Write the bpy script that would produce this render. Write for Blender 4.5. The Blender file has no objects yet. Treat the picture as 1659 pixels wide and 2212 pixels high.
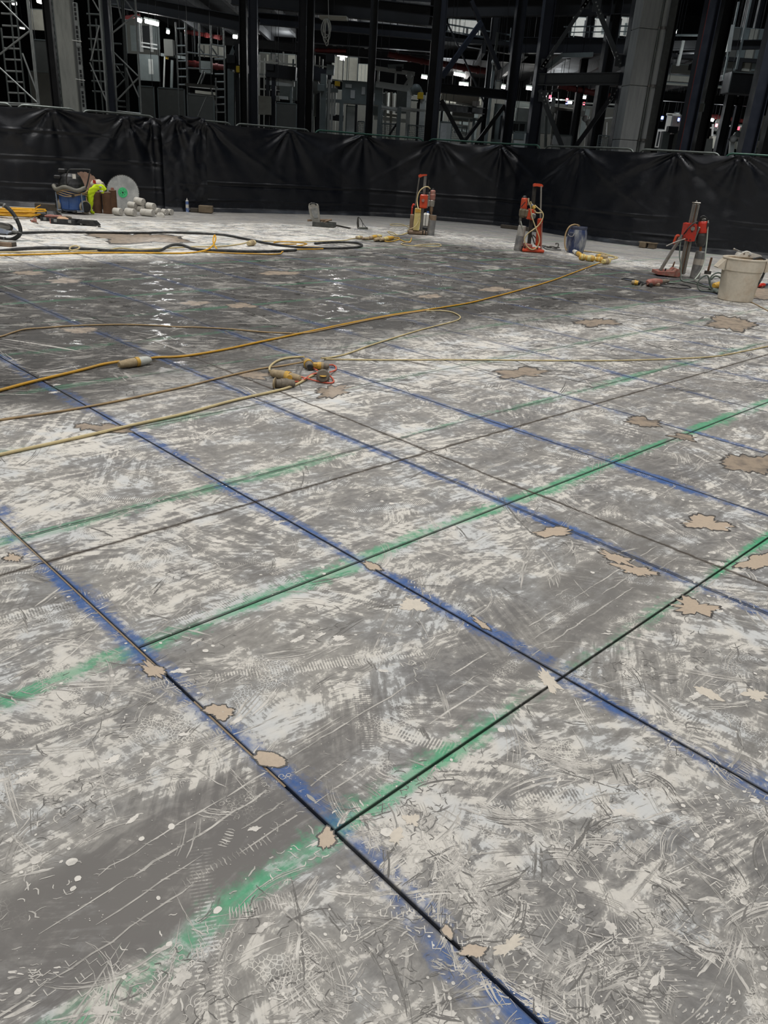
import bpy, math, random
import numpy as np
from mathutils import Vector, Matrix, noise as mnoise

# ------------------------------------------------------------------ camera, world, lights, exposure
SC = bpy.context.scene
COL = SC.collection
FPX, PITCH, ROLL, CAMH = 1660.2, math.radians(24.568), math.radians(3.954), 1.523
THETA = math.radians(-44.5614)                       # direction of the saw-cut grid on the slab
cam_d = bpy.data.cameras.new('camera')
cam = bpy.data.objects.new('camera', cam_d)
COL.objects.link(cam)
SC.camera = cam
cam_d.sensor_fit = 'VERTICAL'
cam_d.sensor_height = 36.0
cam_d.lens = FPX / 2212 * 36.0
cam_d.clip_start, cam_d.clip_end = 0.05, 300
_f = Vector((0, math.cos(PITCH), -math.sin(PITCH)))
_u = Vector((0, math.sin(PITCH), math.cos(PITCH)))
_r = Vector((1, 0, 0))
_cr, _sr = math.cos(ROLL), math.sin(ROLL)
_R, _U = _r * _cr + _u * _sr, -_r * _sr + _u * _cr
cam.matrix_world = Matrix(((_R.x, _U.x, -_f.x, 0), (_R.y, _U.y, -_f.y, 0), (_R.z, _U.z, -_f.z, CAMH), (0, 0, 0, 1)))

world = bpy.data.worlds.new('hall_air')
SC.world = world
world.use_nodes = True
world.node_tree.nodes['Background'].inputs[0].default_value = (0.62, 0.78, 1.0, 1)
world.node_tree.nodes['Background'].inputs[1].default_value = 0.016

SC.view_settings.view_transform = 'Standard'
SC.view_settings.look = 'None'
SC.view_settings.gamma = 1
SC.view_settings.use_curve_mapping = False
SC.view_settings.exposure = 0.0
SC.cycles.max_bounces = 4
SC.cycles.diffuse_bounces = 2
SC.cycles.glossy_bounces = 2
SC.cycles.transmission_bounces = 2
SC.cycles.caustics_reflective = False
SC.cycles.caustics_refractive = False


def area_lamp(name, loc, power, size, color=(1, .985, .965), target=None, spread=180, size_y=None):
    d = bpy.data.lights.new(name, 'AREA')
    d.energy, d.size, d.color = power, size, color
    d.shape = 'RECTANGLE' if size_y else 'DISK'
    if size_y:
        d.size_y = size_y
    d.spread = math.radians(spread)
    o = bpy.data.objects.new(name, d)
    COL.objects.link(o)
    o.location = loc
    if target is not None:
        o.rotation_euler = (Vector(target) - Vector(loc)).to_track_quat('-Z', 'Y').to_euler()
    return o


def point_lamp(name, loc, power, color=(1, .97, .92), r=.15):
    d = bpy.data.lights.new(name, 'POINT')
    d.energy, d.color, d.shadow_soft_size = power, color, r
    o = bpy.data.objects.new(name, d)
    COL.objects.link(o)
    o.location = loc
    return o


# high-bay lamps over the open slab
for _x in (-9, 0, 9):
    for _y, _w, _s in ((-4, 320, 180), (5, 305, 140), (13, 225, 105), (19, 150, 88)):
        area_lamp('high_bay_lamp', (_x, _y, 10.0), _w, 1.6, spread=_s)
for _x in (-9, 1, 11):                                 # added cool fill, no fittings, lifting the dark steelwork
    area_lamp('added_steelwork_fill', (_x, 25.4, 11.5), 95, 1.0, color=(.78, .88, 1), target=(_x, 30, 0), spread=120)
# glare of the three bright strip lamps in the steelwork (they glint in the wet slab)
for _x, _y, _z in ((-3.00, 36.60, 5.33), (-8.95, 30.20, 5.22), (-13.19, 31.60, 5.77)):
    area_lamp('strip_lamp_glare', (_x, _y, _z), 15, .4, target=(_x * .25, 8, 0), spread=100, size_y=.12)


# ------------------------------------------------------------------ helpers: pixels of the 1659x2212 frame to points
def ray(x, y):
    return _f * FPX + _R * (x - 829.5) + _U * (1106 - y)


def G(x, y, z=0.0):
    d = ray(x, y)
    return Vector((0, 0, CAMH)) + d * ((z - CAMH) / d.z)


def at(x, y, Y):
    d = ray(x, y)
    return Vector((0, 0, CAMH)) + d * (Y / d.y)


def ppm(P):                                          # pixels per metre at a point
    return FPX / ((Vector(P) - Vector((0, 0, CAMH))).dot(_f))


UU = Vector((math.cos(THETA), math.sin(THETA)))
VV = Vector((-math.sin(THETA), math.cos(THETA)))


def st(s, t):
    p = UU * s + VV * t
    return p.x, p.y


def lin(c):
    c = c / 255.0
    return c / 12.92 if c <= .04045 else ((c + .055) / 1.055) ** 2.4


def rgb(r, g, b):
    return (lin(r), lin(g), lin(b), 1)


# ------------------------------------------------------------------ node helper
class NB:
    def __init__(s, mat):
        s.t = mat.node_tree
        s.n = s.t.nodes
        s.l = s.t.links

    def put(s, sock, v):
        if isinstance(v, bpy.types.NodeSocket):
            s.l.new(v, sock)
        else:
            sock.default_value = v

    def m(s, op, a, b=None, c=None, clamp=False):
        n = s.n.new('ShaderNodeMath')
        n.operation = op
        n.use_clamp = clamp
        for i, v in enumerate((a, b, c)):
            if v is not None:
                s.put(n.inputs[i], v)
        return n.outputs[0]

    def vm(s, op, a, b=None, out=0, scale=None):
        n = s.n.new('ShaderNodeVectorMath')
        n.operation = op
        s.put(n.inputs[0], a)
        if b is not None:
            s.put(n.inputs[1], b)
        if scale is not None:
            s.put(n.inputs['Scale'], scale)
        return n.outputs[out]

    def noise(s, vec, scale, detail=3, rough=.55, out=0, dist=0, dim='3D'):
        n = s.n.new('ShaderNodeTexNoise')
        n.noise_dimensions = dim
        s.put(n.inputs['Vector'], vec)
        s.put(n.inputs['Scale'], scale)
        n.inputs['Detail'].default_value = detail
        n.inputs['Roughness'].default_value = rough
        n.inputs['Distortion'].default_value = dist
        return n.outputs[out]

    def ss(s, v, lo, hi, a=0.0, b=1.0):
        n = s.n.new('ShaderNodeMapRange')
        n.interpolation_type = 'SMOOTHSTEP'
        s.put(n.inputs[0], v)
        s.put(n.inputs[1], lo)
        s.put(n.inputs[2], hi)
        s.put(n.inputs[3], a)
        s.put(n.inputs[4], b)
        return n.outputs[0]

    def mix(s, f, a, b, mode='MIX'):
        n = s.n.new('ShaderNodeMix')
        n.data_type = 'RGBA'
        n.blend_type = mode
        s.put(n.inputs[0], f)
        s.put(n.inputs[6], a)
        s.put(n.inputs[7], b)
        return n.outputs[2]

    def sep(s, v):
        n = s.n.new('ShaderNodeSeparateXYZ')
        s.put(n.inputs[0], v)
        return n.outputs

    def comb(s, x, y, z=0.0):
        n = s.n.new('ShaderNodeCombineXYZ')
        s.put(n.inputs[0], x)
        s.put(n.inputs[1], y)
        s.put(n.inputs[2], z)
        return n.outputs[0]


def new_mat(name):
    m = bpy.data.materials.new(name)
    m.use_nodes = True
    return m, NB(m), m.node_tree.nodes['Principled BSDF']


MATS = {}


def pbr(name, c, rough=.5, metal=0, dirt=None, amt=.35, scale=9, spec=.5, stretch=None):
    if name in MATS:
        return MATS[name]
    m, b, p = new_mat(name)
    tc = b.n.new('ShaderNodeNewGeometry').outputs['Position']
    if stretch:
        tc = b.vm('MULTIPLY', tc, stretch)
    n1 = b.noise(tc, scale, 5, .62)
    n2 = b.noise(tc, scale * 7, 2)
    d = dirt or tuple(min(1, v * 1.5 + .02) for v in c[:3]) + (1,)
    f = b.m('MULTIPLY', b.ss(n1, .42, .68), amt)
    colr = b.mix(f, c, d)
    colr = b.mix(b.m('MULTIPLY', b.ss(n2, .35, .8), amt * .4), colr, tuple(v * .55 for v in c[:3]) + (1,))
    b.put(p.inputs['Base Color'], colr)
    b.put(p.inputs['Roughness'], b.ss(n1, .2, .8, max(.05, rough - .1), min(1, rough + .15)))
    p.inputs['Metallic'].default_value = metal
    p.inputs['Specular IOR Level'].default_value = spec
    MATS[name] = m
    return m


def emit(name, c, s):
    if name in MATS:
        return MATS[name]
    m, b, p = new_mat(name)
    p.inputs['Base Color'].default_value = (.8, .8, .8, 1)
    p.inputs['Emission Color'].default_value = c
    p.inputs['Emission Strength'].default_value = s
    MATS[name] = m
    return m


# ------------------------------------------------------------------ mesh builder (world coordinates, joined into one mesh per part)
OFF = {}


class MB:
    def __init__(s):
        s.v, s.f, s.sm = [], [], []

    def add(s, vs, fs, smooth=False):
        o = len(s.v)
        s.v += [tuple(x) for x in vs]
        s.f += [tuple(i + o for i in f) for f in fs]
        s.sm += [smooth] * len(fs)
        return s

    def box(s, c, size, rz=0, M=None, bev=0.0):
        x, y, z = (k / 2 for k in size)
        R = M or Matrix.Rotation(rz, 3, 'Z')
        c = Vector(c)
        if bev <= 0:
            vs = [c + R @ Vector((a * x, b * y, d * z)) for d in (-1, 1) for a, b in ((-1, -1), (1, -1), (1, 1), (-1, 1))]
            return s.add(vs, [(3, 2, 1, 0), (4, 5, 6, 7), (0, 1, 5, 4), (1, 2, 6, 5), (2, 3, 7, 6), (3, 0, 4, 7)])
        e = min(bev, x * .9, y * .9, z * .9)
        rings = []
        for dz, i in ((-z, e), (-z + e, 0), (z - e, 0), (z, e)):
            X, Y = x - i, y - i
            k = e * .7 if i == 0 else e * .5
            rings.append([c + R @ Vector(q) for q in ((-X + k, -Y, dz), (X - k, -Y, dz), (X, -Y + k, dz), (X, Y - k, dz), (X - k, Y, dz), (-X + k, Y, dz), (-X, Y - k, dz), (-X, -Y + k, dz))])
        return s.loft(rings, caps=True, smooth=False)

    def loft(s, rings, caps=True, smooth=True, closed=True):
        n = len(rings[0])
        vs = [p for r in rings for p in r]
        fs = []
        for i in range(len(rings) - 1):
            for j in range(n if closed else n - 1):
                k = (j + 1) % n
                fs.append((i * n + j, i * n + k, (i + 1) * n + k, (i + 1) * n + j))
        s.add(vs, fs, smooth)
        if caps:
            s.add(rings[0], [tuple(range(n))[::-1]])
            s.add(rings[-1], [tuple(range(n))])
        return s

    def cyl(s, p0, p1, r0, r1=None, n=14, caps=True):
        return s.lathe(p0, p1, [(0, r0), (1, r0 if r1 is None else r1)], n, caps)

    def lathe(s, p0, p1, prof, n=18, caps=True, sharp=True):
        p0, p1 = Vector(p0), Vector(p1)
        ax = p1 - p0
        L = ax.length
        ax = ax / L
        a = ax.orthogonal().normalized()
        b = ax.cross(a)
        rings = []
        for h, r in prof:
            rings.append([p0 + ax * (h * L) + (a * math.cos(2 * math.pi * i / n) + b * math.sin(2 * math.pi * i / n)) * max(r, 1e-5) for i in range(n)])
        for i in range(len(rings) - 1):                # separate bands keep the edges crisp
            s.loft([rings[i], rings[i + 1]], caps=False, smooth=True)
        if caps:
            s.add(rings[0], [tuple(range(n))[::-1]])
            s.add(rings[-1], [tuple(range(n))])
        return s

    def tube(s, pts, r, n=8, smooth_path=True, caps=True, seg=5, taper=None):
        P = [Vector(p) for p in pts]
        if smooth_path and len(P) > 2:
            Q = []
            for i in range(len(P) - 1):
                a, b, c, d = P[max(i - 1, 0)], P[i], P[i + 1], P[min(i + 2, len(P) - 1)]
                for k in range(seg):
                    t = k / seg
                    Q.append(.5 * ((2 * b) + (c - a) * t + (2 * a - 5 * b + 4 * c - d) * t * t + (3 * b - a - 3 * c + d) * t ** 3))
            Q.append(P[-1])
            P = Q
        rings = []
        up = None
        for i, p in enumerate(P):
            t = (P[min(i + 1, len(P) - 1)] - P[max(i - 1, 0)])
            if t.length < 1e-9:
                t = Vector((0, 0, 1))
            t.normalize()
            if up is None:
                up = t.orthogonal().normalized()
            up = (up - t * up.dot(t))
            up = up.normalized() if up.length > 1e-6 else t.orthogonal().normalized()
            w = t.cross(up)
            rr = r if taper is None else r * taper(i / (len(P) - 1))
            rings.append([p + (up * math.cos(2 * math.pi * k / n) + w * math.sin(2 * math.pi * k / n)) * rr for k in range(n)])
        return s.loft(rings, caps, True)

    def prism(s, pts2, d, o, ex, ey, ez):              # outline in the plane (ex, ey) extruded d along ez
        o, ex, ey, ez = Vector(o), Vector(ex), Vector(ey), Vector(ez)
        a = [o + ex * x + ey * y for x, y in pts2]
        return s.loft([a, [p + ez * d for p in a]], True, False)

    def beam(s, p0, p1, h, w, kind='I', t=.02):
        p0, p1 = Vector(p0), Vector(p1)
        ax = (p1 - p0).normalized()
        up = Vector((0, 0, 1)) if abs(ax.z) < .9 else Vector((0, 1, 0))
        sd = ax.cross(up).normalized()
        up = sd.cross(ax).normalized()
        L = (p1 - p0).length
        M = Matrix((ax, sd, up)).transposed()
        c = (p0 + p1) / 2
        if kind == 'box':
            return s.box(c, (L, w, h), M=M)
        s.box(c, (L, t, h), M=M)
        s.box(c + up * (h / 2 - t / 2), (L, w, t), M=M)
        s.box(c - up * (h / 2 - t / 2), (L, w, t), M=M)
        return s

    def sphere(s, c, r, n=12, m=8, sc=(1, 1, 1)):
        c = Vector(c)
        rings = [[c + Vector((r * sc[0] * math.sin(math.pi * i / m) * math.cos(2 * math.pi * j / n), r * sc[1] * math.sin(math.pi * i / m) * math.sin(2 * math.pi * j / n), r * sc[2] * math.cos(math.pi * i / m))) for j in range(n)] for i in range(1, m)]
        return s.loft(rings, True, True)

    def build(s, name, mat, parent=None, label=None):
        off = OFF.get(parent.name, Vector((0, 0, 0))) if parent else Vector((0, 0, 0))
        me = bpy.data.meshes.new(name)
        me.from_pydata([(v[0] - off.x, v[1] - off.y, v[2] - off.z) for v in s.v], [], s.f)
        me.polygons.foreach_set('use_smooth', s.sm)
        me.materials.append(mat)
        me.update()
        o = bpy.data.objects.new(name, me)
        COL.objects.link(o)
        if parent:
            o.parent = parent
            OFF[o.name] = off
        if label:
            o['label'] = label
        return o


def thing(name, label, cat, loc, group=None, kind=None):
    o = bpy.data.objects.new(name, None)
    o.empty_display_size = .1
    COL.objects.link(o)
    o.location = loc
    OFF[o.name] = Vector(loc)
    if label:
        o['label'] = label
    if cat:
        o['category'] = cat
        o['kind'] = 'thing'
    if group:
        o['group'] = group
    if kind:
        o['kind'] = kind
    return o


def tag(o, label, cat, group=None, kind=None):
    o['label'], o['category'] = label, cat
    if group:
        o['group'] = group
    if kind:
        o['kind'] = kind
    # origin at the base of the mesh
    me = o.data
    n = len(me.vertices)
    a = np.empty(n * 3, 'f')
    me.vertices.foreach_get('co', a)
    a = a.reshape(-1, 3)
    c = np.array([(a[:, 0].min() + a[:, 0].max()) / 2, (a[:, 1].min() + a[:, 1].max()) / 2, a[:, 2].min()], 'f')
    me.vertices.foreach_set('co', (a - c).ravel())
    me.update()
    o.location = c.tolist()
    return o


# ------------------------------------------------------------------ floor: slab panels between the saw cuts
S0, SP, T0, TP = -1.034, 1.011, .953, .9975


_q = G(1230, 1850)
PASTE = (_q.x * UU.x + _q.y * UU.y, _q.x * VV.x + _q.y * VV.y)


def floor_material():
    m, b, p = new_mat('dusty_concrete')
    P = b.n.new('ShaderNodeNewGeometry').outputs['Position']
    mp = b.n.new('ShaderNodeMapping')
    b.put(mp.inputs['Vector'], P)
    mp.inputs['Rotation'].default_value = (0, 0, -THETA)
    g = mp.outputs[0]
    s, t, _ = b.sep(g)
    warp = b.vm('SCALE', b.vm('SUBTRACT', b.noise(g, 2.3, 3, .6, out=1), (.5, .5, .5)), scale=.30)
    gw = b.vm('ADD', g, warp)
    sw, tw, _ = b.sep(gw)
    big = b.noise(b.vm('MULTIPLY', gw, (1, .6, 0)), .55, 4, .6)
    fine = b.noise(g, 26, 4, .65)
    # zones of the slab
    wet = b.m('MULTIPLY', b.ss(b.m('ADD', b.m('ADD', sw, b.m('MULTIPLY', b.m('MAXIMUM', b.m('SUBTRACT', tw, 7.0), 0.0), .38)), b.m('MULTIPLY', b.m('SUBTRACT', big, .5), 2.2)), -11.2, -10.3), b.ss(b.m('ADD', sw, b.m('MULTIPLY', b.m('SUBTRACT', big, .5), 2.6)), -5.6, -4.3, 1, 0))
    wet = b.m('MULTIPLY', wet, b.ss(b.m('ADD', tw, b.m('MULTIPLY', b.m('SUBTRACT', big, .5), 3)), 12.6, 14.6, 1, 0))
    far_white = b.m('MULTIPLY', b.ss(sw, -11.6, -10.4, 1, 0), b.ss(tw, 9.5, 13, 1, 0))
    plain = b.m('MAXIMUM', b.ss(b.m('ADD', t, b.m('MULTIPLY', b.m('MAXIMUM', b.m('SUBTRACT', -15.0, s), 0.0), .5)), 15.0, 15.5), b.ss(b.m('SUBTRACT', s, b.m('MULTIPLY', t, .30)), -19.3, -18.6, 1, 0))
    tyre = b.m('MULTIPLY', b.ss(b.m('ABSOLUTE', b.m('ADD', b.m('ADD', s, 1.19), b.m('ADD', b.m('MULTIPLY', t, .035), b.m('MULTIPLY', b.m('SUBTRACT', fine, .5), .05)))), .135, .18, 1, 0), b.ss(t, 2.9, 3.6, 1, 0))
    # brushed patches: each cell has its own stroke direction
    tot = None
    for sc, fr, st_, seed in ((1.1, 20, 10, 3.1), (2.4, 38, 9, 11.7), (5.5, 70, 7, 5.3)):
        v = b.n.new('ShaderNodeTexVoronoi')
        v.voronoi_dimensions = '2D'
        b.put(v.inputs['Vector'], b.vm('ADD', gw, (seed, seed * 1.7, 0)))
        v.inputs['Scale'].default_value = sc
        loc = b.vm('SUBTRACT', b.vm('ADD', g, (seed, seed * 1.7, 0)), v.outputs['Position'])
        cr, cg, cb = b.sep(v.outputs['Color'])
        rot = b.n.new('ShaderNodeVectorRotate')
        rot.rotation_type = 'Z_AXIS'
        b.put(rot.inputs['Vector'], loc)
        b.put(rot.inputs['Angle'], b.m('MULTIPLY', b.m('POWER', cr, 1.6), 3.0))
        off = b.vm('SCALE', v.outputs['Color'], scale=40)
        q = b.vm('ADD', b.vm('MULTIPLY', rot.outputs[0], (1, 1.0 / st_, 0)), off)
        stx = b.noise(q, fr, 4, .66)
        fall = b.ss(v.outputs['Distance'], .25, .72, 1, .0)
        a = b.m('MULTIPLY', b.ss(stx, .40, .62, -.35, 1), b.m('MULTIPLY', fall, b.ss(cg, .1, .7)))
        if sc == 2.4:                                  # ribbed side marks of wheels in some of the patches
            lx, ly, _z = b.sep(rot.outputs[0])
            rib = b.ss(b.m('SINE', b.m('MULTIPLY', ly, 640)), -.2, .7)
            strip = b.ss(b.m('ABSOLUTE', lx), .022, .034, 1, 0)
            ribs = b.m('MULTIPLY', b.m('MULTIPLY', rib, strip), b.m('MULTIPLY', b.ss(cb, .45, .5), b.ss(stx, .35, .6)))
        tot = a if tot is None else b.m('ADD', tot, a)
    lace_v = b.n.new('ShaderNodeTexVoronoi')
    lace_v.voronoi_dimensions = '2D'
    lace_v.feature = 'DISTANCE_TO_EDGE'
    b.put(lace_v.inputs['Vector'], b.vm('ADD', g, b.vm('SCALE', warp, scale=.12)))
    lace_v.inputs['Scale'].default_value = 92
    lace = b.m('MULTIPLY', b.ss(lace_v.outputs['Distance'], .04, .13, 1, 0), b.ss(b.noise(g, 5.2, 2, .5), .58, .68))
    cloud = b.noise(b.vm('MULTIPLY', gw, (1.25, .8, 0)), 1.7, 8, .70)
    mid = b.noise(b.vm('MULTIPLY', gw, (1.3, .8, 0)), 7.5, 6, .70)
    streak = b.noise(b.vm('MULTIPLY', gw, (9, .9, 0)), 3.2, 5, .66)
    X = b.m('ADD', b.m('MULTIPLY', cloud, .50), b.m('ADD', b.m('MULTIPLY', streak, .34), b.m('MULTIPLY', mid, .42)))
    X = b.m('ADD', X, b.m('ADD', b.m('MULTIPLY', tot, .085), b.m('MULTIPLY', b.m('SUBTRACT', fine, .5), .24)))
    X = b.m('ADD', X, b.m('MULTIPLY', b.m('SUBTRACT', big, .5), .30))
    X = b.m('ADD', X, b.m('MULTIPLY', b.m('MAXIMUM', lace, ribs), .13))
    X = b.m('ADD', X, b.ss(s, -4.6, -1.4, .025, .0))     # more dust in the middle distance
    X = b.m('SUBTRACT', b.m('SUBTRACT', X, .012), b.m('MULTIPLY', tyre, b.ss(t, .7, 1.5, .125, .08)))
    paste = b.m('MULTIPLY', b.ss(b.vm('LENGTH', b.vm('MULTIPLY', b.vm('SUBTRACT', gw, (PASTE[0], PASTE[1], 0)), (1, .8, 0)), out=1), .10, .55, 1, 0), b.ss(mid, .40, .58, -.2, 1))
    X = b.m('ADD', X, b.m('MULTIPLY', paste, .085))
    soft = b.ss(X, .48, .84)
    crisp = b.ss(b.m('ADD', X, b.m('MULTIPLY', b.m('SUBTRACT', fine, .5), .18)), .665, .72)
    D = b.m('ADD', b.m('MULTIPLY', soft, .47), b.m('MULTIPLY', crisp, .41))
    wx = b.m('ADD', b.m('MULTIPLY', b.noise(b.vm('MULTIPLY', gw, (1.3, .7, 0)), 3.4, 8, .80), .75), b.m('MULTIPLY', cloud, .4))
    wst = b.ss(b.m('ADD', wx, b.m('MULTIPLY', b.m('SUBTRACT', fine, .5), .10)),   .585, .69)
    D = b.m('ADD', b.m('MULTIPLY', D, b.m('SUBTRACT', 1, b.m('MULTIPLY', wet, .95))), b.m('MULTIPLY', b.m('MULTIPLY', wet, wst), .44))
    D = b.m('ADD', D, b.m('MULTIPLY', far_white, b.ss(b.m('ADD', b.m('MULTIPLY', cloud, .6), b.m('MULTIPLY', mid, .4)), .40, .58, .02, .68)))
    D = b.m('ADD', b.m('MULTIPLY', D, b.m('SUBTRACT', 1, b.m('MULTIPLY', plain, .8))), b.m('MULTIPLY', plain, .14), clamp=True)
    conc = b.mix(b.ss(b.noise(g, 1.3, 5, .6), .35, .65), rgb(111, 109, 107), rgb(126, 123, 118))
    conc = b.mix(b.m('MULTIPLY', tyre, b.ss(t, .6, 1.6, .5, .15)), conc, rgb(104, 100, 97))
    conc = b.mix(b.m('MULTIPLY', wet, .80), conc, rgb(46, 44, 42))
    bluish = b.ss(b.noise(g, 4.1, 3), .45, .62)
    dust = b.mix(bluish, rgb(226, 221, 211), rgb(214, 215, 213))
    dust = b.mix(b.m('MULTIPLY', wet, .55), dust, rgb(188, 183, 172))
    # spray paint along the cut lines
    lineN = b.noise(b.comb(s, b.m('MULTIPLY', t, 6), 0), 1.3, 3, .6)
    lineM = b.noise(b.comb(b.m('MULTIPLY', s, 6), t, 4.0), 1.1, 3, .6)
    edge = b.noise(b.vm('MULTIPLY', g, (14, 14, 0)), 2.2, 4, .7)

    def per(v, o, per_):
        x = b.m('SUBTRACT', b.m('FRACT', b.m('ADD', b.m('DIVIDE', b.m('SUBTRACT', v, o), per_), .5)), .5)
        return b.m('MULTIPLY', x, per_)
    dB = per(t, T0, TP)
    dG = per(s, S0, SP)
    vis = b.m('MULTIPLY', b.ss(t, .5, .6), 1)
    wB = b.m('ADD', b.m('MULTIPLY', b.m('SUBTRACT', lineN, .30), .20), b.m('MULTIPLY', b.m('SUBTRACT', edge, .5), .13))
    pB = b.ss(b.m('SUBTRACT', wB, b.m('ABSOLUTE', b.m('ADD', dB, b.m('MULTIPLY', b.m('SUBTRACT', lineM, .5), .05)))), -.022, .045)
    pB = b.m('MULTIPLY', b.m('MULTIPLY', pB, vis), b.ss(lineN, .30, .52, .25, 1))
    wG = b.m('ADD', b.m('MULTIPLY', b.m('SUBTRACT', lineM, .32), .22), b.m('MULTIPLY', b.m('SUBTRACT', edge, .5), .12))
    pG = b.ss(b.m('SUBTRACT', wG, b.m('ABSOLUTE', b.m('ADD', dG, b.m('MULTIPLY', b.m('SUBTRACT', lineN, .5), .05)))), -.02, .035)
    pG = b.m('MULTIPLY', b.m('MULTIPLY', pG, b.ss(lineM, .34, .52, .0, 1)), b.ss(s, -4.5, -1.2, .28, 1))
    fadeF = b.ss(s, -16.5, -14.5)
    pB = b.m('MULTIPLY', b.m('MULTIPLY', pB, fadeF), b.ss(b.m('SUBTRACT', s, b.m('MULTIPLY', t, .5)), -10, -3.0, .32, 1))
    pG = b.m('MULTIPLY', pG, fadeF)
    under = b.mix(b.m('MULTIPLY', pG, .92), conc, b.mix(fine, rgb(48, 136, 94), rgb(86, 184, 136)))
    under = b.mix(b.m('MULTIPLY', pB, .92), under, b.mix(fine, rgb(28, 62, 118), rgb(66, 112, 176)))
    cover = b.m('MULTIPLY', D, b.m('SUBTRACT', 1, b.m('MULTIPLY', b.m('MAXIMUM', pB, pG), .72)))
    colr = b.mix(cover, under, dust)
    # thin wet line beside each cut, brown seepage at the two old joints
    cut = b.m('MAXIMUM', b.m('MULTIPLY', b.ss(b.m('ABSOLUTE', dB), .004, .012, 1, 0), vis), b.m('MULTIPLY', b.ss(b.m('ABSOLUTE', dG), .003, .009, 1, 0), b.ss(t, .93, .96)))
    cut = b.m('MULTIPLY', cut, fadeF)
    wob = b.m('MULTIPLY', b.m('SUBTRACT', b.noise(g, 9, 4, .7), .5), .05)
    j2 = b.ss(b.m('ABSOLUTE', b.m('ADD', b.m('ADD', s, 2.787), wob)), .004, .02, 1, 0)
    j1 = b.m('MULTIPLY', b.ss(b.m('ABSOLUTE', b.m('ADD', b.m('SUBTRACT', t, 3.175), wob)), .004, .018, 1, 0), b.ss(s, -5.4, -4.9))
    colr = b.mix(b.m('MULTIPLY', cut, .75), colr, rgb(46, 45, 44))
    colr = b.mix(b.m('MULTIPLY', b.m('MAXIMUM', j1, j2), .8), colr, rgb(74, 64, 54))
    b.put(p.inputs['Base Color'], colr)
    wr = b.ss(b.noise(gw, 5.5, 4, .65), .52, .62)
    rough = b.m('ADD', b.m('MULTIPLY', b.m('SUBTRACT', .62, b.m('MULTIPLY', b.m('MULTIPLY', wet, wr), .40)), 1), b.m('MULTIPLY', D, .2), clamp=True)
    b.put(p.inputs['Roughness'], rough)
    p.inputs['Specular IOR Level'].default_value = .42
    bp = b.n.new('ShaderNodeBump')
    bp.inputs['Strength'].default_value = .13
    bp.inputs['Distance'].default_value = .006
    b.put(bp.inputs['Height'], b.noise(b.vm('MULTIPLY', g, (1.5, .8, 0)), 22, 4, .65))
    b.put(p.inputs['Normal'], bp.outputs[0])
    return m


FLOOR_MAT = floor_material()
GROOVE = pbr('cut_bottom', rgb(40, 38, 36), .8)
floor = thing('floor', None, None, (0, 0, 0), kind='structure')


def panel(mb, s0, s1, t0, t1, gs0, gs1, gt0, gt1):
    a0, a1, c0, c1 = s0 + gs0, s1 - gs1, t0 + gt0, t1 - gt1
    e = .0012
    q = [(a0, c0), (a1, c0), (a1, c1), (a0, c1)]
    i = [(a0 + e, c0 + e), (a1 - e, c0 + e), (a1 - e, c1 - e), (a0 + e, c1 - e)]
    vs = [(*st(*x), -.02) for x in q] + [(*st(*x), -e) for x in q] + [(*st(*x), 0) for x in i]
    fs = [(8, 9, 10, 11)]
    for k in range(4):
        j = (k + 1) % 4
        fs += [(k, j, 4 + j, 4 + k), (4 + k, 4 + j, 8 + j, 8 + k)]
    mb.add(vs, fs)


s_lines = [(3.2, 0), (-1.034, .0036), (-2.039, .003), (-2.787, .0022), (-3.043, .0028), (-4.067, .0026)] + [(S0 - SP * k, .0022) for k in range(4, 15)] + [(-34, 0)]
t_lines = [(.953, .0042), (1.951, .003), (2.936, .0028), (3.175, .002), (3.947, .0028), (4.943, .0026)] + [(T0 + TP * k, .0022) for k in range(5, 16)] + [(34, 0)]
field = MB()
for i in range(len(s_lines) - 1):
    for j in range(len(t_lines) - 1):
        (s1, g1), (s0, g0), (t0, h0), (t1, h1) = s_lines[i], s_lines[i + 1], t_lines[j], t_lines[j + 1]
        cx, cy = st((s0 + s1) / 2, (t0 + t1) / 2)
        near = i == 0 and j < 6 or (math.hypot(cx, cy) < 13 and i < len(s_lines) - 2 and j < len(t_lines) - 2)
        mb = MB() if near else field
        panel(mb, s0, s1, t0, t1, g0, g1, h0, h1)
        if near:
            mb.build('floor_slab', FLOOR_MAT, floor)
for (s1, g1), (s0, g0) in (((3.2, 0), (-2.787, .0022)), ((-2.787, .0022), (-34, 0))):   # left of the first blue cut the slab is uncut
    mb = MB()
    panel(mb, s0, s1, -24, .953, g0, g1, 0, .0042)
    mb.build('floor_slab', FLOOR_MAT, floor)
field.build('slab_field', FLOOR_MAT, floor)['kind'] = 'stuff'
MB().box((0, 18, -.03), (90, 90, .02)).build('groove_bed', GROOVE, floor)
# tan slurry dried in the bottom of the nearest long cut
rs = MB()
for k in range(60):
    a = -3.3 + k * .035
    if mnoise.noise(Vector((a * 3, 1, 2))) > -.25:
        x0, y0 = st(a, .953)
        x1, y1 = st(a + .035, .953)
        d = VV * .0026
        rs.add([(x0 - d.x, y0 - d.y, -.004), (x1 - d.x, y1 - d.y, -.004), (x1 + d.x, y1 + d.y, -.003), (x0 + d.x, y0 + d.y, -.003)], [(0, 1, 2, 3)])
rs.build('cut_residue', pbr('cut_residue', rgb(142, 124, 100), .8), floor, 'tan slurry dried in the bottom of the saw cut')

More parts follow.
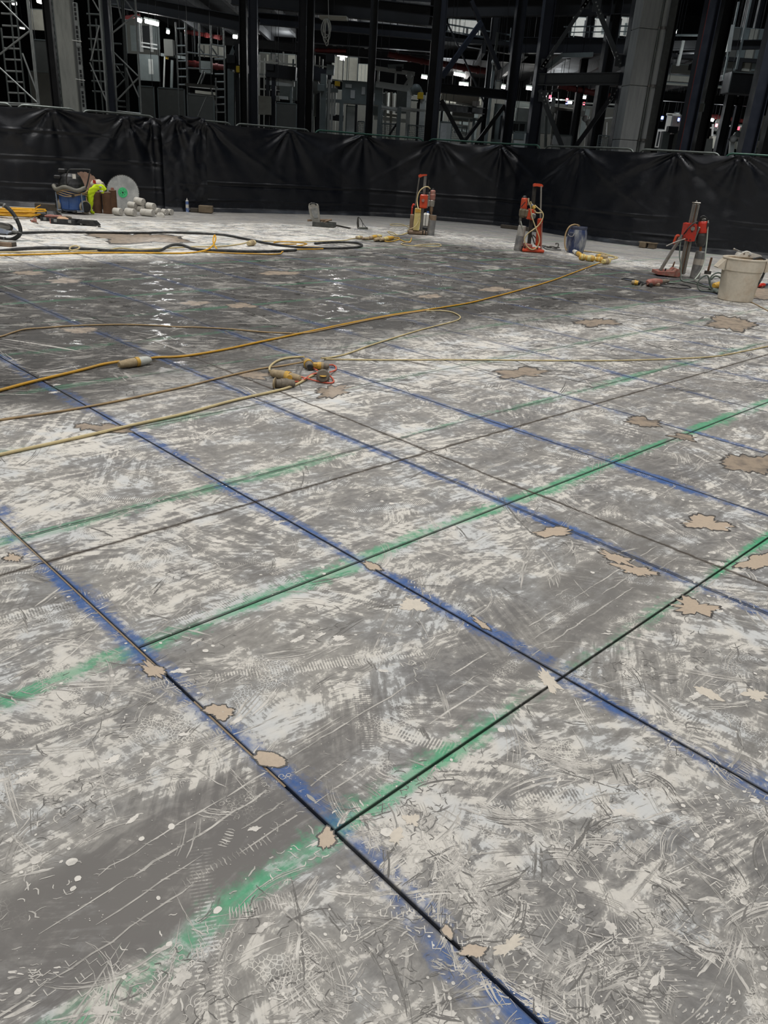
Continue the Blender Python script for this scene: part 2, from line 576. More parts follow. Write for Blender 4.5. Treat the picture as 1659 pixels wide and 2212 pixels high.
# ------------------------------------------------------------------ slurry puddles (pixel outline on the slab)
random.seed(4)
TAN = pbr('tan_slurry', rgb(196, 178, 157), .42, dirt=rgb(176, 160, 142), amt=.5, scale=14)
CREAM = pbr('cream_slurry', rgb(216, 206, 190), .55, dirt=rgb(196, 188, 174), amt=.5, scale=14)
DULL = pbr('dull_slurry', rgb(168, 152, 134), .4, dirt=rgb(112, 104, 95), amt=.9, scale=9)
RIM = pbr('wet_rim', rgb(84, 81, 78), .4, dirt=rgb(112, 107, 100), amt=.5, scale=20)


def blob(x, y, a, b, z, jag, seed, n=64, rot=0.0, grow=1.0):
    out = []
    for k in range(n):
        th = 2 * math.pi * k / n
        r = 1 + jag * (mnoise.noise(Vector((math.cos(th) * 1.4 + seed, math.sin(th) * 1.4, seed * 1.3))) * .9 + .5 * mnoise.noise(Vector((math.cos(th) * 3.5 + seed, math.sin(th) * 3.5, 7.7))) + .45 * mnoise.noise(Vector((math.cos(th) * 9 + seed, math.sin(th) * 9, 3.3))))
        r = max(.25, r) * grow
        dx, dy = a * r * math.cos(th), b * r * math.sin(th)
        c, s_ = math.cos(rot), math.sin(rot)
        out.append(G(x + dx * c - dy * s_, y + dx * s_ + dy * c, z))
    return out


def fan(mb, pts):
    c = sum(pts, Vector()) / len(pts)
    n = len(pts)
    mb.add([c] + pts, [(0, 1 + k, 1 + (k + 1) % n) for k in range(n)])


PUD = [(478, 1538, 32, 13, .1, 1, .5), (580, 1640, 32, 15, .15, 1, .3), (332, 1447, 26, 11, .5, 1, 1.0), (893, 1306, 32, 15, .2, 0, .6), (1196, 1150, 42, 9, -.05, 1, .7),
       (1520, 1130, 46, 13, .1, 1, .7), (1498, 1312, 44, 14, .15, 1, .8), (1390, 912, 38, 9, .1, 1, .6), (1128, 806, 42, 10, 0, 1, .7), (1614, 1004, 50, 16, .15, 1, .7),
       (1186, 1470, 36, 14, .75, 0, .8), (1040, 1347, 22, 6, .5, 1, .8), (803, 1222, 18, 6, .4, 1, .6), (967, 2013, 9, 15, -.6, 1, .4), (1024, 2053, 27, 13, .0, 1, .5),
       (705, 1812, 16, 22, .2, 1, .5), (548, 811, 34, 8, 0, 1, .7), (722, 845, 36, 10, -.1, 1, .9), (168, 713, 30, 6, 0, 1, .8), (28, 1205, 14, 7, 0, 1, 1.), (1330, 1205, 45, 8, .35, 1, .9),
       (1372, 1232, 40, 10, .2, 1, .9), (1640, 1212, 40, 14, -.3, 1, .6), (1286, 696, 44, 7, 0, 1, .8), (1580, 700, 46, 12, .1, 1, .8), (1655, 1000, 30, 14, 0, 1, .6),
       (290, 514, 88, 11, .02, 1, .6), (1650, 634, 48, 13, .0, 1, .3), (860, 520, 0, 0, 0, 0, 0), (140, 607, 36, 5, 0, 1, .6), (520, 660, 30, 5, 0, 1, .7), (1070, 625, 30, 4, 0, 1, .6),
       (245, 925, 34, 8, 0, 1, .8), (190, 922, 26, 6, 0, 1, .8), (1110, 1960, 0, 0, 0, 0, 0), (1560, 1135, 20, 5, 0, 1, .6), (1535, 1500, 30, 10, .4, 0, .7), (1632, 1500, 24, 13, .3, 0, .8), (890, 1770, 16, 13, .5, 0, .9), (855, 1808, 15, 18, .3, 0, .8),
       (1100, 2040, 34, 14, -.5, 0, .9), (230, 790, 0, 0, 0, 0, 0), (1015, 1545, 0, 0, 0, 0, 0), (1480, 945, 26, 6, .2, 1, .8), (600, 590, 40, 4, 0, 1, .6), (420, 655, 30, 4, 0, 1, .6), (930, 640, 26, 4, 0, 1, .6), (60, 590, 30, 4, 0, 1, .6)]
for k, (x, y, a, b_, ro, rim, jag) in enumerate(PUD):
    if a == 0:
        continue
    d = (k % 7) * .00002
    o = MB()
    fan(o, blob(x, y, a, b_, .0010 + d, jag, k * 2.3 + 1, rot=ro))
    po = o.build('slurry_puddle', (TAN if y > 1100 else DULL) if rim else CREAM, floor)
    if rim:
        o = MB()
        fan(o, blob(x, y, a + 3.5, b_ + 1.6, .0008 + d, jag * .9, k * 2.3 + 1, rot=ro, grow=1.06))
        o.build('wet_rim', RIM, po)

# ------------------------------------------------------------------ dust smears, scuffs, tread marks and drips dried on the slab
RNG = np.random.default_rng(11)
sv, sf, sc_ = [], [], []


def ribbon(P, w, z, val):
    P = np.asarray(P, float)
    k = len(P)
    d = np.gradient(P, axis=0)
    d /= np.maximum(np.linalg.norm(d, axis=1), 1e-9)[:, None]
    nrm = np.stack([-d[:, 1], d[:, 0]], 1) * np.asarray(w).reshape(-1, 1) * .5
    o = sum(len(a) for a in sv)
    V = np.empty((2 * k, 3))
    V[0::2, :2] = P + nrm
    V[1::2, :2] = P - nrm
    V[:, 2] = z + RNG.random() * .00022
    sv.append(V)
    i = np.arange(k - 1) * 2 + o
    sf.append(np.stack([i, i + 1, i + 3, i + 2], 1))
    sc_.append(np.full(2 * k, val))


def poly(P, z, val):
    P = np.asarray(P, float)
    n = len(P)
    if n % 2:
        P = P[:-1]
        n -= 1
    o = sum(len(a) for a in sv)
    V = np.column_stack([np.vstack([P.mean(0), P]), np.full(n + 1, z + RNG.random() * .00022)])
    sv.append(V)
    sf.append(np.array([(0, 1 + k, 1 + (k + 1) % n, 1 + (k + 2) % n) for k in range(0, n, 2)]) + o)
    sc_.append(np.full(n + 1, val))


_tot = [0]


def drag(c, ang, L, W, curv, n, val, z=.0005, wmul=1.0, k=7):
    u = np.linspace(-.5, .5, k)
    for i in range(n):
        off = (RNG.random() - .5) * W
        a0, a1 = sorted(RNG.uniform(-.5, .5, 2))
        if a1 - a0 < .25:
            a1 = min(.5, a0 + .25 + RNG.random() * .3)
        uu = a0 + (u + .5) * (a1 - a0)
        th = ang + curv * uu
        if abs(curv) > 1e-3:
            R = L / curv
            x = R * (np.sin(th) - math.sin(ang)) - off * np.sin(th)
            y = -R * (np.cos(th) - math.cos(ang)) + off * np.cos(th)
        else:
            x = L * uu * math.cos(ang) - off * math.sin(ang)
            y = L * uu * math.sin(ang) + off * math.cos(ang)
        P = np.stack([x, y], 1) + c
        P += RNG.normal(0, .0007, P.shape)
        w = (.0006 + RNG.gamma(1.4, .0011)) * wmul * np.sin(np.linspace(.12, math.pi - .05, k)) ** .6
        ribbon(P, w, z, val * RNG.uniform(.55, 1.0))


def rungs(c, ang, n, sp, ln, w, val, curv=0, z=.0006, slant=0):
    for i in range(n):
        a = ang + curv * i
        p = np.array(c) + np.array([math.cos(ang + curv * i / 2), math.sin(ang + curv * i / 2)]) * sp * i
        q = np.array([-math.sin(a + slant), math.cos(a + slant)]) * ln * RNG.uniform(.55, 1)
        P = p + np.linspace(-.5, .5, 4)[:, None] * q + RNG.normal(0, .001, (4, 2))
        ribbon(P, w * RNG.uniform(.5, 1.2) * np.array([.5, 1, 1, .4]), z, val * RNG.uniform(.6, 1))


def ring(c, r, e, ang, w, val, z=.0007, n=9, arc=6.6):
    t0 = RNG.uniform(0, 6.28)
    th = t0 + np.linspace(0, arc * RNG.uniform(.5, 1), n)
    P = np.stack([r * np.cos(th), r * e * np.sin(th)], 1)
    ca, sa = math.cos(ang), math.sin(ang)
    P = np.stack([P[:, 0] * ca - P[:, 1] * sa, P[:, 0] * sa + P[:, 1] * ca], 1) + c
    ribbon(P, w * RNG.uniform(.5, 1.2), z, val)


def drop(c, r, val, z=.0009):
    th = np.linspace(0, 2 * math.pi, 14, endpoint=False)
    e = RNG.uniform(.7, 1)
    rr = r * (1 + RNG.normal(0, .07, 14))
    a = RNG.uniform(0, 6.28)
    x, y = rr * np.cos(th), rr * np.sin(th) * e
    poly(np.stack([x * math.cos(a) - y * math.sin(a), x * math.sin(a) + y * math.cos(a)], 1) + c, z, val)


def squiggles(c, R, n, ln, w, val, z=.0007):
    for i in range(n):
        p = np.array(c) + RNG.normal(0, R, 2)
        a = RNG.uniform(0, 6.28)
        aa = a + np.cumsum(RNG.normal(0, .55, 5))
        P = p + np.cumsum(np.stack([np.cos(aa), np.sin(aa)], 1) * ln * RNG.uniform(.1, .35), 0)
        ribbon(P, w * RNG.uniform(.5, 1.3) * np.array([.5, 1, 1, 1, .4]), z, val * RNG.uniform(.6, 1))


def splat(c, R, val, z=.0008, el=.6, ang=0.0, jag=.5):
    n = 44
    th = np.linspace(0, 2 * math.pi, n, endpoint=False)
    sd = RNG.uniform(0, 50)
    r = R * np.array([max(.3, 1 + jag * (.8 * mnoise.noise(Vector((math.cos(q) * 1.3 + sd, math.sin(q) * 1.3, 0))) + .5 * mnoise.noise(Vector((math.cos(q) * 4 + sd, math.sin(q) * 4, 3))) + .5 * mnoise.noise(Vector((math.cos(q) * 11 + sd, math.sin(q) * 11, 3))))) for q in th])
    x, y = r * np.cos(th), r * np.sin(th) * el
    poly(np.stack([x * math.cos(ang) - y * math.sin(ang), x * math.sin(ang) + y * math.cos(ang)], 1) + c, z, val)


def boot(c, ang, kind, val):
    ca, sa = math.cos(ang), math.sin(ang)

    def tr(x, y):
        return np.array([c[0] + x * ca - y * sa, c[1] + x * sa + y * ca])
    for i in range(22):
        x = RNG.uniform(-.13, .13)
        wy = .045 if x > -.03 else .032
        y = RNG.uniform(-wy, wy)
        if kind == 0:
            ring(tr(x, y), .0075, .8, ang, .0016, val, arc=6.4, n=7)
        elif kind == 1:
            rungs(tr(x, y), ang + 1.57, 2, .012, .018, .0035, val)
        else:
            ribbon(np.array([tr(x - .012, y - .006), tr(x, y + .006), tr(x + .012, y - .006)]), .0022, .0007, val)


th_g = THETA + math.pi / 2


def rand_ground(y0=760, y1=2260, x0=-260, x1=1900, pw=1.0):
    while True:
        y = y0 + (y1 - y0) * RNG.random() ** pw
        g_ = G(RNG.uniform(x0, x1), y)
        p = np.array([g_.x, g_.y])
        ss_ = p[0] * UU.x + p[1] * UU.y
        tt_ = p[0] * VV.x + p[1] * VV.y
        if abs(ss_ + 1.19 + .035 * tt_) < .17 and tt_ < 3.2 and RNG.random() < .85:
            continue
        return p, math.hypot(p[0], p[1])


for i in range(560):                                   # brushed and dragged slurry
    p, r = rand_ground()
    a = th_g + RNG.normal(0, .45) if RNG.random() < .6 else RNG.uniform(0, math.pi)
    k = .5 + .22 * r
    L = RNG.gamma(2, .075) * k + .04
    drag(p, a, L, RNG.uniform(.01, .06) * k, RNG.normal(0, .7), int(RNG.integers(4, 10)), RNG.uniform(.45, .95), wmul=.95 + .2 * r)
for i in range(150):                                   # scrapes that bare the concrete
    p, r = rand_ground()
    a = th_g + RNG.normal(0, .6) if RNG.random() < .5 else RNG.uniform(0, math.pi)
    k = .5 + .2 * r
    drag(p, a, RNG.gamma(2, .06) * k + .03, RNG.uniform(.006, .035) * k, RNG.normal(0, .6), int(RNG.integers(4, 10)), .12, z=.00062, wmul=.6 + .16 * r)
for i in range(60):                                   # long thin scratches
    p, r = rand_ground()
    a = th_g + RNG.normal(0, .5) if RNG.random() < .5 else RNG.uniform(0, math.pi)
    drag(p, a, RNG.uniform(.15, .7) * (.6 + .15 * r), RNG.choice([.002, .02, .035]), RNG.normal(0, .25), int(RNG.integers(1, 4)), RNG.uniform(.6, 1), wmul=.5 + .12 * r, k=9)
for i in range(40):                                    # swung arcs
    p, r = rand_ground(y0=950)
    drag(p, RNG.uniform(0, 6.28), RNG.uniform(.2, .6), RNG.uniform(.02, .05), RNG.uniform(1.4, 2.6) * RNG.choice([-1, 1]), int(RNG.integers(5, 11)), RNG.uniform(.7, 1), wmul=.6 + .12 * r, k=14)
for i in range(70):                                   # tyre and trolley side marks
    p, r = rand_ground(y0=900)
    rungs(p, th_g + RNG.normal(0, .25) if RNG.random() < .7 else RNG.uniform(0, 6.28), int(RNG.integers(6, 22)), RNG.uniform(.006, .012), RNG.uniform(.02, .05), RNG.uniform(.002, .0045), RNG.uniform(.5, .95), curv=RNG.normal(0, .01))
for i in range(70):                                    # boot prints
    p, r = rand_ground(y0=1000)
    boot(p, RNG.uniform(0, 6.28), int(RNG.integers(0, 3)), RNG.uniform(.6, 1.0))
for i in range(60):                                   # puckered slurry
    p, r = rand_ground(y0=900)
    squiggles(p, .02 + .012 * r, int(RNG.integers(8, 22)), .018 + .008 * r, .0024 + .0006 * r, RNG.uniform(.7, 1))
for i in range(70):
    p, r = rand_ground(y0=900)
    squiggles(p, .02 + .01 * r, int(RNG.integers(6, 18)), .016 + .008 * r, .0016 + .0004 * r, .05, z=.00075)
for i in range(900):                                   # drips
    p, r = rand_ground(y0=950)
    drop(p, RNG.gamma(1.2, .0016) + .0008 * r, RNG.uniform(.85, 1.1))
for x, y, q in ((1083, 1577, .016), (885, 1598, .007), (870, 1600, .008), (975, 1642, .007), (155, 1862, .017), (168, 1898, .01), (470, 1966, .013), (158, 1920, .009), (370, 1786, .012), (403, 1652, .012), (306, 1812, .009),
                (1412, 1493, .008), (1420, 1661, .009), (1530, 1703, .009), (1548, 1722, .009), (1476, 1741, .008), (1630, 1730, .014), (1528, 1632, .006), (1444, 1600, .005), (1378, 1620, .005), (835, 1798, .02), (1505, 1805, .01), (1212, 1983, .006), (745, 2012, .004),
                (945, 1000, .012), (825, 1083, .012), (846, 1088, .016), (1118, 1137, .02), (1150, 1100, .014), (1437, 1053, .012), (1475, 1080, .014), (1492, 1083, .012), (1280, 1237, .012), (700, 1240, .01)):
    g_ = G(x, y)
    drop((g_.x, g_.y), q * .8, 1.1)
for i in range(90):                                    # splats
    p, r = rand_ground(y0=820)
    splat(p, RNG.uniform(.012, .03) * (.6 + .2 * r), RNG.uniform(.7, 1.0), el=RNG.uniform(.25, .7), ang=th_g + RNG.normal(0, .5), jag=.7)
for i in range(34):                                    # feathered sheets of white paste, right foreground
    g_ = G(RNG.normal(1210, 190), RNG.normal(1880, 150))
    p = np.array([g_.x, g_.y])
    splat(p, RNG.uniform(.02, .05), RNG.uniform(.45, .85), z=.00035, el=RNG.uniform(.4, .8), ang=RNG.uniform(0, 3), jag=.9)
    drag(p, RNG.uniform(0, 3.14), RNG.uniform(.08, .22), RNG.uniform(.03, .07), RNG.normal(0, .8), 16, RNG.uniform(.8, 1.05), wmul=1.1)
    drag(p, RNG.uniform(0, 3.14), RNG.uniform(.06, .16), RNG.uniform(.02, .06), RNG.normal(0, .8), 10, .08, z=.00065, wmul=1.0)
    squiggles(p, .04, 16, .02, .0026, RNG.choice([.1, 1.0]))
# tread of the wheel track: lengthwise ribs with short cross sipes
for off, gap in ((-.085, .5), (-.028, .35), (.03, .5), (.085, .3)):
    a = .05
    while a < 3.0:
        l = RNG.uniform(.08, .3)
        if RNG.random() > gap * .7:
            tt = np.linspace(a, a + l, 6)
            P = np.array([st(-1.19 - .035 * q + off + RNG.normal(0, .002), q) for q in tt])
            ribbon(P, np.array([.3, 1, .9, 1, .8, .2]) * RNG.uniform(.003, .0075), .0006, RNG.uniform(.45, .8))
        for q in np.arange(a, a + l, .021):
            if RNG.random() < .5:
                x, y = st(-1.19 - .035 * q + off, q)
                rungs((x, y), RNG.normal(THETA + .9, .3), 1, .01, .03, .0022, RNG.uniform(.5, .85), slant=-1.57 + RNG.normal(0, .3))
        a += l * RNG.uniform(.8, 1.2)
for i in range(500):
    t_ = RNG.uniform(.1, 3.0)
    x, y = st(-1.19 - .035 * t_ + RNG.normal(0, .07), t_)
    drop((x, y), RNG.uniform(.0006, .0016), RNG.uniform(.6, .95))
# long marks seen in the photo
for x0, y0, x1, y1, n, W, cv, v in ((690, 1925, 860, 1935, 9, .012, .5, 1.0), (640, 1970, 690, 1890, 12, .03, 0, 1.0), (870, 1932, 1000, 1918, 10, .02, -.4, 1.0), (612, 2160, 640, 2010, 14, .035, .2, .95), (640, 2120, 700, 2200, 12, .05, .3, .9),
                                    (1100, 1600, 1290, 1672, 14, .04, 1.1, 1.0), (1240, 1500, 1290, 1590, 10, .03, 0, .9), (750, 2050, 880, 1970, 5, .012, 0, .8), (1345, 2010, 1225, 2090, 8, .01, 0, 1.0), (1190, 2150, 1235, 2080, 10, .03, 0, .9), (1030, 1885, 1120, 1880, 10, .02, .2, .9),
                                    (1330, 1985, 1440, 1850, 6, .01, 0, .8), (1560, 2130, 1600, 2000, 12, .03, .3, .85), (560, 1940, 620, 1950, 9, .03, .2, .9), (180, 1540, 250, 1780, 2, .004, .1, .8), (60, 1580, 380, 1500, 4, .015, 0, .8), (0, 1640, 40, 1790, 6, .02, .1, .8),
                                    (20, 1800, 90, 1860, 8, .02, .4, .9), (620, 1620, 770, 1535, 6, .02, 0, .8), (560, 1420, 690, 1400, 14, .05, .1, .8), (1430, 1440, 1640, 1480, 14, .04, .2, .9), (1500, 1530, 1650, 1520, 8, .03, .4, .9), (1590, 1000, 1640, 1050, 6, .02, -1.2, 1.0), (1575, 975, 1585, 1040, 5, .02, -.8, .9),
                                    (1225, 1165, 1255, 1220, 4, .012, -.6, .9), (1175, 1180, 1220, 1270, 5, .02, -.5, .8), (1240, 1250, 1270, 1290, 4, .01, 0, .8)):
    a_, b_ = G(x0, y0), G(x1, y1)
    p = np.array([(a_.x + b_.x) / 2, (a_.y + b_.y) / 2])
    d_ = b_ - a_
    drag(p, math.atan2(d_.y, d_.x), d_.length, W, cv, n * 2, v, z=.0007, wmul=.7 + .1 * p[1], k=12)
for i in range(900):                                   # broad streaks farther out
    y = 520 + 330 * RNG.random()
    g_ = G(RNG.uniform(-250, 1900), y)
    p = np.array([g_.x, g_.y])
    r = g_.length
    if p @ np.array(VV) > 14 or p @ np.array(UU) < -13.5 or (p @ np.array(UU) < -10.6 and RNG.random() < .6):
        continue
    white = RNG.random() < .42
    drag(p, RNG.normal(.1, .5), RNG.gamma(2, .2) + .15, RNG.uniform(.03, .25), RNG.normal(0, .5), int(RNG.integers(3, 9)), RNG.uniform(.3, .75) if white else .0, z=.0005 if white else .0007, wmul=2.2 + .28 * r)

_V, _F, _C = np.concatenate(sv), np.concatenate(sf), np.concatenate(sc_)
# nothing bridges the open saw cuts
_S = _V[:, 0] * UU.x + _V[:, 1] * UU.y
_T = _V[:, 0] * VV.x + _V[:, 1] * VV.y
_keep = np.ones(len(_F), bool)
for _l, _h in t_lines[:6]:
    q = _T[_F] - _l
    _keep &= ~((q.min(1) < _h) & (q.max(1) > -_h))
for _l, _h in s_lines[1:6]:
    q = _S[_F] - _l
    _keep &= ~((q.min(1) < _h) & (q.max(1) > -_h) & (_T[_F].max(1) > .953))
_F = _F[_keep]
me = bpy.data.meshes.new('slurry_smear')
me.vertices.add(len(_V))
me.vertices.foreach_set('co', _V.astype('f').ravel())
me.loops.add(_F.size)
me.loops.foreach_set('vertex_index', _F.astype('i').ravel())
me.polygons.add(len(_F))
me.polygons.foreach_set('loop_start', np.arange(0, _F.size, 4, dtype='i'))
at_ = me.attributes.new('dust', 'FLOAT', 'POINT')
at_.data.foreach_set('value', _C.astype('f'))
me.update()
me.validate()


def smear_material():
    m, b, p = new_mat('dried_slurry_smear')
    a = b.n.new('ShaderNodeAttribute')
    a.attribute_name = 'dust'
    P = b.n.new('ShaderNodeNewGeometry').outputs['Position']
    n1 = b.noise(P, 18, 4, .65)
    v = b.m('MULTIPLY', a.outputs['Fac'], b.ss(n1, .25, .6, .45, 1.05), clamp=True)
    b.put(p.inputs['Base Color'], b.mix(v, b.mix(n1, rgb(92, 90, 87), rgb(116, 113, 109)), rgb(226, 221, 212)))
    p.inputs['Roughness'].default_value = .7
    p.inputs['Specular IOR Level'].default_value = .35
    return m


me.materials.append(smear_material())
so = bpy.data.objects.new('slurry_smear', me)
COL.objects.link(so)
so.parent = floor
so['kind'] = 'stuff'
# ------------------------------------------------------------------ sheeted fence around the slab
BX = [(-160, 431), (0, 444), (180, 450), (330, 453), (352, 454.5), (480, 457.5), (629, 461), (764, 464), (882, 470), (954, 476), (1010, 480.5), (1086, 487), (1171, 499), (1255, 514), (1339, 526), (1423, 535), (1540, 547), (1659, 557), (1860, 577)]


def smooth2(P, it=2):
    P = [Vector(p) for p in P]
    for _ in range(it):
        Q = [P[0]]
        for a, b in zip(P, P[1:]):
            Q += [a * .75 + b * .25, a * .25 + b * .75]
        P = Q + [P[-1]]
    return P


_bp = smooth2([G(*p) for p in BX], 1)


def path_sampler(P):
    P = np.array([[p.x, p.y] for p in P])
    L = np.concatenate([[0], np.cumsum(np.linalg.norm(np.diff(P, axis=0), axis=1))])

    def f(a):
        return np.array([np.interp(a, L, P[:, 0]), np.interp(a, L, P[:, 1])])
    return f, L[-1]


BF, BLEN = path_sampler(_bp)
_aa = np.linspace(0, BLEN, 1200)
_pp = np.array([BF(a) for a in _aa])


def arc_of(px):                                        # arc length of the fence seen at this column of the picture (at fence-top height)
    d = ray(px, np.interp(px, [0, 400, 829, 1200, 1659], [232, 258, 296, 320, 340]))
    an = math.atan2(d.x, d.y)
    return float(np.interp(an, np.arctan2(_pp[:, 0], _pp[:, 1]), _aa))


SHEET = None


def sheet_material():
    m, b, p = new_mat('black_plastic_sheeting')
    P = b.n.new('ShaderNodeNewGeometry').outputs['Position']
    z = b.sep(P)[2]
    n = b.noise(P, 1.1, 5, .6)
    f = b.noise(P, 14, 5, .75)
    d = b.m('MULTIPLY', b.ss(n, .54, .76), .05)
    low = b.m('MULTIPLY', b.ss(z, .0, .55, 1, 0), b.ss(f, .50, .72))
    d = b.m('ADD', d, b.m('MULTIPLY', low, .25), clamp=True)
    b.put(p.inputs['Base Color'], b.mix(d, rgb(8, 12, 21), rgb(72, 80, 92)))
    b.put(p.inputs['Roughness'], b.ss(n, .3, .7, .36, .52))
    p.inputs['Specular IOR Level'].default_value = .5
    bp = b.n.new('ShaderNodeBump')
    bp.inputs['Strength'].default_value = .25
    bp.inputs['Distance'].default_value = .02
    b.put(bp.inputs['Height'], b.noise(P, 9, 4, .6))
    b.put(p.inputs['Normal'], bp.outputs[0])
    return m


SHEET = sheet_material()


def sheet(name, label, a0, a1, ties, seed, offset, top, messy=0.0, creases=((.34, 1.0), (.14, .8)), da=.05, nv=96):
    na = max(4, int((a1 - a0) / da))
    vs = []
    N = mnoise.noise
    for i in range(na + 1):
        a = a0 + (a1 - a0) * i / na
        p = BF(a)
        q = BF(min(BLEN, a + .05)) - BF(max(0, a - .05))
        q = q / np.linalg.norm(q)
        nx, ny = q[1], -q[0]                           # towards the slab
        dists = sorted((abs(a - t), t) for t in ties) if ties else [(9, 0)]
        dn = dists[0][0]
        l = max([t for t in ties if t <= a], default=a0)
        r = min([t for t in ties if t > a], default=a1)
        u = (a - l) / max(.3, r - l)
        sag = .10 * 4 * u * (1 - u) * min(1, (r - l) / 2.5) * (.6 + .5 * N(Vector((l * 3.1, seed, 0))))
        ht = top(a) - sag * .55 + .02 * N(Vector((a * 2, seed, 5)))
        for j in range(nv + 1):
            v = j / nv
            z = v * ht
            d = .07 + .05 * N(Vector((a * .5, v * 1.4, seed))) + .022 * N(Vector((a * 1.7, v * 3.2, seed + 4))) + .008 * N(Vector((a * 5, v * 11, seed + 9)))
            for t in ties:                             # folds fanning down from each tie
                da_ = a - t
                if abs(da_) < 2.6:
                    dz = (1 - v) * ht + .03
                    rho = math.hypot(da_, dz)
                    ph = math.atan2(da_, dz)
                    amp = .062 * math.exp(-rho / .95) * min(1, rho / .16)
                    d += amp * (math.sin(ph * 7 + t * 9.1) + .8 * math.sin(ph * 13 + t * 4.7)) * (.6 + .8 * abs(N(Vector((ph * 2.5 + t, 0, seed)))))
                    # one long drape swag towards the next tie
                    sw = math.exp(-((dz - .55 * abs(da_) - .10) / .07) ** 2) * math.exp(-abs(da_) / 1.2) * .05
                    d += sw * (1 if N(Vector((t * 7.3, 1.0 if da_ > 0 else -1.0, seed))) > -.1 else .2)
            for cv, ca in creases:                     # packing folds running along the sheet
                w = v - cv - .012 * N(Vector((a * .7, cv * 9, seed)))
                s_ = .5 + .9 * N(Vector((a * .55, cv * 31, seed + 2)))
                if s_ > 0:
                    d += ca * s_ * .045 * math.exp(-(w / .007) ** 2) - ca * s_ * .02 * math.exp(-((w + .028) / .02) ** 2)
            if messy:
                d += messy * (.05 * abs(N(Vector((a * 3.3, v * 5, seed)))) + .03 * abs(N(Vector((a * 8, v * 9, seed)))))
            foot = max(0, .10 - z) * (1.2 + .8 * N(Vector((a * 1.3, 0, seed + 7))))
            d += foot
            vs.append((p[0] + nx * (d + offset), p[1] + ny * (d + offset), max(.004, z + .010 * N(Vector((a * 1.1, v * 3, seed + 3))) * v)))
    fs = [(i * (nv + 1) + j, (i + 1) * (nv + 1) + j, (i + 1) * (nv + 1) + j + 1, i * (nv + 1) + j + 1) for i in range(na) for j in range(nv)]
    return tag(MB().add(vs, fs, True).build(name, SHEET), label, 'sheeting')


A = arc_of
_top = 2.10
sheet('plastic_sheet', 'black plastic sheeting with long level creases behind the blue vacuum and the big saw blade', 0, A(356), [A(-80), A(110), A(268), A(330)], 3.7, 0.0, lambda a: _top, creases=((.24, 1), (.52, 1), (.78, 1)))
_pt = [622, 782, 948, 1088, 1262, 1466, 1600]


def _t2(a):                                            # bundled heap of film over the corner at the left end of the long sheet
    return _top + .07 * math.exp(-((a - A(395)) / .35) ** 2)


sheet('plastic_sheet', 'long black plastic sheeting draped in swags behind the core drills and grey tool case', A(424), BLEN, [A(440)] + [A(x) for x in _pt], 9.2, .05, _t2)
sheet('plastic_sheet', 'crumpled dusty end of black film hanging over the fence corner behind the white sealant cartridge', A(341), A(436), [A(372), A(432)], 5.5, .16, lambda a: _top + .05 + .05 * math.sin((a - A(341)) * 2.2), messy=1.0, creases=((.30, .8), (.12, .8)), da=.035)

# fence panels carrying the sheeting: only their rounded tops show
GALV = pbr('galvanised_tube', rgb(120, 126, 122), .45, .7, amt=.3)
GREENT = pbr('green_painted_tube', rgb(46, 92, 76), .5, .1, dirt=rgb(84, 108, 98), amt=.6)
FEET = pbr('fence_foot_rubber', rgb(26, 26, 27), .8)
pan = [(-120, 30, 0, 'grey fence panel top at the far left, under the slanting scaffold braces'), (34, 172, 0, 'grey fence panel top beside the left concrete column'), (176, 338, 0, 'grey fence panel top in front of the middle scaffold tower'),
       (345, 506, 0, 'grey fence panel top beside the heaped film at the sheet corner'), (509, 675, 0, 'pale fence panel top ending in a rounded corner near the hanging cable coil'), (682, 918, 1, 'green fence panel top starting at the rounded corner below the hanging cable coil'), (922, 1164, 1, 'green fence panel top below the steel cross bracing'),
       (1170, 1368, 0, 'grey fence panel top left of the big square concrete column'), (1374, 1560, 0, 'grey fence panel top at the foot of the big square concrete column'), (1564, 1800, 1, 'green fence panel top at the far right below the wide steel column')]
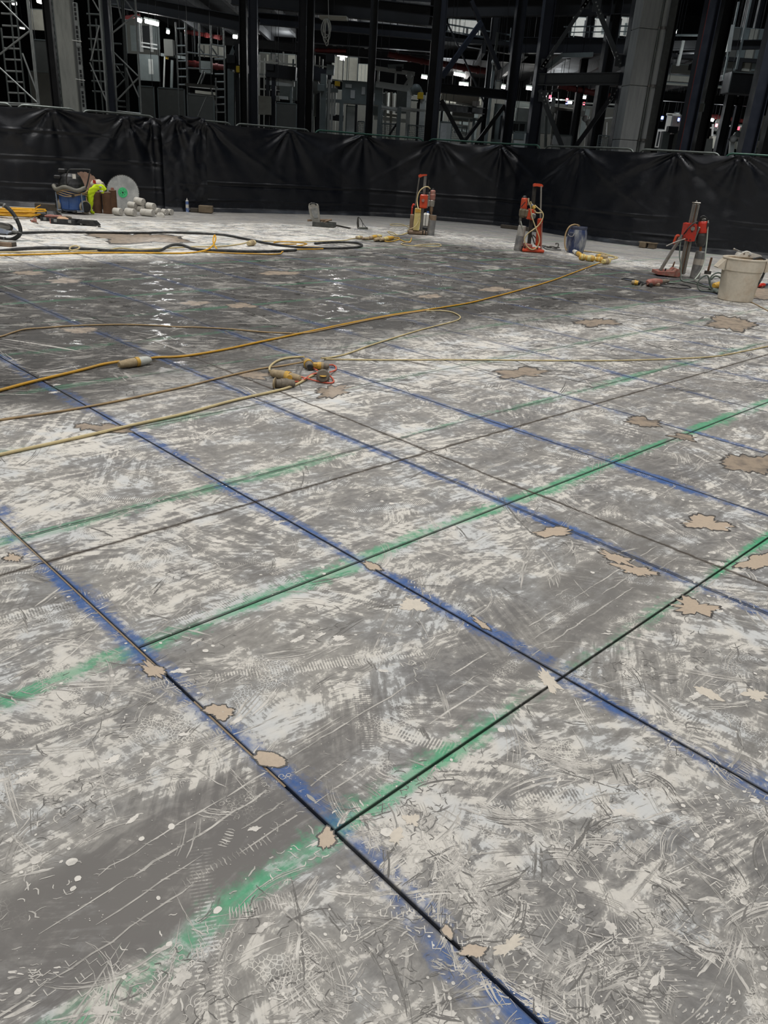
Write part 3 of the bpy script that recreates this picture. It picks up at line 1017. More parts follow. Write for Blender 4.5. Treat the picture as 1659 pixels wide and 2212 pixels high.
for k, (x0, x1, gr, lab) in enumerate(pan):
    a0, a1 = A(x0), A(x1)
    p0, p1 = BF(a0), BF(a1)
    p0, p1 = Vector((p0[0], p0[1], 0)), Vector((p1[0], p1[1], 0))
    back = Vector((0, 0, 0))
    zt, r, g_ = 2.12 + (.03 if gr else .015), .16, .10

    def onp(a, z):                                     # a little behind the sheeting
        q0, q1 = BF(max(0, a - .15)), BF(min(BLEN, a + .15))
        e = (q1 - q0) / np.linalg.norm(q1 - q0)
        c = BF(a)
        return Vector((c[0] - e[1] * g_, c[1] + e[0] * g_, z))
    a0, a1 = a0 + .03, a1 - .03
    d = (p1 - p0).normalized()
    t = thing('site_fence', lab, 'fence', onp((a0 + a1) / 2, 0), 'fence panels around the slab')
    pts = [onp(a0, .06), onp(a0, zt - r)]
    for q in range(1, 6):
        th = q / 5 * math.pi / 2
        pts.append(onp(a0 + r - r * math.cos(th), zt - r + r * math.sin(th)))
    for q in range(1, 12):
        pts.append(onp(a0 + r + (a1 - a0 - 2 * r) * q / 12, zt))
    for q in range(6):
        th = q / 5 * math.pi / 2
        pts.append(onp(a1 - r + r * math.sin(th), zt - r + r * math.cos(th)))
    p0, p1 = onp(a0, 0), onp(a1, 0)
    pts.append(onp(a1, .06))
    MB().tube(pts, .024, 8, smooth_path=False).build('frame', GREENT if gr else GALV, t)
    MB().tube([onp(a0 + (a1 - a0) * q / 12, .25) for q in range(13)], .018, 6, smooth_path=False).build('rail', GREENT if gr else GALV, t)
    nb = int((p1 - p0).length / .5)
    for q in range(1, nb):
        c = onp(a0 + (a1 - a0) * q / nb, 0)
        MB().tube([c + Vector((0, 0, .25)), c + Vector((0, 0, zt))], .006, 5).build('bar', GREENT if gr else GALV, t)
    for c in (onp(a0 + .14, 0), onp(a1 - .14, 0)):
        MB().box(c + Vector((0, 0, .035)), (.16, .13, .07), math.atan2(d.y, d.x), bev=.01).build('foot', FEET, t)
# ------------------------------------------------------------------ materials of the gear
ORANGE = pbr('orange_paint', rgb(206, 72, 38), .45, dirt=rgb(150, 84, 62), amt=.55, scale=14)
RED = pbr('red_paint', rgb(196, 52, 36), .42, dirt=rgb(140, 70, 58), amt=.5, scale=14)
PINKRED = pbr('dusty_red_paint', rgb(158, 96, 84), .6, dirt=rgb(156, 134, 120), amt=.7, scale=16)
STEEL = pbr('dull_steel', rgb(128, 126, 122), .42, .75, amt=.4)
DSTEEL = pbr('dark_steel', rgb(70, 68, 64), .45, .7, amt=.4)
ALU = pbr('aluminium_rail', rgb(168, 164, 156), .38, .7, dirt=rgb(110, 96, 80), amt=.4)
BIT = pbr('core_bit_steel', rgb(128, 128, 128), .5, .4, dirt=rgb(176, 172, 164), amt=.6, scale=6)
BITW = pbr('slurry_splashed_bit', rgb(172, 168, 160), .6, .1, dirt=rgb(120, 118, 114), amt=.6, scale=6)
RUST = pbr('rusty_steel', rgb(98, 70, 50), .75, .2, dirt=rgb(126, 96, 72), amt=.6, scale=7)
BROWN = pbr('brown_grime', rgb(124, 104, 84), .7, dirt=rgb(152, 132, 110), amt=.6)
BLACK = pbr('black_plastic', rgb(28, 29, 30), .5, dirt=rgb(70, 70, 68), amt=.45, scale=12)
RUBBER = pbr('black_rubber_hose', rgb(38, 39, 40), .6, dirt=rgb(96, 96, 92), amt=.5, scale=12)
GREY = pbr('grey_plastic', rgb(120, 122, 120), .5, dirt=rgb(160, 156, 148), amt=.55, scale=12)
DUSTYGREY = pbr('dusty_grey_rubber', rgb(112, 104, 92), .75, dirt=rgb(146, 134, 118), amt=.6, scale=30)
YCABLE = pbr('yellow_cable', rgb(200, 150, 40), .5, dirt=rgb(168, 142, 92), amt=.6, scale=8)
BCABLE = pbr('dusty_tan_cable', rgb(166, 140, 100), .6, dirt=rgb(148, 130, 108), amt=.6, scale=8)
CCABLE = pbr('cream_cable', rgb(206, 188, 140), .55, dirt=rgb(176, 160, 124), amt=.5, scale=8)
BRIGHTY = pbr('bright_yellow_cable', rgb(226, 170, 36), .45, dirt=rgb(186, 132, 24), amt=.5, scale=10)
YPLAST = pbr('yellow_plastic', rgb(212, 166, 62), .5, dirt=rgb(160, 134, 88), amt=.6, scale=22)
YCREAM = pbr('cream_yellow_plastic', rgb(214, 196, 128), .5, dirt=rgb(170, 148, 108), amt=.5, scale=12)
DUSTCON = pbr('dust_caked_connector', rgb(160, 142, 110), .75, dirt=rgb(186, 168, 138), amt=.6, scale=40)
ORLEAD = pbr('orange_lead', rgb(216, 104, 82), .5, dirt=rgb(206, 138, 116), amt=.5, scale=20)
WHITE = pbr('white_plastic', rgb(220, 218, 210), .5, dirt=rgb(186, 178, 162), amt=.4, scale=12)
BLUE = pbr('blue_plastic', rgb(52, 88, 148), .4, dirt=rgb(92, 112, 146), amt=.4, scale=9)
DRUM = pbr('slurry_streaked_blue_drum', rgb(44, 58, 96), .55, dirt=rgb(158, 160, 158), amt=.9, scale=6, stretch=(1, 1, .35))
BUCKET = pbr('stained_white_bin', rgb(212, 202, 184), .6, dirt=rgb(182, 158, 132), amt=.55, scale=4)
CORE = pbr('concrete_core', rgb(206, 202, 192), .85, dirt=rgb(176, 170, 160), amt=.6, scale=10)
HIVIS = pbr('hi_vis_cloth', rgb(214, 240, 30), .8, dirt=rgb(176, 208, 20), amt=.4)
SILVER = pbr('reflective_tape', rgb(186, 190, 192), .35, .3)
COPPER = pbr('copper_spindle', rgb(178, 122, 78), .4, .6)
WOOD = pbr('dirty_timber', rgb(122, 108, 88), .85, dirt=rgb(84, 74, 62), amt=.6, scale=6)
DWOOD = pbr('dark_timber', rgb(72, 66, 58), .85, dirt=rgb(98, 90, 80), amt=.6, scale=6)
BLADE = pbr('saw_blade_steel', rgb(186, 188, 186), .38, .45, dirt=rgb(222, 222, 216), amt=.6, scale=5)
OLDBLADE = pbr('rusty_blade_steel', rgb(160, 130, 112), .7, .1, dirt=rgb(130, 100, 84), amt=.6, scale=6)
BGREEN = pbr('green_hub_paint', rgb(70, 186, 120), .45)
GREENHOSE = pbr('grey_green_hose', rgb(92, 104, 96), .5, dirt=rgb(140, 142, 132), amt=.6, scale=8)
CREAMHOSE = pbr('cream_hose', rgb(196, 184, 158), .5, dirt=rgb(160, 148, 124), amt=.5, scale=8)
CLEARHOSE = pbr('pale_hose', rgb(176, 184, 172), .4, dirt=rgb(150, 148, 134), amt=.5, scale=8)
KH = Vector((0, 0, CAMH))


def rr(px, P):
    return px / ppm(P)


def base_of(x, y):
    return G(x, y)


def plane_pt(Y):
    return lambda x, y, dy=0.0: at(x, y, Y + dy)


def cable(name, label, pts, r, mat, cat='cable', group=None, z=None, seg=6, n=7):
    """pts: pixel points on the slab, or (x, y, height)"""
    P = []
    for q in pts:
        h = q[2] if len(q) > 2 else 0
        P.append(G(q[0], q[1], r + .0015 + h + (z or 0)))
    o = MB().tube(P, r, n, seg=seg).build(name, mat)
    return tag(o, label, cat, group)


# ------------------------------------------------------------------ cables and leads lying on the slab
cable('power_cable', 'thick yellow cable from the left edge to the inline connector', [(-60, 858), (0, 843), (60, 827), (130, 810), (180, 798), (222, 787), (259, 781, .012)], .0105, YCABLE)
cable('power_cable', 'long yellow cable from the inline connector across to the drum connectors', [(325, 774, .012), (340, 772), (400, 769), (480, 756), (560, 739), (650, 720), (760, 697), (850, 680), (930, 668), (1010, 655), (1060, 643), (1110, 630), (1190, 607), (1250, 585), (1290, 570), (1312, 563)], .0095, YCABLE)
cable('power_cable', 'thin dusty cable curving in from the left edge to run beside the long yellow cable', [(-40, 731), (0, 727), (28, 718), (55, 711), (95, 708), (150, 704), (205, 702), (270, 701), (335, 703), (380, 706), (430, 707), (500, 711), (560, 716.5), (610, 719), (660, 719.5), (720, 708), (800, 691), (880, 677), (926, 670)], .007, BCABLE)
cable('power_cable', 'thin cable doubling back in a hairpin loop below the long yellow cable', [(921, 671.5, .008), (950, 671), (975, 674), (991, 681), (994, 687), (984, 693), (950, 702), (910, 712), (860, 727), (800, 746), (750, 764), (715, 772), (694, 774, .02)], .007, CCABLE)
cable('power_cable', 'thin straight cable running from the upper connectors to the right edge', [(700, 776), (780, 777), (850, 777.5), (1000, 777), (1160, 778.5), (1300, 779), (1400, 777), (1480, 774), (1550, 769), (1610, 758), (1659, 748), (1720, 738)], .0065, CCABLE)
cable('power_cable', 'thin brown cable from the left edge to the upper connectors', [(-50, 917), (0, 907), (100, 893), (180, 880), (250, 867), (330, 850), (400, 835), (480, 815), (560, 797), (610, 790), (655, 782, .02)], .0072, BCABLE)
cable('power_cable', 'thick tan cable from the left edge curving round the fault breaker', [(-50, 996), (0, 982), (100, 960), (200, 938), (300, 915), (400, 893), (500, 866), (580, 848), (620, 838), (645, 828), (662, 818), (675, 811), (690, 804, .02)], .0092, CCABLE)
cable('power_cable', 'loop of tan cable between the two connector pairs', [(583, 801, .025), (582, 796, .02), (586, 789), (596, 781), (612, 775), (632, 772), (648, 771), (657, 771, .02)], .009, CCABLE)


def connector(name, label, p0, p1, r, mats, parent=None, cap=True):
    """tapered two-piece cable connector lying between two points"""
    p0, p1 = Vector(p0), Vector(p1)
    t = thing(name, label, 'connector', (p0 + p1) / 2 - Vector((0, 0, r)), 'cable connectors')
    d = (p1 - p0)
    MB().lathe(p0, p0 + d * .22, [(0, r * .62), (.2, r * .8), (.9, r * .86), (1, r * .7)], 16).build('gland', mats[0], t)
    MB().lathe(p0 + d * .20, p0 + d * .52, [(0, r * .84), (.1, r * .95), (.9, r), (1, r * .9)], 18).build('body', mats[1], t)
    MB().lathe(p0 + d * .50, p0 + d * .60, [(0, r * 1.08), (1, r * 1.08)], 18).build('collar', mats[2], t)
    MB().lathe(p0 + d * .58, p1, [(0, r), (.3, r), (.75, r * .86), (.93, r * .62), (1, r * .4)], 18).build('plug', mats[3], t)
    sd = d.cross(Vector((0, 0, 1))).normalized()
    MB().box(p0 + d * .5 - sd * r * 1.02, (r * .9, r * .35, r * .5), math.atan2(d.y, d.x), bev=.003).build('latch', mats[1], t)
    return t


r_ = .034
connector('cable_connector', 'dusty inline connector with a yellow ring joining the two thick yellow cables', G(257, 788, r_), G(326, 777, r_), r_, (DUSTCON, DUSTCON, YPLAST, pbr('pale_grey_cap', rgb(186, 188, 180), .5, amt=.4, scale=30)))
# ring of connectors round the orange fault breaker
t = thing('residual_current_breaker', 'orange adaptor lead with round grey rubber fault breaker and four connector ends', 'adaptor', G(640, 825))
pu0, pu1 = G(698, 812, .0), G(698, 812, .058)
MB().lathe(pu0, pu1, [(0, .040), (.12, .049), (.35, .050), (.5, .047), (.65, .050), (.9, .048), (1, .040)], 24).build('breaker_puck', DUSTYGREY, t)
MB().lathe(pu1, pu1 + Vector((0, 0, .003)), [(0, .026), (1, .024)], 18).build('label_disc', YPLAST, t)


def P8(x, y, h):
    return G(560 + x / 8.295, 740 + y / 8.295, h)


for pts in ([(745, 615, .03), (850, 640, .02), (950, 668, .01), (1050, 692, .008), (1180, 718, .008), (1290, 722, .008), (1335, 695, .008), (1312, 640, .012), (1255, 590, .03)],
            [(912, 405, .03), (935, 440, .012), (985, 470, .012), (1045, 500, .03)], [(1250, 402, .03), (1320, 402, .012), (1370, 430, .008), (1375, 480, .008), (1330, 510, .012), (1265, 530, .03)],
            [(1045, 545, .03), (960, 565, .02), (900, 595, .012), (830, 640, .024), (760, 680, .012), (690, 700, .012), (625, 700, .028)]):
    MB().tube([P8(*q) for q in pts], .0062, 8).build('lead', ORLEAD, t)


def tee(p0, p1, r, mats, par):
    p0, p1 = Vector(p0), Vector(p1)
    d = p1 - p0
    b = MB().lathe(p0, p0 + d * .55, [(0, r * .6), (.08, r * .85), (.5, r * .9), (.52, r), (.9, r * 1.02), (1, r * .95)], 18).build('connector_body', mats[0], par)
    MB().lathe(p0 + d * .50, p0 + d * .64, [(0, r * 1.08), (1, r * 1.05)], 18).build('connector_collar', mats[1], b)
    MB().lathe(p0 + d * .62, p1, [(0, r * .9), (.5, r * .85), (.9, r * .7), (1, r * .35)], 18).build('connector_boot', mats[2], b)
    return b


b_ = tee(P8(215, 540, .034), P8(745, 650, .030), .034, (DUSTCON, YPLAST, DUSTCON), t)
c0 = P8(530, 640, .030)
MB().lathe(c0 + Vector((-.02, .03, 0)), c0 + Vector((.006, -.022, .006)), [(0, .026), (.9, .027), (1, .022)], 18).build('screw_cap', YPLAST, b_)
b_ = tee(P8(285, 735, .030), P8(640, 735, .026), .036, (DUSTYGREY, DUSTYGREY, DUSTYGREY), t)
MB().lathe(P8(262, 728, .034), P8(290, 731, .034), [(0, .036), (.5, .041), (1, .041)], 20).build('end_flange', DUSTCON, b_)
b_ = tee(P8(960, 405, .032), P8(1255, 425, .028), .028, (YPLAST, DUSTCON, DUSTYGREY), t)
MB().box(P8(1000, 400, .05), (.03, .026, .026), .2, bev=.004).build('latch', YPLAST, b_)
b_ = tee(P8(850, 330, .034), P8(912, 440, .030), .036, (DUSTCON, YPLAST, DUSTYGREY), t)
MB().lathe(P8(905, 425, .032), P8(908, 440, .032), [(0, .026), (1, .018)], 16).build('socket_mouth', BLACK, b_)

# hoses and cables in the far left
cable('water_hose', 'long black water hose lying across the slab behind the tan puddle', [(6, 503), (60, 502.5), (120, 501), (200, 502), (300, 503), (370, 502), (430, 504), (480, 507), (520, 514), (560, 522), (600, 529), (650, 534), (720, 536), (770, 534), (782, 529), (765, 524), (720, 523), (680, 526)], .020, RUBBER, 'hose')
cable('water_hose', 'black hose lying under the yellow cables in front of the tan puddle', [(-30, 545), (10, 541), (50, 537), (110, 535), (150, 536), (190, 538), (250, 542), (310, 543), (345, 541), (360, 534, .03), (375, 529, .05), (395, 530, .04), (415, 537), (440, 540), (480, 541), (540, 543), (600, 542), (640, 540)], .022, RUBBER, 'hose')
cable('power_cable', 'yellow cable with one small standing loop in front of the tan puddle', [(-40, 545), (20, 544.5), (80, 544), (140, 542.5), (165, 539, .02), (172, 534, .05), (163, 531, .06), (152, 534, .05), (153, 540, .02), (175, 543), (230, 540), (260, 536), (300, 539), (360, 536), (420, 533), (480, 532), (520, 527), (535, 523)], .011, CCABLE)
cable('power_cable', 'bright yellow cable lying foremost beside the edge of the white dust, with an upright loop', [(-40, 552), (20, 551), (90, 549), (150, 547), (220, 546), (300, 546), (380, 547), (420, 545), (445, 540, .03), (460, 530, .08), (466, 516, .14), (464, 508, .17), (461, 514, .14), (461, 524, .08), (467, 536, .01), (472, 541)], .012, BRIGHTY)
cable('power_cable', 'tan cable meandering in loops right of the standing yellow loop', [(430, 543), (500, 547), (540, 548), (600, 549), (612, 543), (640, 539), (690, 538), (700, 535), (670, 533), (640, 532), (655, 529), (662, 526), (640, 523), (610, 522), (592, 524), (600, 528), (640, 527)], .011, YCABLE)
cable('power_cable', 'thin cable from the round connector to the cluster of yellow connectors', [(545, 522), (580, 521), (640, 522), (700, 521), (745, 519), (758, 516), (775, 514)], .009, CCABLE)
q0, q1 = G(536, 526, .05), G(548, 524, .05)
connector('cable_connector', 'round cream connector lying alone between the left cables', q0, q1 + (q1 - q0) * .2, .05, (CCABLE, DUSTCON, DUSTCON, CCABLE))
# coil of yellow cable at the left edge
t = thing('cable_coil', 'heap of coiled bright yellow cable at the left edge', 'cable', G(18, 466))
random.seed(3)
cc = G(16, 467)
m = MB()
pts = []
for k in range(230):
    th = k * .42
    R = .62 + .16 * math.sin(k * .37) + .05 * math.sin(k * 1.9)
    pts.append(cc + Vector((R * math.cos(th) + .05 * math.sin(k * .13), R * .62 * math.sin(th) + .04 * math.sin(k * .23), .02 + .15 * (k / 230) ** .8 * (1 - .35 * abs(math.sin(k * .21))))))
m.tube(pts, .012, 6, seg=2)
m.build('coil', BRIGHTY, t)
MB().tube([cc + Vector((.5, .1, .13)), cc + Vector((.56, .15, .2)), cc + Vector((.62, .2, .24))], .009, 6).build('loose_end', BRIGHTY, t)
# hose arching out of frame with the blue machine corner
Yh = G(30, 519).y
p = plane_pt(Yh)
t = thing('vacuum_hose', 'stiff black ribbed hose arching up at the left edge', 'hose', G(14, 519))
hp = [(-30, 447), (0, 441), (14, 447), (28, 461), (38, 478), (44, 495), (42, 507), (32, 515), (18, 518), (0, 515), (-30, 508)]
MB().tube([p(x, y) for x, y in hp], rr(4.2, G(20, 519)), 10).build('hose', RUBBER, t)
for k in range(4):
    x, y = ((8, 443), (33, 470), (43, 500), (12, 517))[k]
    x2, y2 = ((11, 445), (35, 473), (43, 503), (9, 517))[k]
    MB().tube([p(x, y), p(x2, y2)], rr(4.9, G(20, 519)), 10).build('hose_cuff', GREY, t)
o = MB().tube([G(-25, 486, .30), G(-6, 485, .27), G(20, 491, .2)], .045, 12)
t = thing('suction_wand', 'grey steel suction tube end poking in at the left edge', 'tube', G(-12, 498))
o.build('tube', STEEL, t)
MB().lathe(G(16, 490, .21), G(22, 491.5, .195), [(0, .052), (1, .05)], 14).build('end_ring', DSTEEL, t)
MB().tube([G(-25, 486, .30), G(-25, 498, .02)], .04, 8).build('elbow', STEEL, t)
t = thing('floor_tool', 'pale blue sucker head with a cable gland, on the slab at the left edge', 'vacuum head', G(0, 507))
q = G(0, 507)
MB().prism([(-.45, 0), (.10, 0), (.16, .05), (.10, .11), (-.1, .15), (-.45, .16)], .3, q, (1, 0, 0), (0, 0, 1), (0, 1, 0)).build('shell', pbr('pale_blue_plastic', rgb(150, 160, 178), .5, dirt=rgb(180, 180, 178), amt=.6), t)
MB().cyl(q + Vector((.14, .12, .06)), q + Vector((.24, .12, .05)), .03, .02, 10).build('gland', GREY, t)
MB().box(q + Vector((-.2, .15, .012)), (.62, .34, .022), bev=.006).build('skid', BLACK, t)
t = thing('timber_batten', 'short brown batten lying at the left edge below the black hose', 'timber', G(5, 529))
MB().box(G(5, 527, .03) - Vector((.15, 0, 0)), (.62, .11, .055), -.03, bev=.006).build('batten', BROWN, t)
MB().box(G(28, 528, .03) + Vector((.015, 0, 0)), (.02, .12, .062), -.03, bev=.004).build('end_cap', DWOOD, t)

# ------------------------------------------------------------------ wet vacuum with its trolley
B0 = G(160, 461)
p = plane_pt(B0.y)
t = thing('wet_vacuum', 'blue wheeled wet vacuum with black motor head and wound cable', 'vacuum', B0)
k = rr(1, B0)
c = p(160, 459)
top = p(163, 411)
ax = Vector((0, 0, 1))
hb = (top - c).length
MB().lathe(c + ax * .06, c + ax * hb, [(0, 23 * k), (.04, 25.5 * k), (.5, 26.5 * k), (.95, 27.5 * k), (1, 28.5 * k)], 26).build('tank', BLUE, t)
for a_ in (-.9, .0, .9):
    th = -math.pi / 2 + a_
    x0 = c + Vector((26.8 * k * math.cos(th), 26.8 * k * math.sin(th), .12))
    MB().tube([x0, x0 + ax * (hb - .2)], .014, 6).build('tank_rib', BLUE, t)
MB().lathe(c + ax * hb, c + ax * (hb + .05), [(0, 30 * k), (1, 29 * k)], 26).build('tank_rim', BLACK, t)
h0 = c + ax * (hb + .05)
hd = MB().lathe(h0, h0 + ax * .28, [(0, 27 * k), (.25, 26 * k), (.55, 23 * k), (.8, 20 * k), (1, 14 * k)], 22).build('motor_head', BLACK, t)
MB().box(h0 + Vector((-14 * k, -.04, .32)), (16 * k, 14 * k, .10), bev=.02).build('motor_cap', BLACK, hd)
MB().box(h0 + Vector((-21 * k, -.16, .20)), (14 * k, 10 * k, .07), bev=.015).build('air_inlet', BLACK, hd)
MB().prism([(0, 0), (7 * k, 0), (7 * k, 9 * k), (0, 9 * k)], .004, p(157, 386, -.33), (1, 0, 0), (0, 0, 1), (0, -1, 0)).build('white_tag', WHITE, hd)
MB().tube([p(143, 408, -.3), p(144, 380, -.3), p(149, 368, -.3), p(156, 366, -.3), p(192, 366.5, -.26), p(193.5, 371, -.26), p(190, 392, -.25), p(186, 406, -.22)], .014, 8).build('push_handle', BLACK, t)
hose = MB()
hp = []
for i in range(15):
    th = math.pi * (.98 + .9 * i / 14)
    hp.append(c + Vector((36 * k * math.cos(th), 30 * k * math.sin(th), hb + .03 + .03 * math.sin(i))))
hose.tube(hp, .042, 10).build('suction_hose', pbr('grey_ribbed_hose', rgb(112, 110, 100), .6), t)
cb = MB()
for w in range(4):
    cb.tube([c + Vector((31 * k * math.cos(th), 31 * k * math.sin(th), hb - .02 - .028 * w + .025 * math.sin(3 * th + w))) for th in [2 * math.pi * i / 18 + math.pi for i in range(15)]], .011, 6)
cb.build('wound_cable', BCABLE, t)
fr = MB()
for sx in (-1, 1):
    fr.tube([c + Vector((sx * 27 * k, -.18, .03)), c + Vector((sx * 27 * k, -.2, hb - .05))], .015, 8)
    fr.tube([c + Vector((sx * 27 * k, -.18, .05)), c + Vector((sx * 26 * k, .22, .05))], .015, 8)
fr.tube([c + Vector((-27 * k, -.2, .05)), c + Vector((27 * k, -.2, .05))], .015, 8)
fr.build('trolley_frame', pbr('grey_blue_steel', rgb(136, 148, 164), .4, .5), t)
MB().lathe(c + Vector((14 * k, -.31, .36)), c + Vector((14 * k, -.34, .36)), [(0, .03), (1, .03)], 12).build('outlet_cap', BLACK, t)
for sx in (-1, 1):
    w = c + Vector((sx * 29 * k, -.1, .135))
    yaw = .5 if sx < 0 else -.5
    d = Vector((math.cos(yaw), math.sin(yaw), 0)) * sx
    d = Vector((sx * .8, -.6, 0))
    wh = MB().lathe(w - d * .03, w + d * .03, [(0, .115), (.15, .135), (.85, .135), (1, .115)], 22, caps=False).build('wheel', pbr('pale_rubber', rgb(150, 140, 122), .7, amt=.4), t)
    MB().lathe(w - d * .022, w + d * .022, [(0, .112), (1, .112)], 20).build('wheel_hub', BLACK, wh)
for sx in (-.6, .6):
    w = c + Vector((sx * 24 * k, -.27, .035))
    MB().lathe(w - Vector((.015, 0, 0)), w + Vector((.015, 0, 0)), [(0, .034), (1, .034)], 12).build('castor', BLACK, t)

# things behind and beside the vacuum
B1 = G(196, 452)
t = thing('saw_blade', 'large worn rust-brown saw blade leaning behind the blue vacuum', 'saw blade', B1)
q = at(182, 411, B1.y)


def disc(mb, c, r, teeth, th, lean, face=Vector((0, -1, 0)), hole=.03):
    ez = Vector((face.x, face.y, math.sin(lean))).normalized()
    ex = Vector((0, 0, 1)).cross(ez).normalized()
    ey = ez.cross(ex)
    n = teeth * 4 if teeth else 48
    out = []
    for i in range(n):
        a = 2 * math.pi * i / n
        R = r
        if teeth and i % 4 == 0:
            R = r * .955
        out.append((R * math.cos(a), R * math.sin(a)))
    mb.prism(out, th, c, ex, ey, ez)
    return ex, ey, ez


m = MB()
disc(m, q, q.z - .006, 24, .008, .12)
m.build('blade_disc', OLDBLADE, t)
m = MB()
disc(m, q + Vector((0, -.012, 0)), .09, 0, .006, .12)
m.build('hub_plate', RUST, t)
B1 = G(214, 455)
p = plane_pt(B1.y)
t = thing('plastic_sack', 'white sack with a red label on top of the brown steel tubes', 'sack', p(212, 403, .18))
m = MB()
rings = []
for i in range(9):
    u = i / 8
    a0 = p(199 + 24 * u, 397 + 4 * u, .15)
    w = (.05 + .10 * math.sin(math.pi * (.08 + .84 * u)) ** .7)
    rings.append([a0 + Vector((.02 * math.sin(7 * j + i), w * .8 * math.cos(2 * math.pi * j / 12), w * (.72 + .12 * math.sin(j * 3 + i)) * math.sin(2 * math.pi * j / 12))) for j in range(12)])
m.loft(rings)
m.build('sack_body', pbr('white_sack', rgb(206, 198, 178), .7, amt=.4), t)
MB().prism([(0, 0), (.07, -.01), (.07, .07), (0, .08)], .004, p(201, 396, -.005), (1, 0, 0), (0, 0, 1), (0, -1, 0)).build('red_label', RED, t)
for x, yb, yt, w, lab, dyy in ((211.5, 460, 415, 9.6, 'rusty brown core tube standing nearest the yellow jacket', -.02), (233, 461.5, 416, 9.2, 'rusty brown core tube standing in the middle, its rim paler', -.05), (246.5, 458, 411.5, 7.5, 'rusty brown core tube standing nearest the new saw blade', 0)):
    b0 = G(x, yb)
    t0_ = at(x - 1.5, yt, b0.y)
    r = rr(w, b0)
    t = thing('core_tube', lab, 'core barrel', b0, 'steel core tubes by the vacuum')
    MB().lathe(b0 + Vector((0, 0, .002)), Vector((b0.x, b0.y, t0_.z)), [(0, r), (.02, r * 1.03), (.09, r * 1.03), (.10, r), (1, r)], 22).build('tube', RUST, t)
    MB().lathe(Vector((b0.x, b0.y, t0_.z)), Vector((b0.x, b0.y, t0_.z + .012)), [(0, r * 1.02), (1, r * .97)], 22).build('top_plate', BROWN, t)
    if w < 8:
        MB().lathe(Vector((b0.x, b0.y, t0_.z + .01)), Vector((b0.x, b0.y, t0_.z + .06)), [(0, r * .5), (.6, r * .5), (.62, r * .4), (1, r * .4)], 6).build('threaded_hub', PINKRED, t)
# jacket slung over the tubes
jx = [(228, 411, 3), (223, 405, 4.5), (216, 403, 5), (208, 405, 5.5), (201, 410, 6), (196, 417, 6.5), (194, 426, 6.5), (195, 435, 6), (195.5, 444, 4.5), (195, 452, 3), (198, 458.5, 3.5), (204, 460, 2)]
t = thing('hi_vis_jacket', 'crumpled fluorescent yellow jacket slung over the brown tubes beside the vacuum', 'jacket', G(198, 462))
Yj = G(200, 463).y
rings = []
S_ = smooth2([Vector((a, b, c)) for a, b, c in jx], 2)
for i, q in enumerate(S_):
    nx_ = S_[min(i + 1, len(S_) - 1)] - S_[max(i - 1, 0)]
    cpt = at(q.x, q.y, Yj)
    a1 = at(q.x - nx_.y, q.y + nx_.x, Yj) - cpt
    a1.normalize()
    R = rr(q.z, cpt)
    rings.append([cpt + (a1 * math.cos(2 * math.pi * j / 20) + Vector((0, .65, 0)) * math.sin(2 * math.pi * j / 20)) * R * (1 + .28 * math.sin(j * 1.9 + i * .45) * math.sin(i * .3 + j) + .12 * math.sin(j * 5 + i)) for j in range(20)])
jk = MB().loft(rings).build('jacket_cloth', HIVIS, t)
MB().tube([at(219, 404, Yj - .1), at(221, 410, Yj - .11), at(221.5, 417, Yj - .1)], rr(4, B1), 10, taper=lambda u: 1 - .3 * u).build('sleeve', HIVIS, t)
MB().box(at(219, 413, Yj - .15), (.07, .02, .03), .2, bev=.005).build('reflective_band', SILVER, t)
MB().box(at(217, 404, Yj - .16), (.07, .02, .03), -.5, bev=.005).build('reflective_band', SILVER, t)

# big new saw blade
B1 = G(265, 455)
q = at(265.5, 416, B1.y)
t = thing('saw_blade', 'big shiny saw blade with a green hub propped against the black sheeting', 'saw blade', B1)
R = q.z - .004
m = MB()
ex, ey, ez = disc(m, q, R, 44, .006, .13)
m.build('blade_disc', BLADE, t)
m = MB()
for i in range(44):
    a = 2 * math.pi * (i + .5) / 44
    e = ex * math.cos(a) + ey * math.sin(a)
    m2 = ex * -math.sin(a) + ey * math.cos(a)
    Mx = Matrix((m2, e, ez)).transposed()
    MB().box(q + e * R * .975 + ez * .003, (R * .085, R * .05, .010), M=Mx).build('segment', DSTEEL if i % 1 == 0 else STEEL, t)
m = MB()
disc(m, q + ez * .007, R * .285, 0, .003, .13)
hub = m.build('green_hub', BGREEN, t, 'green painted hub')
m = MB()
disc(m, q + ez * .0105, R * .05, 0, .003, .13)
m.build('arbor_hole', BLACK, hub)
for i in range(6):
    a = i * math.pi / 3 + .3
    m = MB()
    disc(m, q + ez * .0105 + (ex * math.cos(a) + ey * math.sin(a)) * R * .14, R * .018, 0, .003, .13)
    m.build('pin_hole', BLACK, hub)

# concrete cores in a pile: (end a, end b, radius px)
CR = [((247, 455), (262, 460), 7.6, 'pale concrete core lying at the left end of the pile, nearest the brown tubes', 0, 0), ((273, 460), (291, 461), 7.8, 'cut-open concrete core lying low at the front, second from the brown tubes', 0, 0), ((279, 442), (294, 444), 6.6, 'concrete core on the second layer, below the topmost one', .17, .12),
      ((293, 433), (310, 437), 7.6, 'topmost concrete core of the pile, white with a round cut face', .34, .1), ((298, 451), (311, 450), 6.2, 'short grey core wedged inside the middle of the pile', .12, .12), ((319, 444.5), (333, 447), 7.4, 'concrete core with a smooth grey face on the right shoulder of the pile', .13, .1),
      ((306, 461.5), (331, 461.5), 7.4, 'long concrete core lying across the front of the pile', 0, -.05), ((337, 458), (345, 459), 6.6, 'stub of core with a broken face, right of the long front core', 0, .05), ((352, 459), (360, 460), 6.2, 'short grey core second from the right end of the pile', 0, 0), ((364, 458.5), (371, 460), 6.0, 'small chipped core at the right end of the pile', 0, 0)]
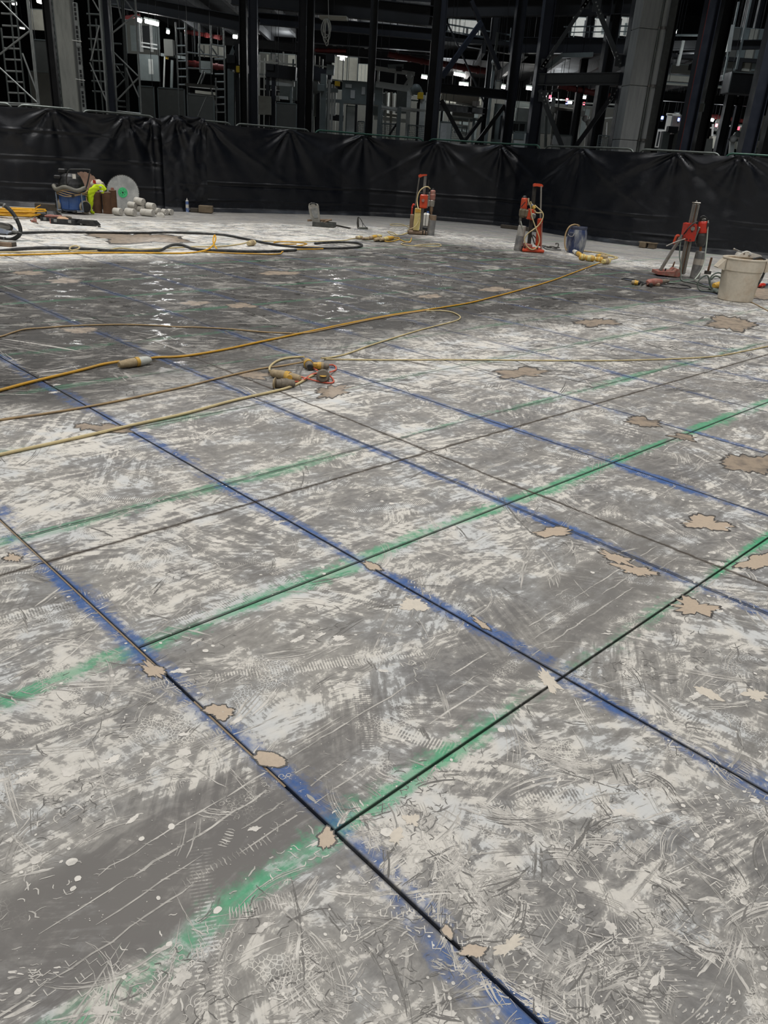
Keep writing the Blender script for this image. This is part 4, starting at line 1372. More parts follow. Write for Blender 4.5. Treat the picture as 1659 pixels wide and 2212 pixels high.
for i, (a, b_, w, lab, hgt, dy) in enumerate(CR):
    g0 = G((a[0] + b_[0]) / 2, max(a[1], b_[1]) + w * .75) if hgt == 0 else G(300, 466)
    Y = g0.y + dy
    p0, p1 = at(a[0], a[1], Y + .05), at(b_[0], b_[1], Y - .04)
    r = rr(w, p0)
    if hgt == 0:
        p0.z = p1.z = r + .003
    d = (p1 - p0).normalized()
    t = thing('concrete_core', lab, 'concrete core', (p0 + p1) / 2 - Vector((0, 0, r)), 'drilled concrete cores in the pile')
    n = 20
    rings = []
    for q_, f in ((0, .93), (.04, 1), (.35, 1), (.65, 1), (.96, 1), (1, .95)):
        c = p0.lerp(p1, q_)
        s1 = d.orthogonal().normalized()
        s2 = d.cross(s1)
        rings.append([c + (s1 * math.cos(2 * math.pi * j / n) + s2 * math.sin(2 * math.pi * j / n)) * r * f * (1 + .015 * mnoise.noise(Vector((j * .8, q_ * 6, i)))) + d * (.012 * mnoise.noise(Vector((j * .5, i, q_))) if q_ in (0, 1) else 0) for j in range(n)])
    MB().loft(rings, caps=False).build('core_side', CORE, t)
    e = MB()
    for ring_, sgn in ((rings[0], -1), (rings[-1], 1)):
        c = sum(ring_, Vector()) / n + d * sgn * .004
        e.add([c] + ring_, [(0, 1 + j, 1 + (j + 1) % n) for j in range(n)])
    e.build('cut_face', pbr('core_cut_face', rgb(188, 184, 176), .8, dirt=rgb(140, 136, 130), amt=.7, scale=26), t)


def chunk(mb, c, size, seed, n=7):
    rnd = random.Random(seed)
    vs = []
    for z in (0, .55, 1):
        for j in range(n):
            a = 2 * math.pi * j / n
            r = rnd.uniform(.75, 1.1) * (1 if z < .9 else .6)
            vs.append(Vector(c) + Vector((size[0] * r * math.cos(a), size[1] * r * math.sin(a), size[2] * z * rnd.uniform(.85, 1.1))))
    fs = [tuple(range(n))[::-1], tuple(range(2 * n, 3 * n))]
    for k_ in range(2):
        for j in range(n):
            q = (j + 1) % n
            fs.append((k_ * n + j, k_ * n + q, (k_ + 1) * n + q, (k_ + 1) * n + j))
    return mb.add(vs, fs)


for i, (x, y, sz, lab) in enumerate(((347, 469, (.10, .06, .09), 'white wedge-shaped core fragment lying in front of the pile'), (334, 457, (.09, .08, .10), 'flat broken core slab leaning at the right of the pile'), (346, 449, (.13, .07, .20), 'broken slab of core leaning on the pile top right'))):
    o = chunk(MB(), G(x, y) + (Vector((0, 0, .002))), sz, i + 5).build('core_fragment', CORE)
    tag(o, lab, 'concrete fragment', 'broken core fragments')
g0 = G(358, 452)
t = thing('cartridge_pack', 'small blue and white pack lying behind the right end of the core pile', 'pack', g0)
MB().box(g0 + Vector((0, 0, .06)), (.24, .14, .12), .1, bev=.01).build('pack_body', pbr('blue_grey_pack', rgb(98, 116, 158), .5, amt=.4), t)
MB().box(g0 + Vector((0, -.072, .07)), (.16, .006, .06), .1).build('pack_label', WHITE, t)
g0 = G(405, 458)
t = thing('sealant_cartridge', 'white and blue sealant cartridge standing alone in front of the sheeting', 'cartridge', g0)
hgt = at(404, 428, g0.y).z
r = rr(3.3, g0)
MB().lathe(g0, g0 + Vector((0, 0, hgt * .78)), [(0, r), (1, r)], 14).build('tube', pbr('blue_white_tube', rgb(96, 122, 178), .4, dirt=rgb(200, 208, 220), amt=.7, scale=12), t)
MB().lathe(g0 + Vector((0, 0, hgt * .3)), g0 + Vector((0, 0, hgt * .55)), [(0, r * 1.03), (1, r * 1.03)], 14).build('wrap_label', WHITE, t)
MB().lathe(g0 + Vector((0, 0, hgt * .78)), g0 + Vector((0, 0, hgt)), [(0, r), (.25, r * .9), (.4, r * .4), (1, r * .15)], 12).build('nozzle', WHITE, t)
g0 = G(435, 460)
t = thing('timber_block', 'stub of pale timber on a dark chock below the crumpled film', 'timber', g0)
MB().box(g0 + Vector((.12, .0, .10)), (.34, .2, .17), .05, bev=.012).build('block', WOOD, t)
MB().box(g0 + Vector((-.12, .06, .055)), (.34, .16, .10), .3, bev=.012).build('chock', DWOOD, t)
g0 = G(108, 456)
t = thing('timber_beam', 'dark squared timber lying behind the tool cases, left of the vacuum', 'timber', g0)
MB().box(g0 + Vector((-.02, .12, .075)), (.72, .16, .14), -.18, bev=.01).build('beam', DWOOD, t)
MB().box(g0 + Vector((.42, .06, .075)), (.2, .14, .13), -.18, bev=.01).build('block', pbr('grey_block', rgb(110, 112, 122), .7), t)
g0 = G(641, 461)
t = thing('concrete_core', 'single pale concrete core lying alone below the middle of the sheeting', 'concrete core', g0)
r = rr(6.3, g0)
p0, p1 = at(628.5, 455, g0.y), at(653.5, 456, g0.y)
p0.z = p1.z = r + .002
MB().lathe(p0, p1, [(0, r * .94), (.04, r), (.96, r), (1, r * .95)], 22, caps=False).build('core_side', CORE, t)
m = MB()
for pp, f in ((p0, .94), (p1, .95)):
    m.lathe(pp - Vector((.002, 0, 0)), pp + Vector((.002, 0, 0)), [(0, r * f), (1, r * f)], 22)
m.build('cut_face', MATS['core_cut_face'], t)

# ------------------------------------------------------------------ black power-tool cases left of the vacuum
def case(name, label, x, y, size, rz, lid_open=True, stuff=()):
    g0 = G(x, y) + Vector((0, size[1] / 2, 0))
    t = thing(name, label, 'tool case', g0)
    Rm = Matrix.Rotation(rz, 3, 'Z')
    L, W, H_ = size
    m = MB()
    m.box(g0 + Vector((0, 0, .012)), (L, W, .022), rz)
    for a, b_, sz in ((0, -W / 2, (L, .014, H_)), (0, W / 2, (L, .014, H_)), (-L / 2, 0, (.014, W, H_)), (L / 2, 0, (.014, W, H_))):
        m.box(g0 + Rm @ Vector((a, b_, H_ / 2)), sz, rz, bev=.004)
    m.build('tray', BLACK, t)
    for sx in (-.3, .3):
        MB().box(g0 + Rm @ Vector((sx * L, -W / 2 - .01, H_ * .6)), (.06, .02, .05), rz, bev=.005).build('latch', GREY, t)
    return t, g0, Rm


t, g0, Rm = case('tool_case', 'open black tool case with rags in it, nearest the camera, by the vacuum', 136, 485, (.46, .26, .10), .02)
o = chunk(MB(), g0 + Vector((-.06, .02, .06)), (.13, .08, .07), 33, 9).build('rag', pbr('tan_rag', rgb(196, 160, 128), .9), t)
MB().box(g0 + Rm @ Vector((-.24, -.13, .05)), (.02, .02, .09), bev=.004).build('red_corner', PINKRED, t, 'red edge strip')
MB().prism([(-.0, 0), (.36, -.05), (.37, -.02), (.30, .05), (.04, .05)], .26, g0 + Vector((.25, -.08, .04)), (1, 0, 0), (0, 0, 1), (0, 1, 0)).build('lid', BLACK, t)
t, g0, Rm = case('tool_case', 'open black tool case with a dusty red grinder in it, behind the nearest case', 116, 479, (.52, .26, .07), -.12)
m = MB().lathe(g0 + Vector((-.22, 0, .08)), g0 + Vector((.14, -.02, .09)), [(0, .02), (.15, .036), (.5, .04), (.55, .033), (.9, .036), (1, .015)], 12).build('grinder_body', PINKRED, t)
MB().tube([g0 + Vector((.14, -.02, .09)), g0 + Vector((.24, -.02, .10)), g0 + Vector((.3, .02, .08))], .022, 8).build('grinder_handle', DUSTYGREY, t)
MB().box(g0 + Rm @ Vector((.36, .06, .045)), (.24, .2, .04), -.12, bev=.01).build('lid', BLACK, t)
t = thing('tool_case', 'closed rounded black tool case at the left, next to the yellow cable coil', 'tool case', G(97, 474))
g0 = G(97, 474) + Vector((0, .16, 0))
MB().box(g0 + Vector((0, 0, .08)), (.46, .3, .155), .05, bev=.06).build('shell', BLACK, t)
MB().box(g0 + Vector((0, 0, .08)), (.468, .308, .014), .05, bev=.006).build('seam', DSTEEL, t)
MB().tube([g0 + Vector((-.1, -.15, .09)), g0 + Vector((-.08, -.18, .10)), g0 + Vector((.08, -.18, .10)), g0 + Vector((.1, -.15, .09))], .013, 7).build('handle', BLACK, t)
t = thing('pipe_wrench', 'small rusty wrench lying on the white dust below the cable coil', 'wrench', G(73, 479))
q0, q1 = G(66, 476, .02), G(82, 482, .02)
MB().tube([q0, q0.lerp(q1, .5), q1], .014, 6, taper=lambda u: 1 - .4 * u).build('handle', RUST, t)
MB().prism([(-.05, -.03), (.04, -.03), (.05, 0), (.03, .05), (-.02, .05), (.0, .015), (-.05, .01)], .03, q0.lerp(q1, .25) + Vector((.04, 0, .0)), (1, 0, 0), (0, .4, .9), (0, -.9, .4)).build('jaw', PINKRED, t)
o = chunk(MB(), G(215, 491), (.03, .025, .03), 4).build('rubble_crumb', DSTEEL)
tag(o, 'tiny dark crumb on the white dust above the long hose', 'rubble')

# ------------------------------------------------------------------ grey tool case standing open, middle
g0 = G(697, 491)
p = plane_pt(g0.y)
t = thing('tool_case', 'grey tool case standing open with tools inside, before the middle sheeting', 'tool case', g0)
k = rr(1, g0)
m = MB()
L, W, H_ = 46 * k, .34, 10 * k
c = Vector((p(699, 486).x, g0.y + .18, 0))
m.box(c + Vector((0, 0, .01)), (L, W, .02), -.08)
Rm = Matrix.Rotation(-.08, 3, 'Z')
for a, b_, sz in ((0, -W / 2, (L, .014, H_)), (0, W / 2, (L, .014, H_)), (-L / 2, 0, (.014, W, H_)), (L / 2, 0, (.014, W, H_))):
    m.box(c + Rm @ Vector((a, b_, H_ / 2)), sz, -.08, bev=.004)
m.build('tray', pbr('dark_grey_case', rgb(62, 64, 62), .6, dirt=rgb(120, 116, 108), amt=.5), t)
lid_out = [(677, 481), (691, 480), (690.5, 470), (688.5, 455), (687.5, 446), (685.5, 441), (681, 440), (677, 438.5), (671, 438), (667, 440), (665.5, 446), (667.5, 458), (671, 472)]
A0 = p(677, 481, .1)
P2 = [((p(x, y, .1) - A0).x, (p(x, y, .1) - A0).z) for x, y in lid_out]
lid = MB().prism(P2, .09, A0, (1, 0, 0), (0, .12, 1), (0, 1, 0)).build('lid', pbr('dusty_case_lid', rgb(132, 130, 122), .7, dirt=rgb(166, 160, 150), amt=.6), t)
MB().prism([(x * .62 + .02, y * .55 + .1) for x, y in P2], .012, A0 - Vector((0, .012, 0)), (1, 0, 0), (0, .12, 1), (0, 1, 0)).build('lid_recess', GREY, lid)
MB().tube([p(670, 442, .07), p(673, 439.5, .04), p(680, 440, .04), p(683, 443, .07)], .016, 7).build('lid_handle', BLACK, lid)
for a, b_, rr_ in (((664, 476), (717, 475), .022), ((702, 479), (716, 474.5), .02), ((700, 481), (712, 476), .016), ((690, 480), (705, 477), .018)):
    MB().tube([p(*a, .15), p(*b_, .2)], rr_, 7).build('rod', BROWN, t)
for q in ((694, 482), (704, 484), (709, 486), (714, 485)):
    chunk(MB(), p(*q, .15) - Vector((0, 0, .03)), (.05, .05, .07), int(q[0]), 6).build('tool', DSTEEL, t)
q0, q1 = G(722, 486, .018), G(756, 493, .018)
t = thing('steel_rod', 'thin grey rod sticking out over the slab right of the grey tool case', 'rod', (q0 + q1) / 2 - Vector((0, 0, .018)))
MB().cyl(q0, q1, .018, n=9).build('rod', DSTEEL, t)
MB().cyl(q1 - (q1 - q0) * .04, q1 + (q1 - q0) * .005, .021, n=9).build('tip', STEEL, t)
# drain strainer (folded dark thing with wire bail)
g0 = G(783, 495)
p = plane_pt(g0.y)
t = thing('folded_strap_tool', 'small dark frame with a wire bail standing alone between grey case and first drill', 'tool', g0)
MB().prism([((p(x, y) - p(773, 494)).x, (p(x, y) - p(773, 494)).z) for x, y in ((772, 494), (770.5, 482), (772, 470), (774.5, 468), (775, 480), (776, 494))], .05, p(773, 494), (1, 0, 0), (0, 0, 1), (0, 1, 0)).build('plate', DSTEEL, t)
MB().tube([p(774, 469, .03), p(778, 472, .03), p(783, 481, .02), p(789, 489, .0), p(793, 493, -.03)], .007, 6).build('bail', BLACK, t)
MB().tube([p(776, 470, .1), p(782, 478, .1), p(784, 492, .1)], .006, 6).build('bail', BLACK, t)
MB().box(p(784, 493, .05) + Vector((0, 0, .0)), (.24, .16, .05), .05, bev=.012).build('base', pbr('dark_green_grey', rgb(66, 70, 64), .6, dirt=rgb(120, 118, 110), amt=.6), t)

# clusters of yellow connectors
for i, (a, b_, r, mats, lab) in enumerate((((798, 511.5), (824, 508), .042, (DUSTCON, YPLAST, DUSTCON, YCREAM), 'yellow connector at the back of the cluster left of the first drill'), ((809, 516), (826, 514), .04, (DUSTCON, DUSTCON, BROWN, DUSTCON), 'brown connector low at the front of the cluster left of the first drill'),
                                           ((822, 516), (850, 511), .044, (DUSTCON, YCREAM, YPLAST, YPLAST), 'yellow connector at the right of the cluster left of the first drill'), ((769, 511), (784, 511), .036, (DUSTCON, CCABLE, DUSTCON, DUSTCON), 'pale connector at the left end of the cluster left of the first drill'),
                                           ((782, 513.5), (804, 513), .03, (BROWN, DUSTCON, DUSTCON, BROWN), 'thin brown connector in the middle of the cluster left of the first drill'))):
    connector('cable_connector', lab, G(a[0], a[1] + 2, r), G(b_[0], b_[1] + 2, r), r, mats)
cable('power_cable', 'yellow cable coiled loosely on the slab before the first drill', [(830, 518), (850, 513), (862, 514), (858, 519), (838, 522), (828, 519), (845, 516), (865, 518), (872, 521), (885, 523), (888, 518), (889, 514)], .010, YPLAST)
cable('power_cable', 'cream cable trailing in a wide loop in front of the first drill', [(889, 514), (886, 521), (870, 525), (868, 528), (890, 531), (920, 532), (945, 533), (953, 530), (945, 527), (920, 528), (895, 530)], .009, CCABLE)
cable('power_cable', 'cream cable snaking from the first drill round the back to the left', [(905, 489, .1), (896, 496), (880, 502), (862, 508), (850, 503), (838, 500), (845, 506), (862, 508), (880, 504), (890, 498), (870, 485), (845, 484), (846, 487), (866, 488), (885, 487)], .009, CCABLE)
# ------------------------------------------------------------------ first core drill rig (yellow tank, silver motor)
def bar(mb, a, b_, w, d, M=None):
    """flat bar between two points, w across the picture, d deep"""
    a, b_ = Vector(a), Vector(b_)
    ax = (b_ - a)
    L = ax.length
    ax.normalize()
    sd = ax.cross(Vector((0, 1, 0))).normalized()
    dp = sd.cross(ax)
    return mb.box((a + b_) / 2, (w, d, L), M=Matrix((sd, -dp, ax)).transposed(), bev=min(w, d) * .15)


g0 = G(905, 506)
p = plane_pt(g0.y)
k = rr(1, g0)
t = thing('core_drill', 'core drill rig with slurry-splashed red motor and cream water tank, leftmost of three', 'core drill', g0)
b = MB()
b.box(p(901, 502, .0) + Vector((0, 0, .0)) - Vector((0, 0, p(901, 502).z - .045)), (40 * k, .42, .08), .06, bev=.02)
b.build('base_plate', BROWN, t)
m = MB()
bar(m, p(909, 503), p(919, 378), 6.2 * k, .07)
m.build('column', STEEL, t)
m = MB()
m.box(p(922.4, 440), (.012, .03, 1.0), M=Matrix.Rotation(-.0, 3, 'Y'))
m.build('toothed_rack', DSTEEL, t)
m = MB()
m.prism([((p(x, y) - p(912, 380)).x, (p(x, y) - p(912, 380)).z) for x, y in ((904, 378.5), (908, 376.5), (922.5, 376.8), (922.5, 379), (914, 380.5), (908, 383.5), (904, 383))], .10, p(912, 380, -.05), (1, 0, 0), (0, 0, 1), (0, 1, 0))
m.build('top_bracket', ORANGE, t)
m = MB()
m.tube([p(906, 382, -.02), p(897, 446, -.02)], .017, 8)
m.build('brace_rod', STEEL, t)
m = MB()
m.box(p(915, 435, -.02), (16.5 * k, .2, 27 * k), bev=.02)
cg = m.build('carriage', ORANGE, t)
MB().cyl(p(914, 433, -.12), p(914, 433, -.15), .035, n=12).build('carriage_dial', PINKRED, cg)
MB().box(p(922.5, 435, -.04), (.05, .12, .28), bev=.01).build('carriage_slide', ALU, cg)
m = MB().lathe(p(933.5, 433, -.02), p(935.5, 410.5, -.02), [(0, 5 * k), (.15, 6.3 * k), (.55, 6.5 * k), (.6, 5.8 * k), (.9, 5.6 * k), (1, 3.5 * k)], 18)
mo = m.build('motor', PINKRED, t, 'red motor splashed with slurry')
MB().box(p(927.5, 423, -.02), (4 * k, .09, 15 * k), bev=.012).build('motor_handle', STEEL, mo)
MB().lathe(p(935.3, 411, -.02), p(935.8, 406.5, -.02), [(0, 3.4 * k), (1, 2.2 * k)], 12).build('motor_cap', BLACK, mo)
MB().lathe(p(932, 446, -.02), p(933.5, 432, -.02), [(0, 5.2 * k), (.2, 6 * k), (.9, 6.6 * k), (1, 6 * k)], 16).build('gearbox', ALU, t)
MB().box(p(925, 439, -.02), (7 * k, .12, 14 * k), bev=.015).build('gear_mount', ALU, t)
MB().lathe(p(931.5, 464.5, -.02), p(932, 446, -.02), [(0, 2.4 * k), (.4, 2.4 * k), (.42, 3.6 * k), (1, 3.8 * k)], 14).build('spindle', pbr('brown_spindle', rgb(132, 108, 86), .5, .4), t)
c0, c1 = p(929.7, 507.5, -.05), p(932, 464, -.05)
c0.z = .004
MB().lathe(c0, Vector((c0.x + .02, c0.y, c1.z)), [(0, 8.1 * k), (.96, 8.1 * k), (1, 7.4 * k)], 24).build('core_bit', BIT, t)
MB().lathe(Vector((c0.x + .017, c0.y, c1.z - .11)), Vector((c0.x + .02, c0.y, c1.z - .002)), [(0, 8.2 * k), (1, 8.2 * k)], 24, caps=False).build('bit_band', BROWN, t, 'brown grimy upper band')
m = MB()
m.prism([((p(x, y) - p(902, 498)).x, (p(x, y) - p(902, 498)).z) for x, y in ((892.5, 497), (894, 478), (896.5, 452), (898, 450.5), (909.5, 452), (908, 478), (905, 498))], .18, p(902, 498, -.22), (1, 0, 0), (0, 0, 1), (0, 1, 0))
tk = m.build('water_tank', YCREAM, t)
MB().box(p(903, 455, -.225), (11 * k, .02, 7 * k), bev=.004).build('tank_label', YPLAST, tk)
m = MB()
bar(m, p(886.5, 496, -.05), p(890.5, 447, -.05), 3.2 * k, .05)
m.build('lever_arm', RED, t)
MB().tube([p(890.5, 447, -.05), p(893, 441.5, -.05), p(895, 443, -.05)], .02, 8).build('lever_grip', RED, t)
MB().box(p(889, 482, -.1), (8 * k, .1, 36 * k), bev=.015).build('side_frame', BROWN, t)
MB().tube([p(929, 408, -.06), p(925, 404, -.1), p(918, 404, -.12), p(910, 409, -.14), p(904, 418, -.15), p(901, 432, -.15), p(902, 444, -.2), p(904, 452, -.25)], .013, 8).build('water_hose', CCABLE, t)
MB().tube([p(904, 470, -.26), p(903, 480, -.27), p(896, 490, -.3), p(887, 494, -.3), p(880, 497, -.28)], .009, 7).build('power_lead', CCABLE, t)
for x in (884, 893, 913, 919):
    q = p(x, 507, -.2 if x > 900 else -.14)
    MB().cyl((q.x, q.y, .0), (q.x, q.y, .1), .016, n=8).build('levelling_bolt', DSTEEL, t)
g1 = G(921, 500)
t = thing('jerry_can', 'small white can half hidden behind the first drill and its grey bit', 'can', g1 + Vector((0, .25, 0)))
q = at(920.5, 475, g1.y + .25)
MB().box(Vector((q.x, q.y, .245)), (.17, .16, .33), bev=.04).build('body', WHITE, t)
MB().box(Vector((q.x, q.y, .045)), (.2, .18, .085), bev=.01).build('stand', BLACK, t)
MB().cyl((q.x + .03, q.y, .4), (q.x + .03, q.y, .45), .03, n=12).build('cap', BLUE, t)

# ------------------------------------------------------------------ second core drill rig (orange frame)
g0 = G(1148, 543)
p = plane_pt(g0.y)
k = rr(1, g0)
t = thing('core_drill', 'orange core drill rig with looping cream cables, beside the blue drum', 'core drill', g0)
MB().box(Vector((p(1147, 540).x, g0.y, .035)), (47 * k, .5, .06), .05, bev=.015).build('base_plate', ORANGE, t)
MB().box(Vector((p(1139, 530).x, g0.y, .10)), (18 * k, .22, .10), .05, bev=.02).build('foot_bracket', PINKRED, t)
m = MB()
bar(m, p(1142, 532), p(1155.5, 402), 7.2 * k, .08)
m.build('column', DSTEEL, t)
m = MB()
bar(m, p(1166, 532, -.1), p(1169, 402, -.1), 3.0 * k, .05)
m.build('guide_rod', ALU, t)
m = MB().prism([((p(x, y) - p(1160, 400)).x, (p(x, y) - p(1160, 400)).z) for x, y in ((1153, 403), (1153.2, 398), (1157, 396.5), (1166, 397), (1171, 398), (1173.5, 401), (1172, 404.5), (1168, 404), (1160, 402.5))], .13, p(1160, 400, -.12), (1, 0, 0), (0, 0, 1), (0, 1, 0))
m.build('top_bracket', ORANGE, t)
MB().box(p(1146.5, 463, -.05), (15 * k, .18, 21 * k), M=Matrix.Rotation(.10, 3, 'Y'), bev=.015).build('carriage', ORANGE, t)
MB().lathe(p(1151.5, 467, -.12), p(1151.5, 467, -.16), [(0, .06), (.6, .06), (1, .04)], 10).build('feed_gear', STEEL, t)
m = MB().lathe(p(1131, 451, -.05), p(1133.5, 427.5, -.05), [(0, 6.6 * k), (.1, 7.0 * k), (.9, 6.8 * k), (1, 5.5 * k)], 16)
mo = m.build('motor', ORANGE, t)
MB().lathe(p(1133.4, 428, -.05), p(1134, 422.3, -.05), [(0, 5 * k), (.5, 4.4 * k), (1, 2.5 * k)], 14).build('motor_cap', BLACK, mo)
m = MB()
bar(m, p(1125.5, 447, -.14), p(1135, 436, -.15), .016, .012)
m.build('black_stripe', BLACK, mo, 'black diagonal stripe')
MB().box(p(1141, 436, -.05), (3 * k, .1, 15 * k), bev=.01).build('motor_grip', DUSTYGREY, mo)
MB().lathe(p(1127.5, 470, -.05), p(1131, 450.5, -.05), [(0, 5.2 * k), (.25, 7.6 * k), (.8, 8.2 * k), (1, 7 * k)], 16).build('gearbox', pbr('dirty_gearbox', rgb(116, 106, 88), .6, .3, dirt=rgb(150, 138, 118), amt=.6), t)
MB().box(p(1138, 461, -.05), (10 * k, .14, 15 * k), bev=.02).build('gear_mount', MATS['dirty_gearbox'], t)
MB().lathe(p(1123, 487.5, -.05), p(1125, 470, -.05), [(0, 1.7 * k), (.4, 1.7 * k), (.42, 2.8 * k), (1, 3 * k)], 12).build('spindle', STEEL, t)
c0 = p(1119, 536.5, -.05)
zt = p(1122.5, 487, -.05).z
MB().lathe(Vector((c0.x, c0.y, .004)), Vector((c0.x + .03, c0.y, zt)), [(0, 8.8 * k), (.975, 8.5 * k), (1, 7.6 * k)], 24).build('core_bit', BITW, t)
MB().lathe(Vector((c0.x, c0.y, .01)), Vector((c0.x + .016, c0.y, zt * .60)), [(0, 8.95 * k), (1, 8.75 * k)], 24, caps=False).build('bit_lower', BIT, t, 'bare grey lower half')
MB().tube([p(1125, 478, -.12), p(1127, 486, -.15), p(1128.5, 493, -.15)], .011, 7).build('water_nozzle', CLEARHOSE, t)
m = MB()
bar(m, p(1161.5, 531, -.12), p(1167, 472, -.12), 10.5 * k, .1)
m.build('orange_mast', ORANGE, t)
m = MB()
bar(m, p(1168.5, 540, -.2), p(1170.5, 482, -.2), 2.6 * k, .04)
m.build('mast_edge', PINKRED, t)
for a, b_ in (((1155, 528), (1148, 506)), ((1159, 516), (1151, 507))):
    MB().tube([p(*a, -.15), p(*b_, -.12)], .012, 7).build('lock_lever', DSTEEL, t)
for pts in ([(1141, 429), (1142, 436), (1146, 446), (1147, 455), (1149, 468), (1153, 480), (1158, 494), (1164, 510), (1165, 522), (1160, 534), (1152, 539), (1144, 537), (1137, 530), (1133, 520), (1134, 512), (1142, 503), (1152, 496), (1162, 488), (1170, 477), (1173.5, 466), (1171, 458), (1165, 452), (1159, 447), (1155, 443)],
            [(1146, 435), (1150, 446), (1153, 452), (1158, 459), (1165, 460), (1171, 459)]):
    MB().tube([p(x, y, -.26) for x, y in pts], .012, 7, seg=4).build('power_lead', CCABLE, t)
q0, q1 = p(1147, 440, -.26), p(1155, 451, -.27)
pl = MB().lathe(q0, q1, [(0, 1.8 * k), (.3, 2.6 * k), (.5, 3.0 * k), (.52, 3.6 * k), (.95, 3.4 * k), (1, 2.6 * k)], 14).build('plug', YPLAST, t)
MB().lathe(q0.lerp(q1, .05), q0.lerp(q1, .45), [(0, 2 * k), (1, 3.1 * k)], 14).build('plug_boot', GREY, pl)
for x in (1127, 1133, 1160, 1168):
    q = p(x, 541, -.2)
    MB().cyl((q.x, q.y, .0), (q.x, q.y, .11), .014, n=8).build('levelling_bolt', DSTEEL, t)
g1 = G(1197, 537)
t = thing('drag_chain', 'short dark chain and hook lying between the second drill and the blue drum', 'chain', g1)
P0 = [(1174, 531), (1180, 534), (1186, 534.5), (1192, 534), (1198, 536), (1203, 536)]
for i, q in enumerate(P0):
    c = G(q[0], q[1], .025)
    m = MB()
    ring_ = [c + Vector((.05 * math.cos(a), .03 * math.sin(a), .012 * (i % 2))) for a in [2 * math.pi * j / 12 for j in range(13)]]
    m.tube(ring_, .011, 6, smooth_path=False, caps=False)
    m.build('chain_link', DSTEEL, t)
q = G(1203, 537, .02)
MB().tube([q, q + Vector((.02, 0, .05)), q + Vector((.01, 0, .10)), q + Vector((-.03, 0, .11)), q + Vector((-.035, 0, .08))], .014, 7).build('hook', STEEL, t)
cable('water_hose', 'thin dark hose trailing from the orange drill base towards the drum', [(1172, 533), (1180, 538), (1195, 540), (1212, 540)], .008, RUBBER, 'hose')

# blue drum
g0 = G(1241, 546)
k = rr(1, g0)
p = plane_pt(g0.y)
t = thing('plastic_drum', 'slurry-splashed blue plastic drum with hose hung inside', 'drum', g0)
zt = p(1244, 488).z
R = 20.5 * k
MB().lathe(g0, g0 + Vector((0, 0, zt - .05)), [(0, R * .80), (.03, R * .86), (.3, R * .98), (.55, R * 1.02), (.8, R * .99), (.94, R * .92), (1, R * .86)], 30).build('shell', DRUM, t)
MB().lathe(g0 + Vector((0, 0, zt - .06)), g0 + Vector((0, 0, zt)), [(0, R * .88), (.15, R * .92), (.85, R * .92), (1, R * .88)], 30, caps=False).build('rim', pbr('drum_rim', rgb(60, 66, 84), .5, amt=.4), t)
MB().lathe(g0 + Vector((0, 0, zt - .08)), g0 + Vector((0, 0, zt - .075)), [(0, R * .86), (1, R * .86)], 30).build('slurry_inside', TAN, t)
cr = p(1234, 506, -R * 1.02)
MB().tube([cr + Vector((-.07, 0, .0)), cr + Vector((-.04, -.03, -.035)), cr + Vector((.03, -.03, -.035)), cr + Vector((.06, 0, .02))], .010, 7).build('wire_handle', STEEL, t)
MB().box(cr + Vector((0, .0, .015)), (.08, .03, .06), bev=.01).build('handle_lug', MATS['drum_rim'], t)
MB().tube([p(1250, 490, 0), p(1245, 485.5, -.05), p(1236, 486, -.12), p(1228, 492, -.16), p(1222, 505, -.18), p(1220, 520, -.2), p(1221, 534, -.22), p(1224, 541, -.24)], .015, 8).build('hose', BCABLE, t)
MB().tube([p(1252, 488, .05), p(1247, 485.5, -.02), p(1241, 487, -.06), p(1239, 491, -.06)], .012, 8).build('hose', BCABLE, t)
for i, (a, b_, r, mats, lab) in enumerate((((1239, 539), (1256, 549), .045, (WHITE, WHITE, GREY, YPLAST), 'white and yellow connector leaning at the foot of the blue drum'), ((1251, 552), (1266, 553), .06, (YPLAST, YCREAM, YPLAST, YCREAM), 'big open yellow socket facing left, in front of the blue drum'),
                                           ((1265, 554), (1285, 556), .058, (YPLAST, YCREAM, YCREAM, YPLAST), 'yellow connector second in the row beside the drum'), ((1284, 556), (1303, 558), .046, (YCREAM, YPLAST, YCREAM, YPLAST), 'slim yellow connector third in the row beside the drum'),
                                           ((1288, 549), (1312, 553), .046, (DUSTCON, YPLAST, DUSTCON, DUSTCON), 'dusty connector behind the row beside the drum'), ((1302, 562), (1317, 561), .052, (YCREAM, DUSTCON, DUSTCON, YCREAM), 'pale connector nearest the camera where the long cable ends'))):
    connector('cable_connector', lab, G(a[0], a[1] + 3, r), G(b_[0], b_[1] + 3, r), r, mats)
cable('power_cable', 'yellow cable bundle fanning out right of the drum connectors', [(1255, 540), (1270, 543), (1300, 547), (1325, 553), (1334, 557), (1322, 559), (1300, 557), (1310, 552), (1330, 556), (1320, 561)], .012, CCABLE)
cable('power_cable', 'brown cable arching behind the drum connectors', [(1252, 542), (1275, 544), (1295, 545), (1304, 548), (1304, 553), (1296, 556)], .011, BCABLE)

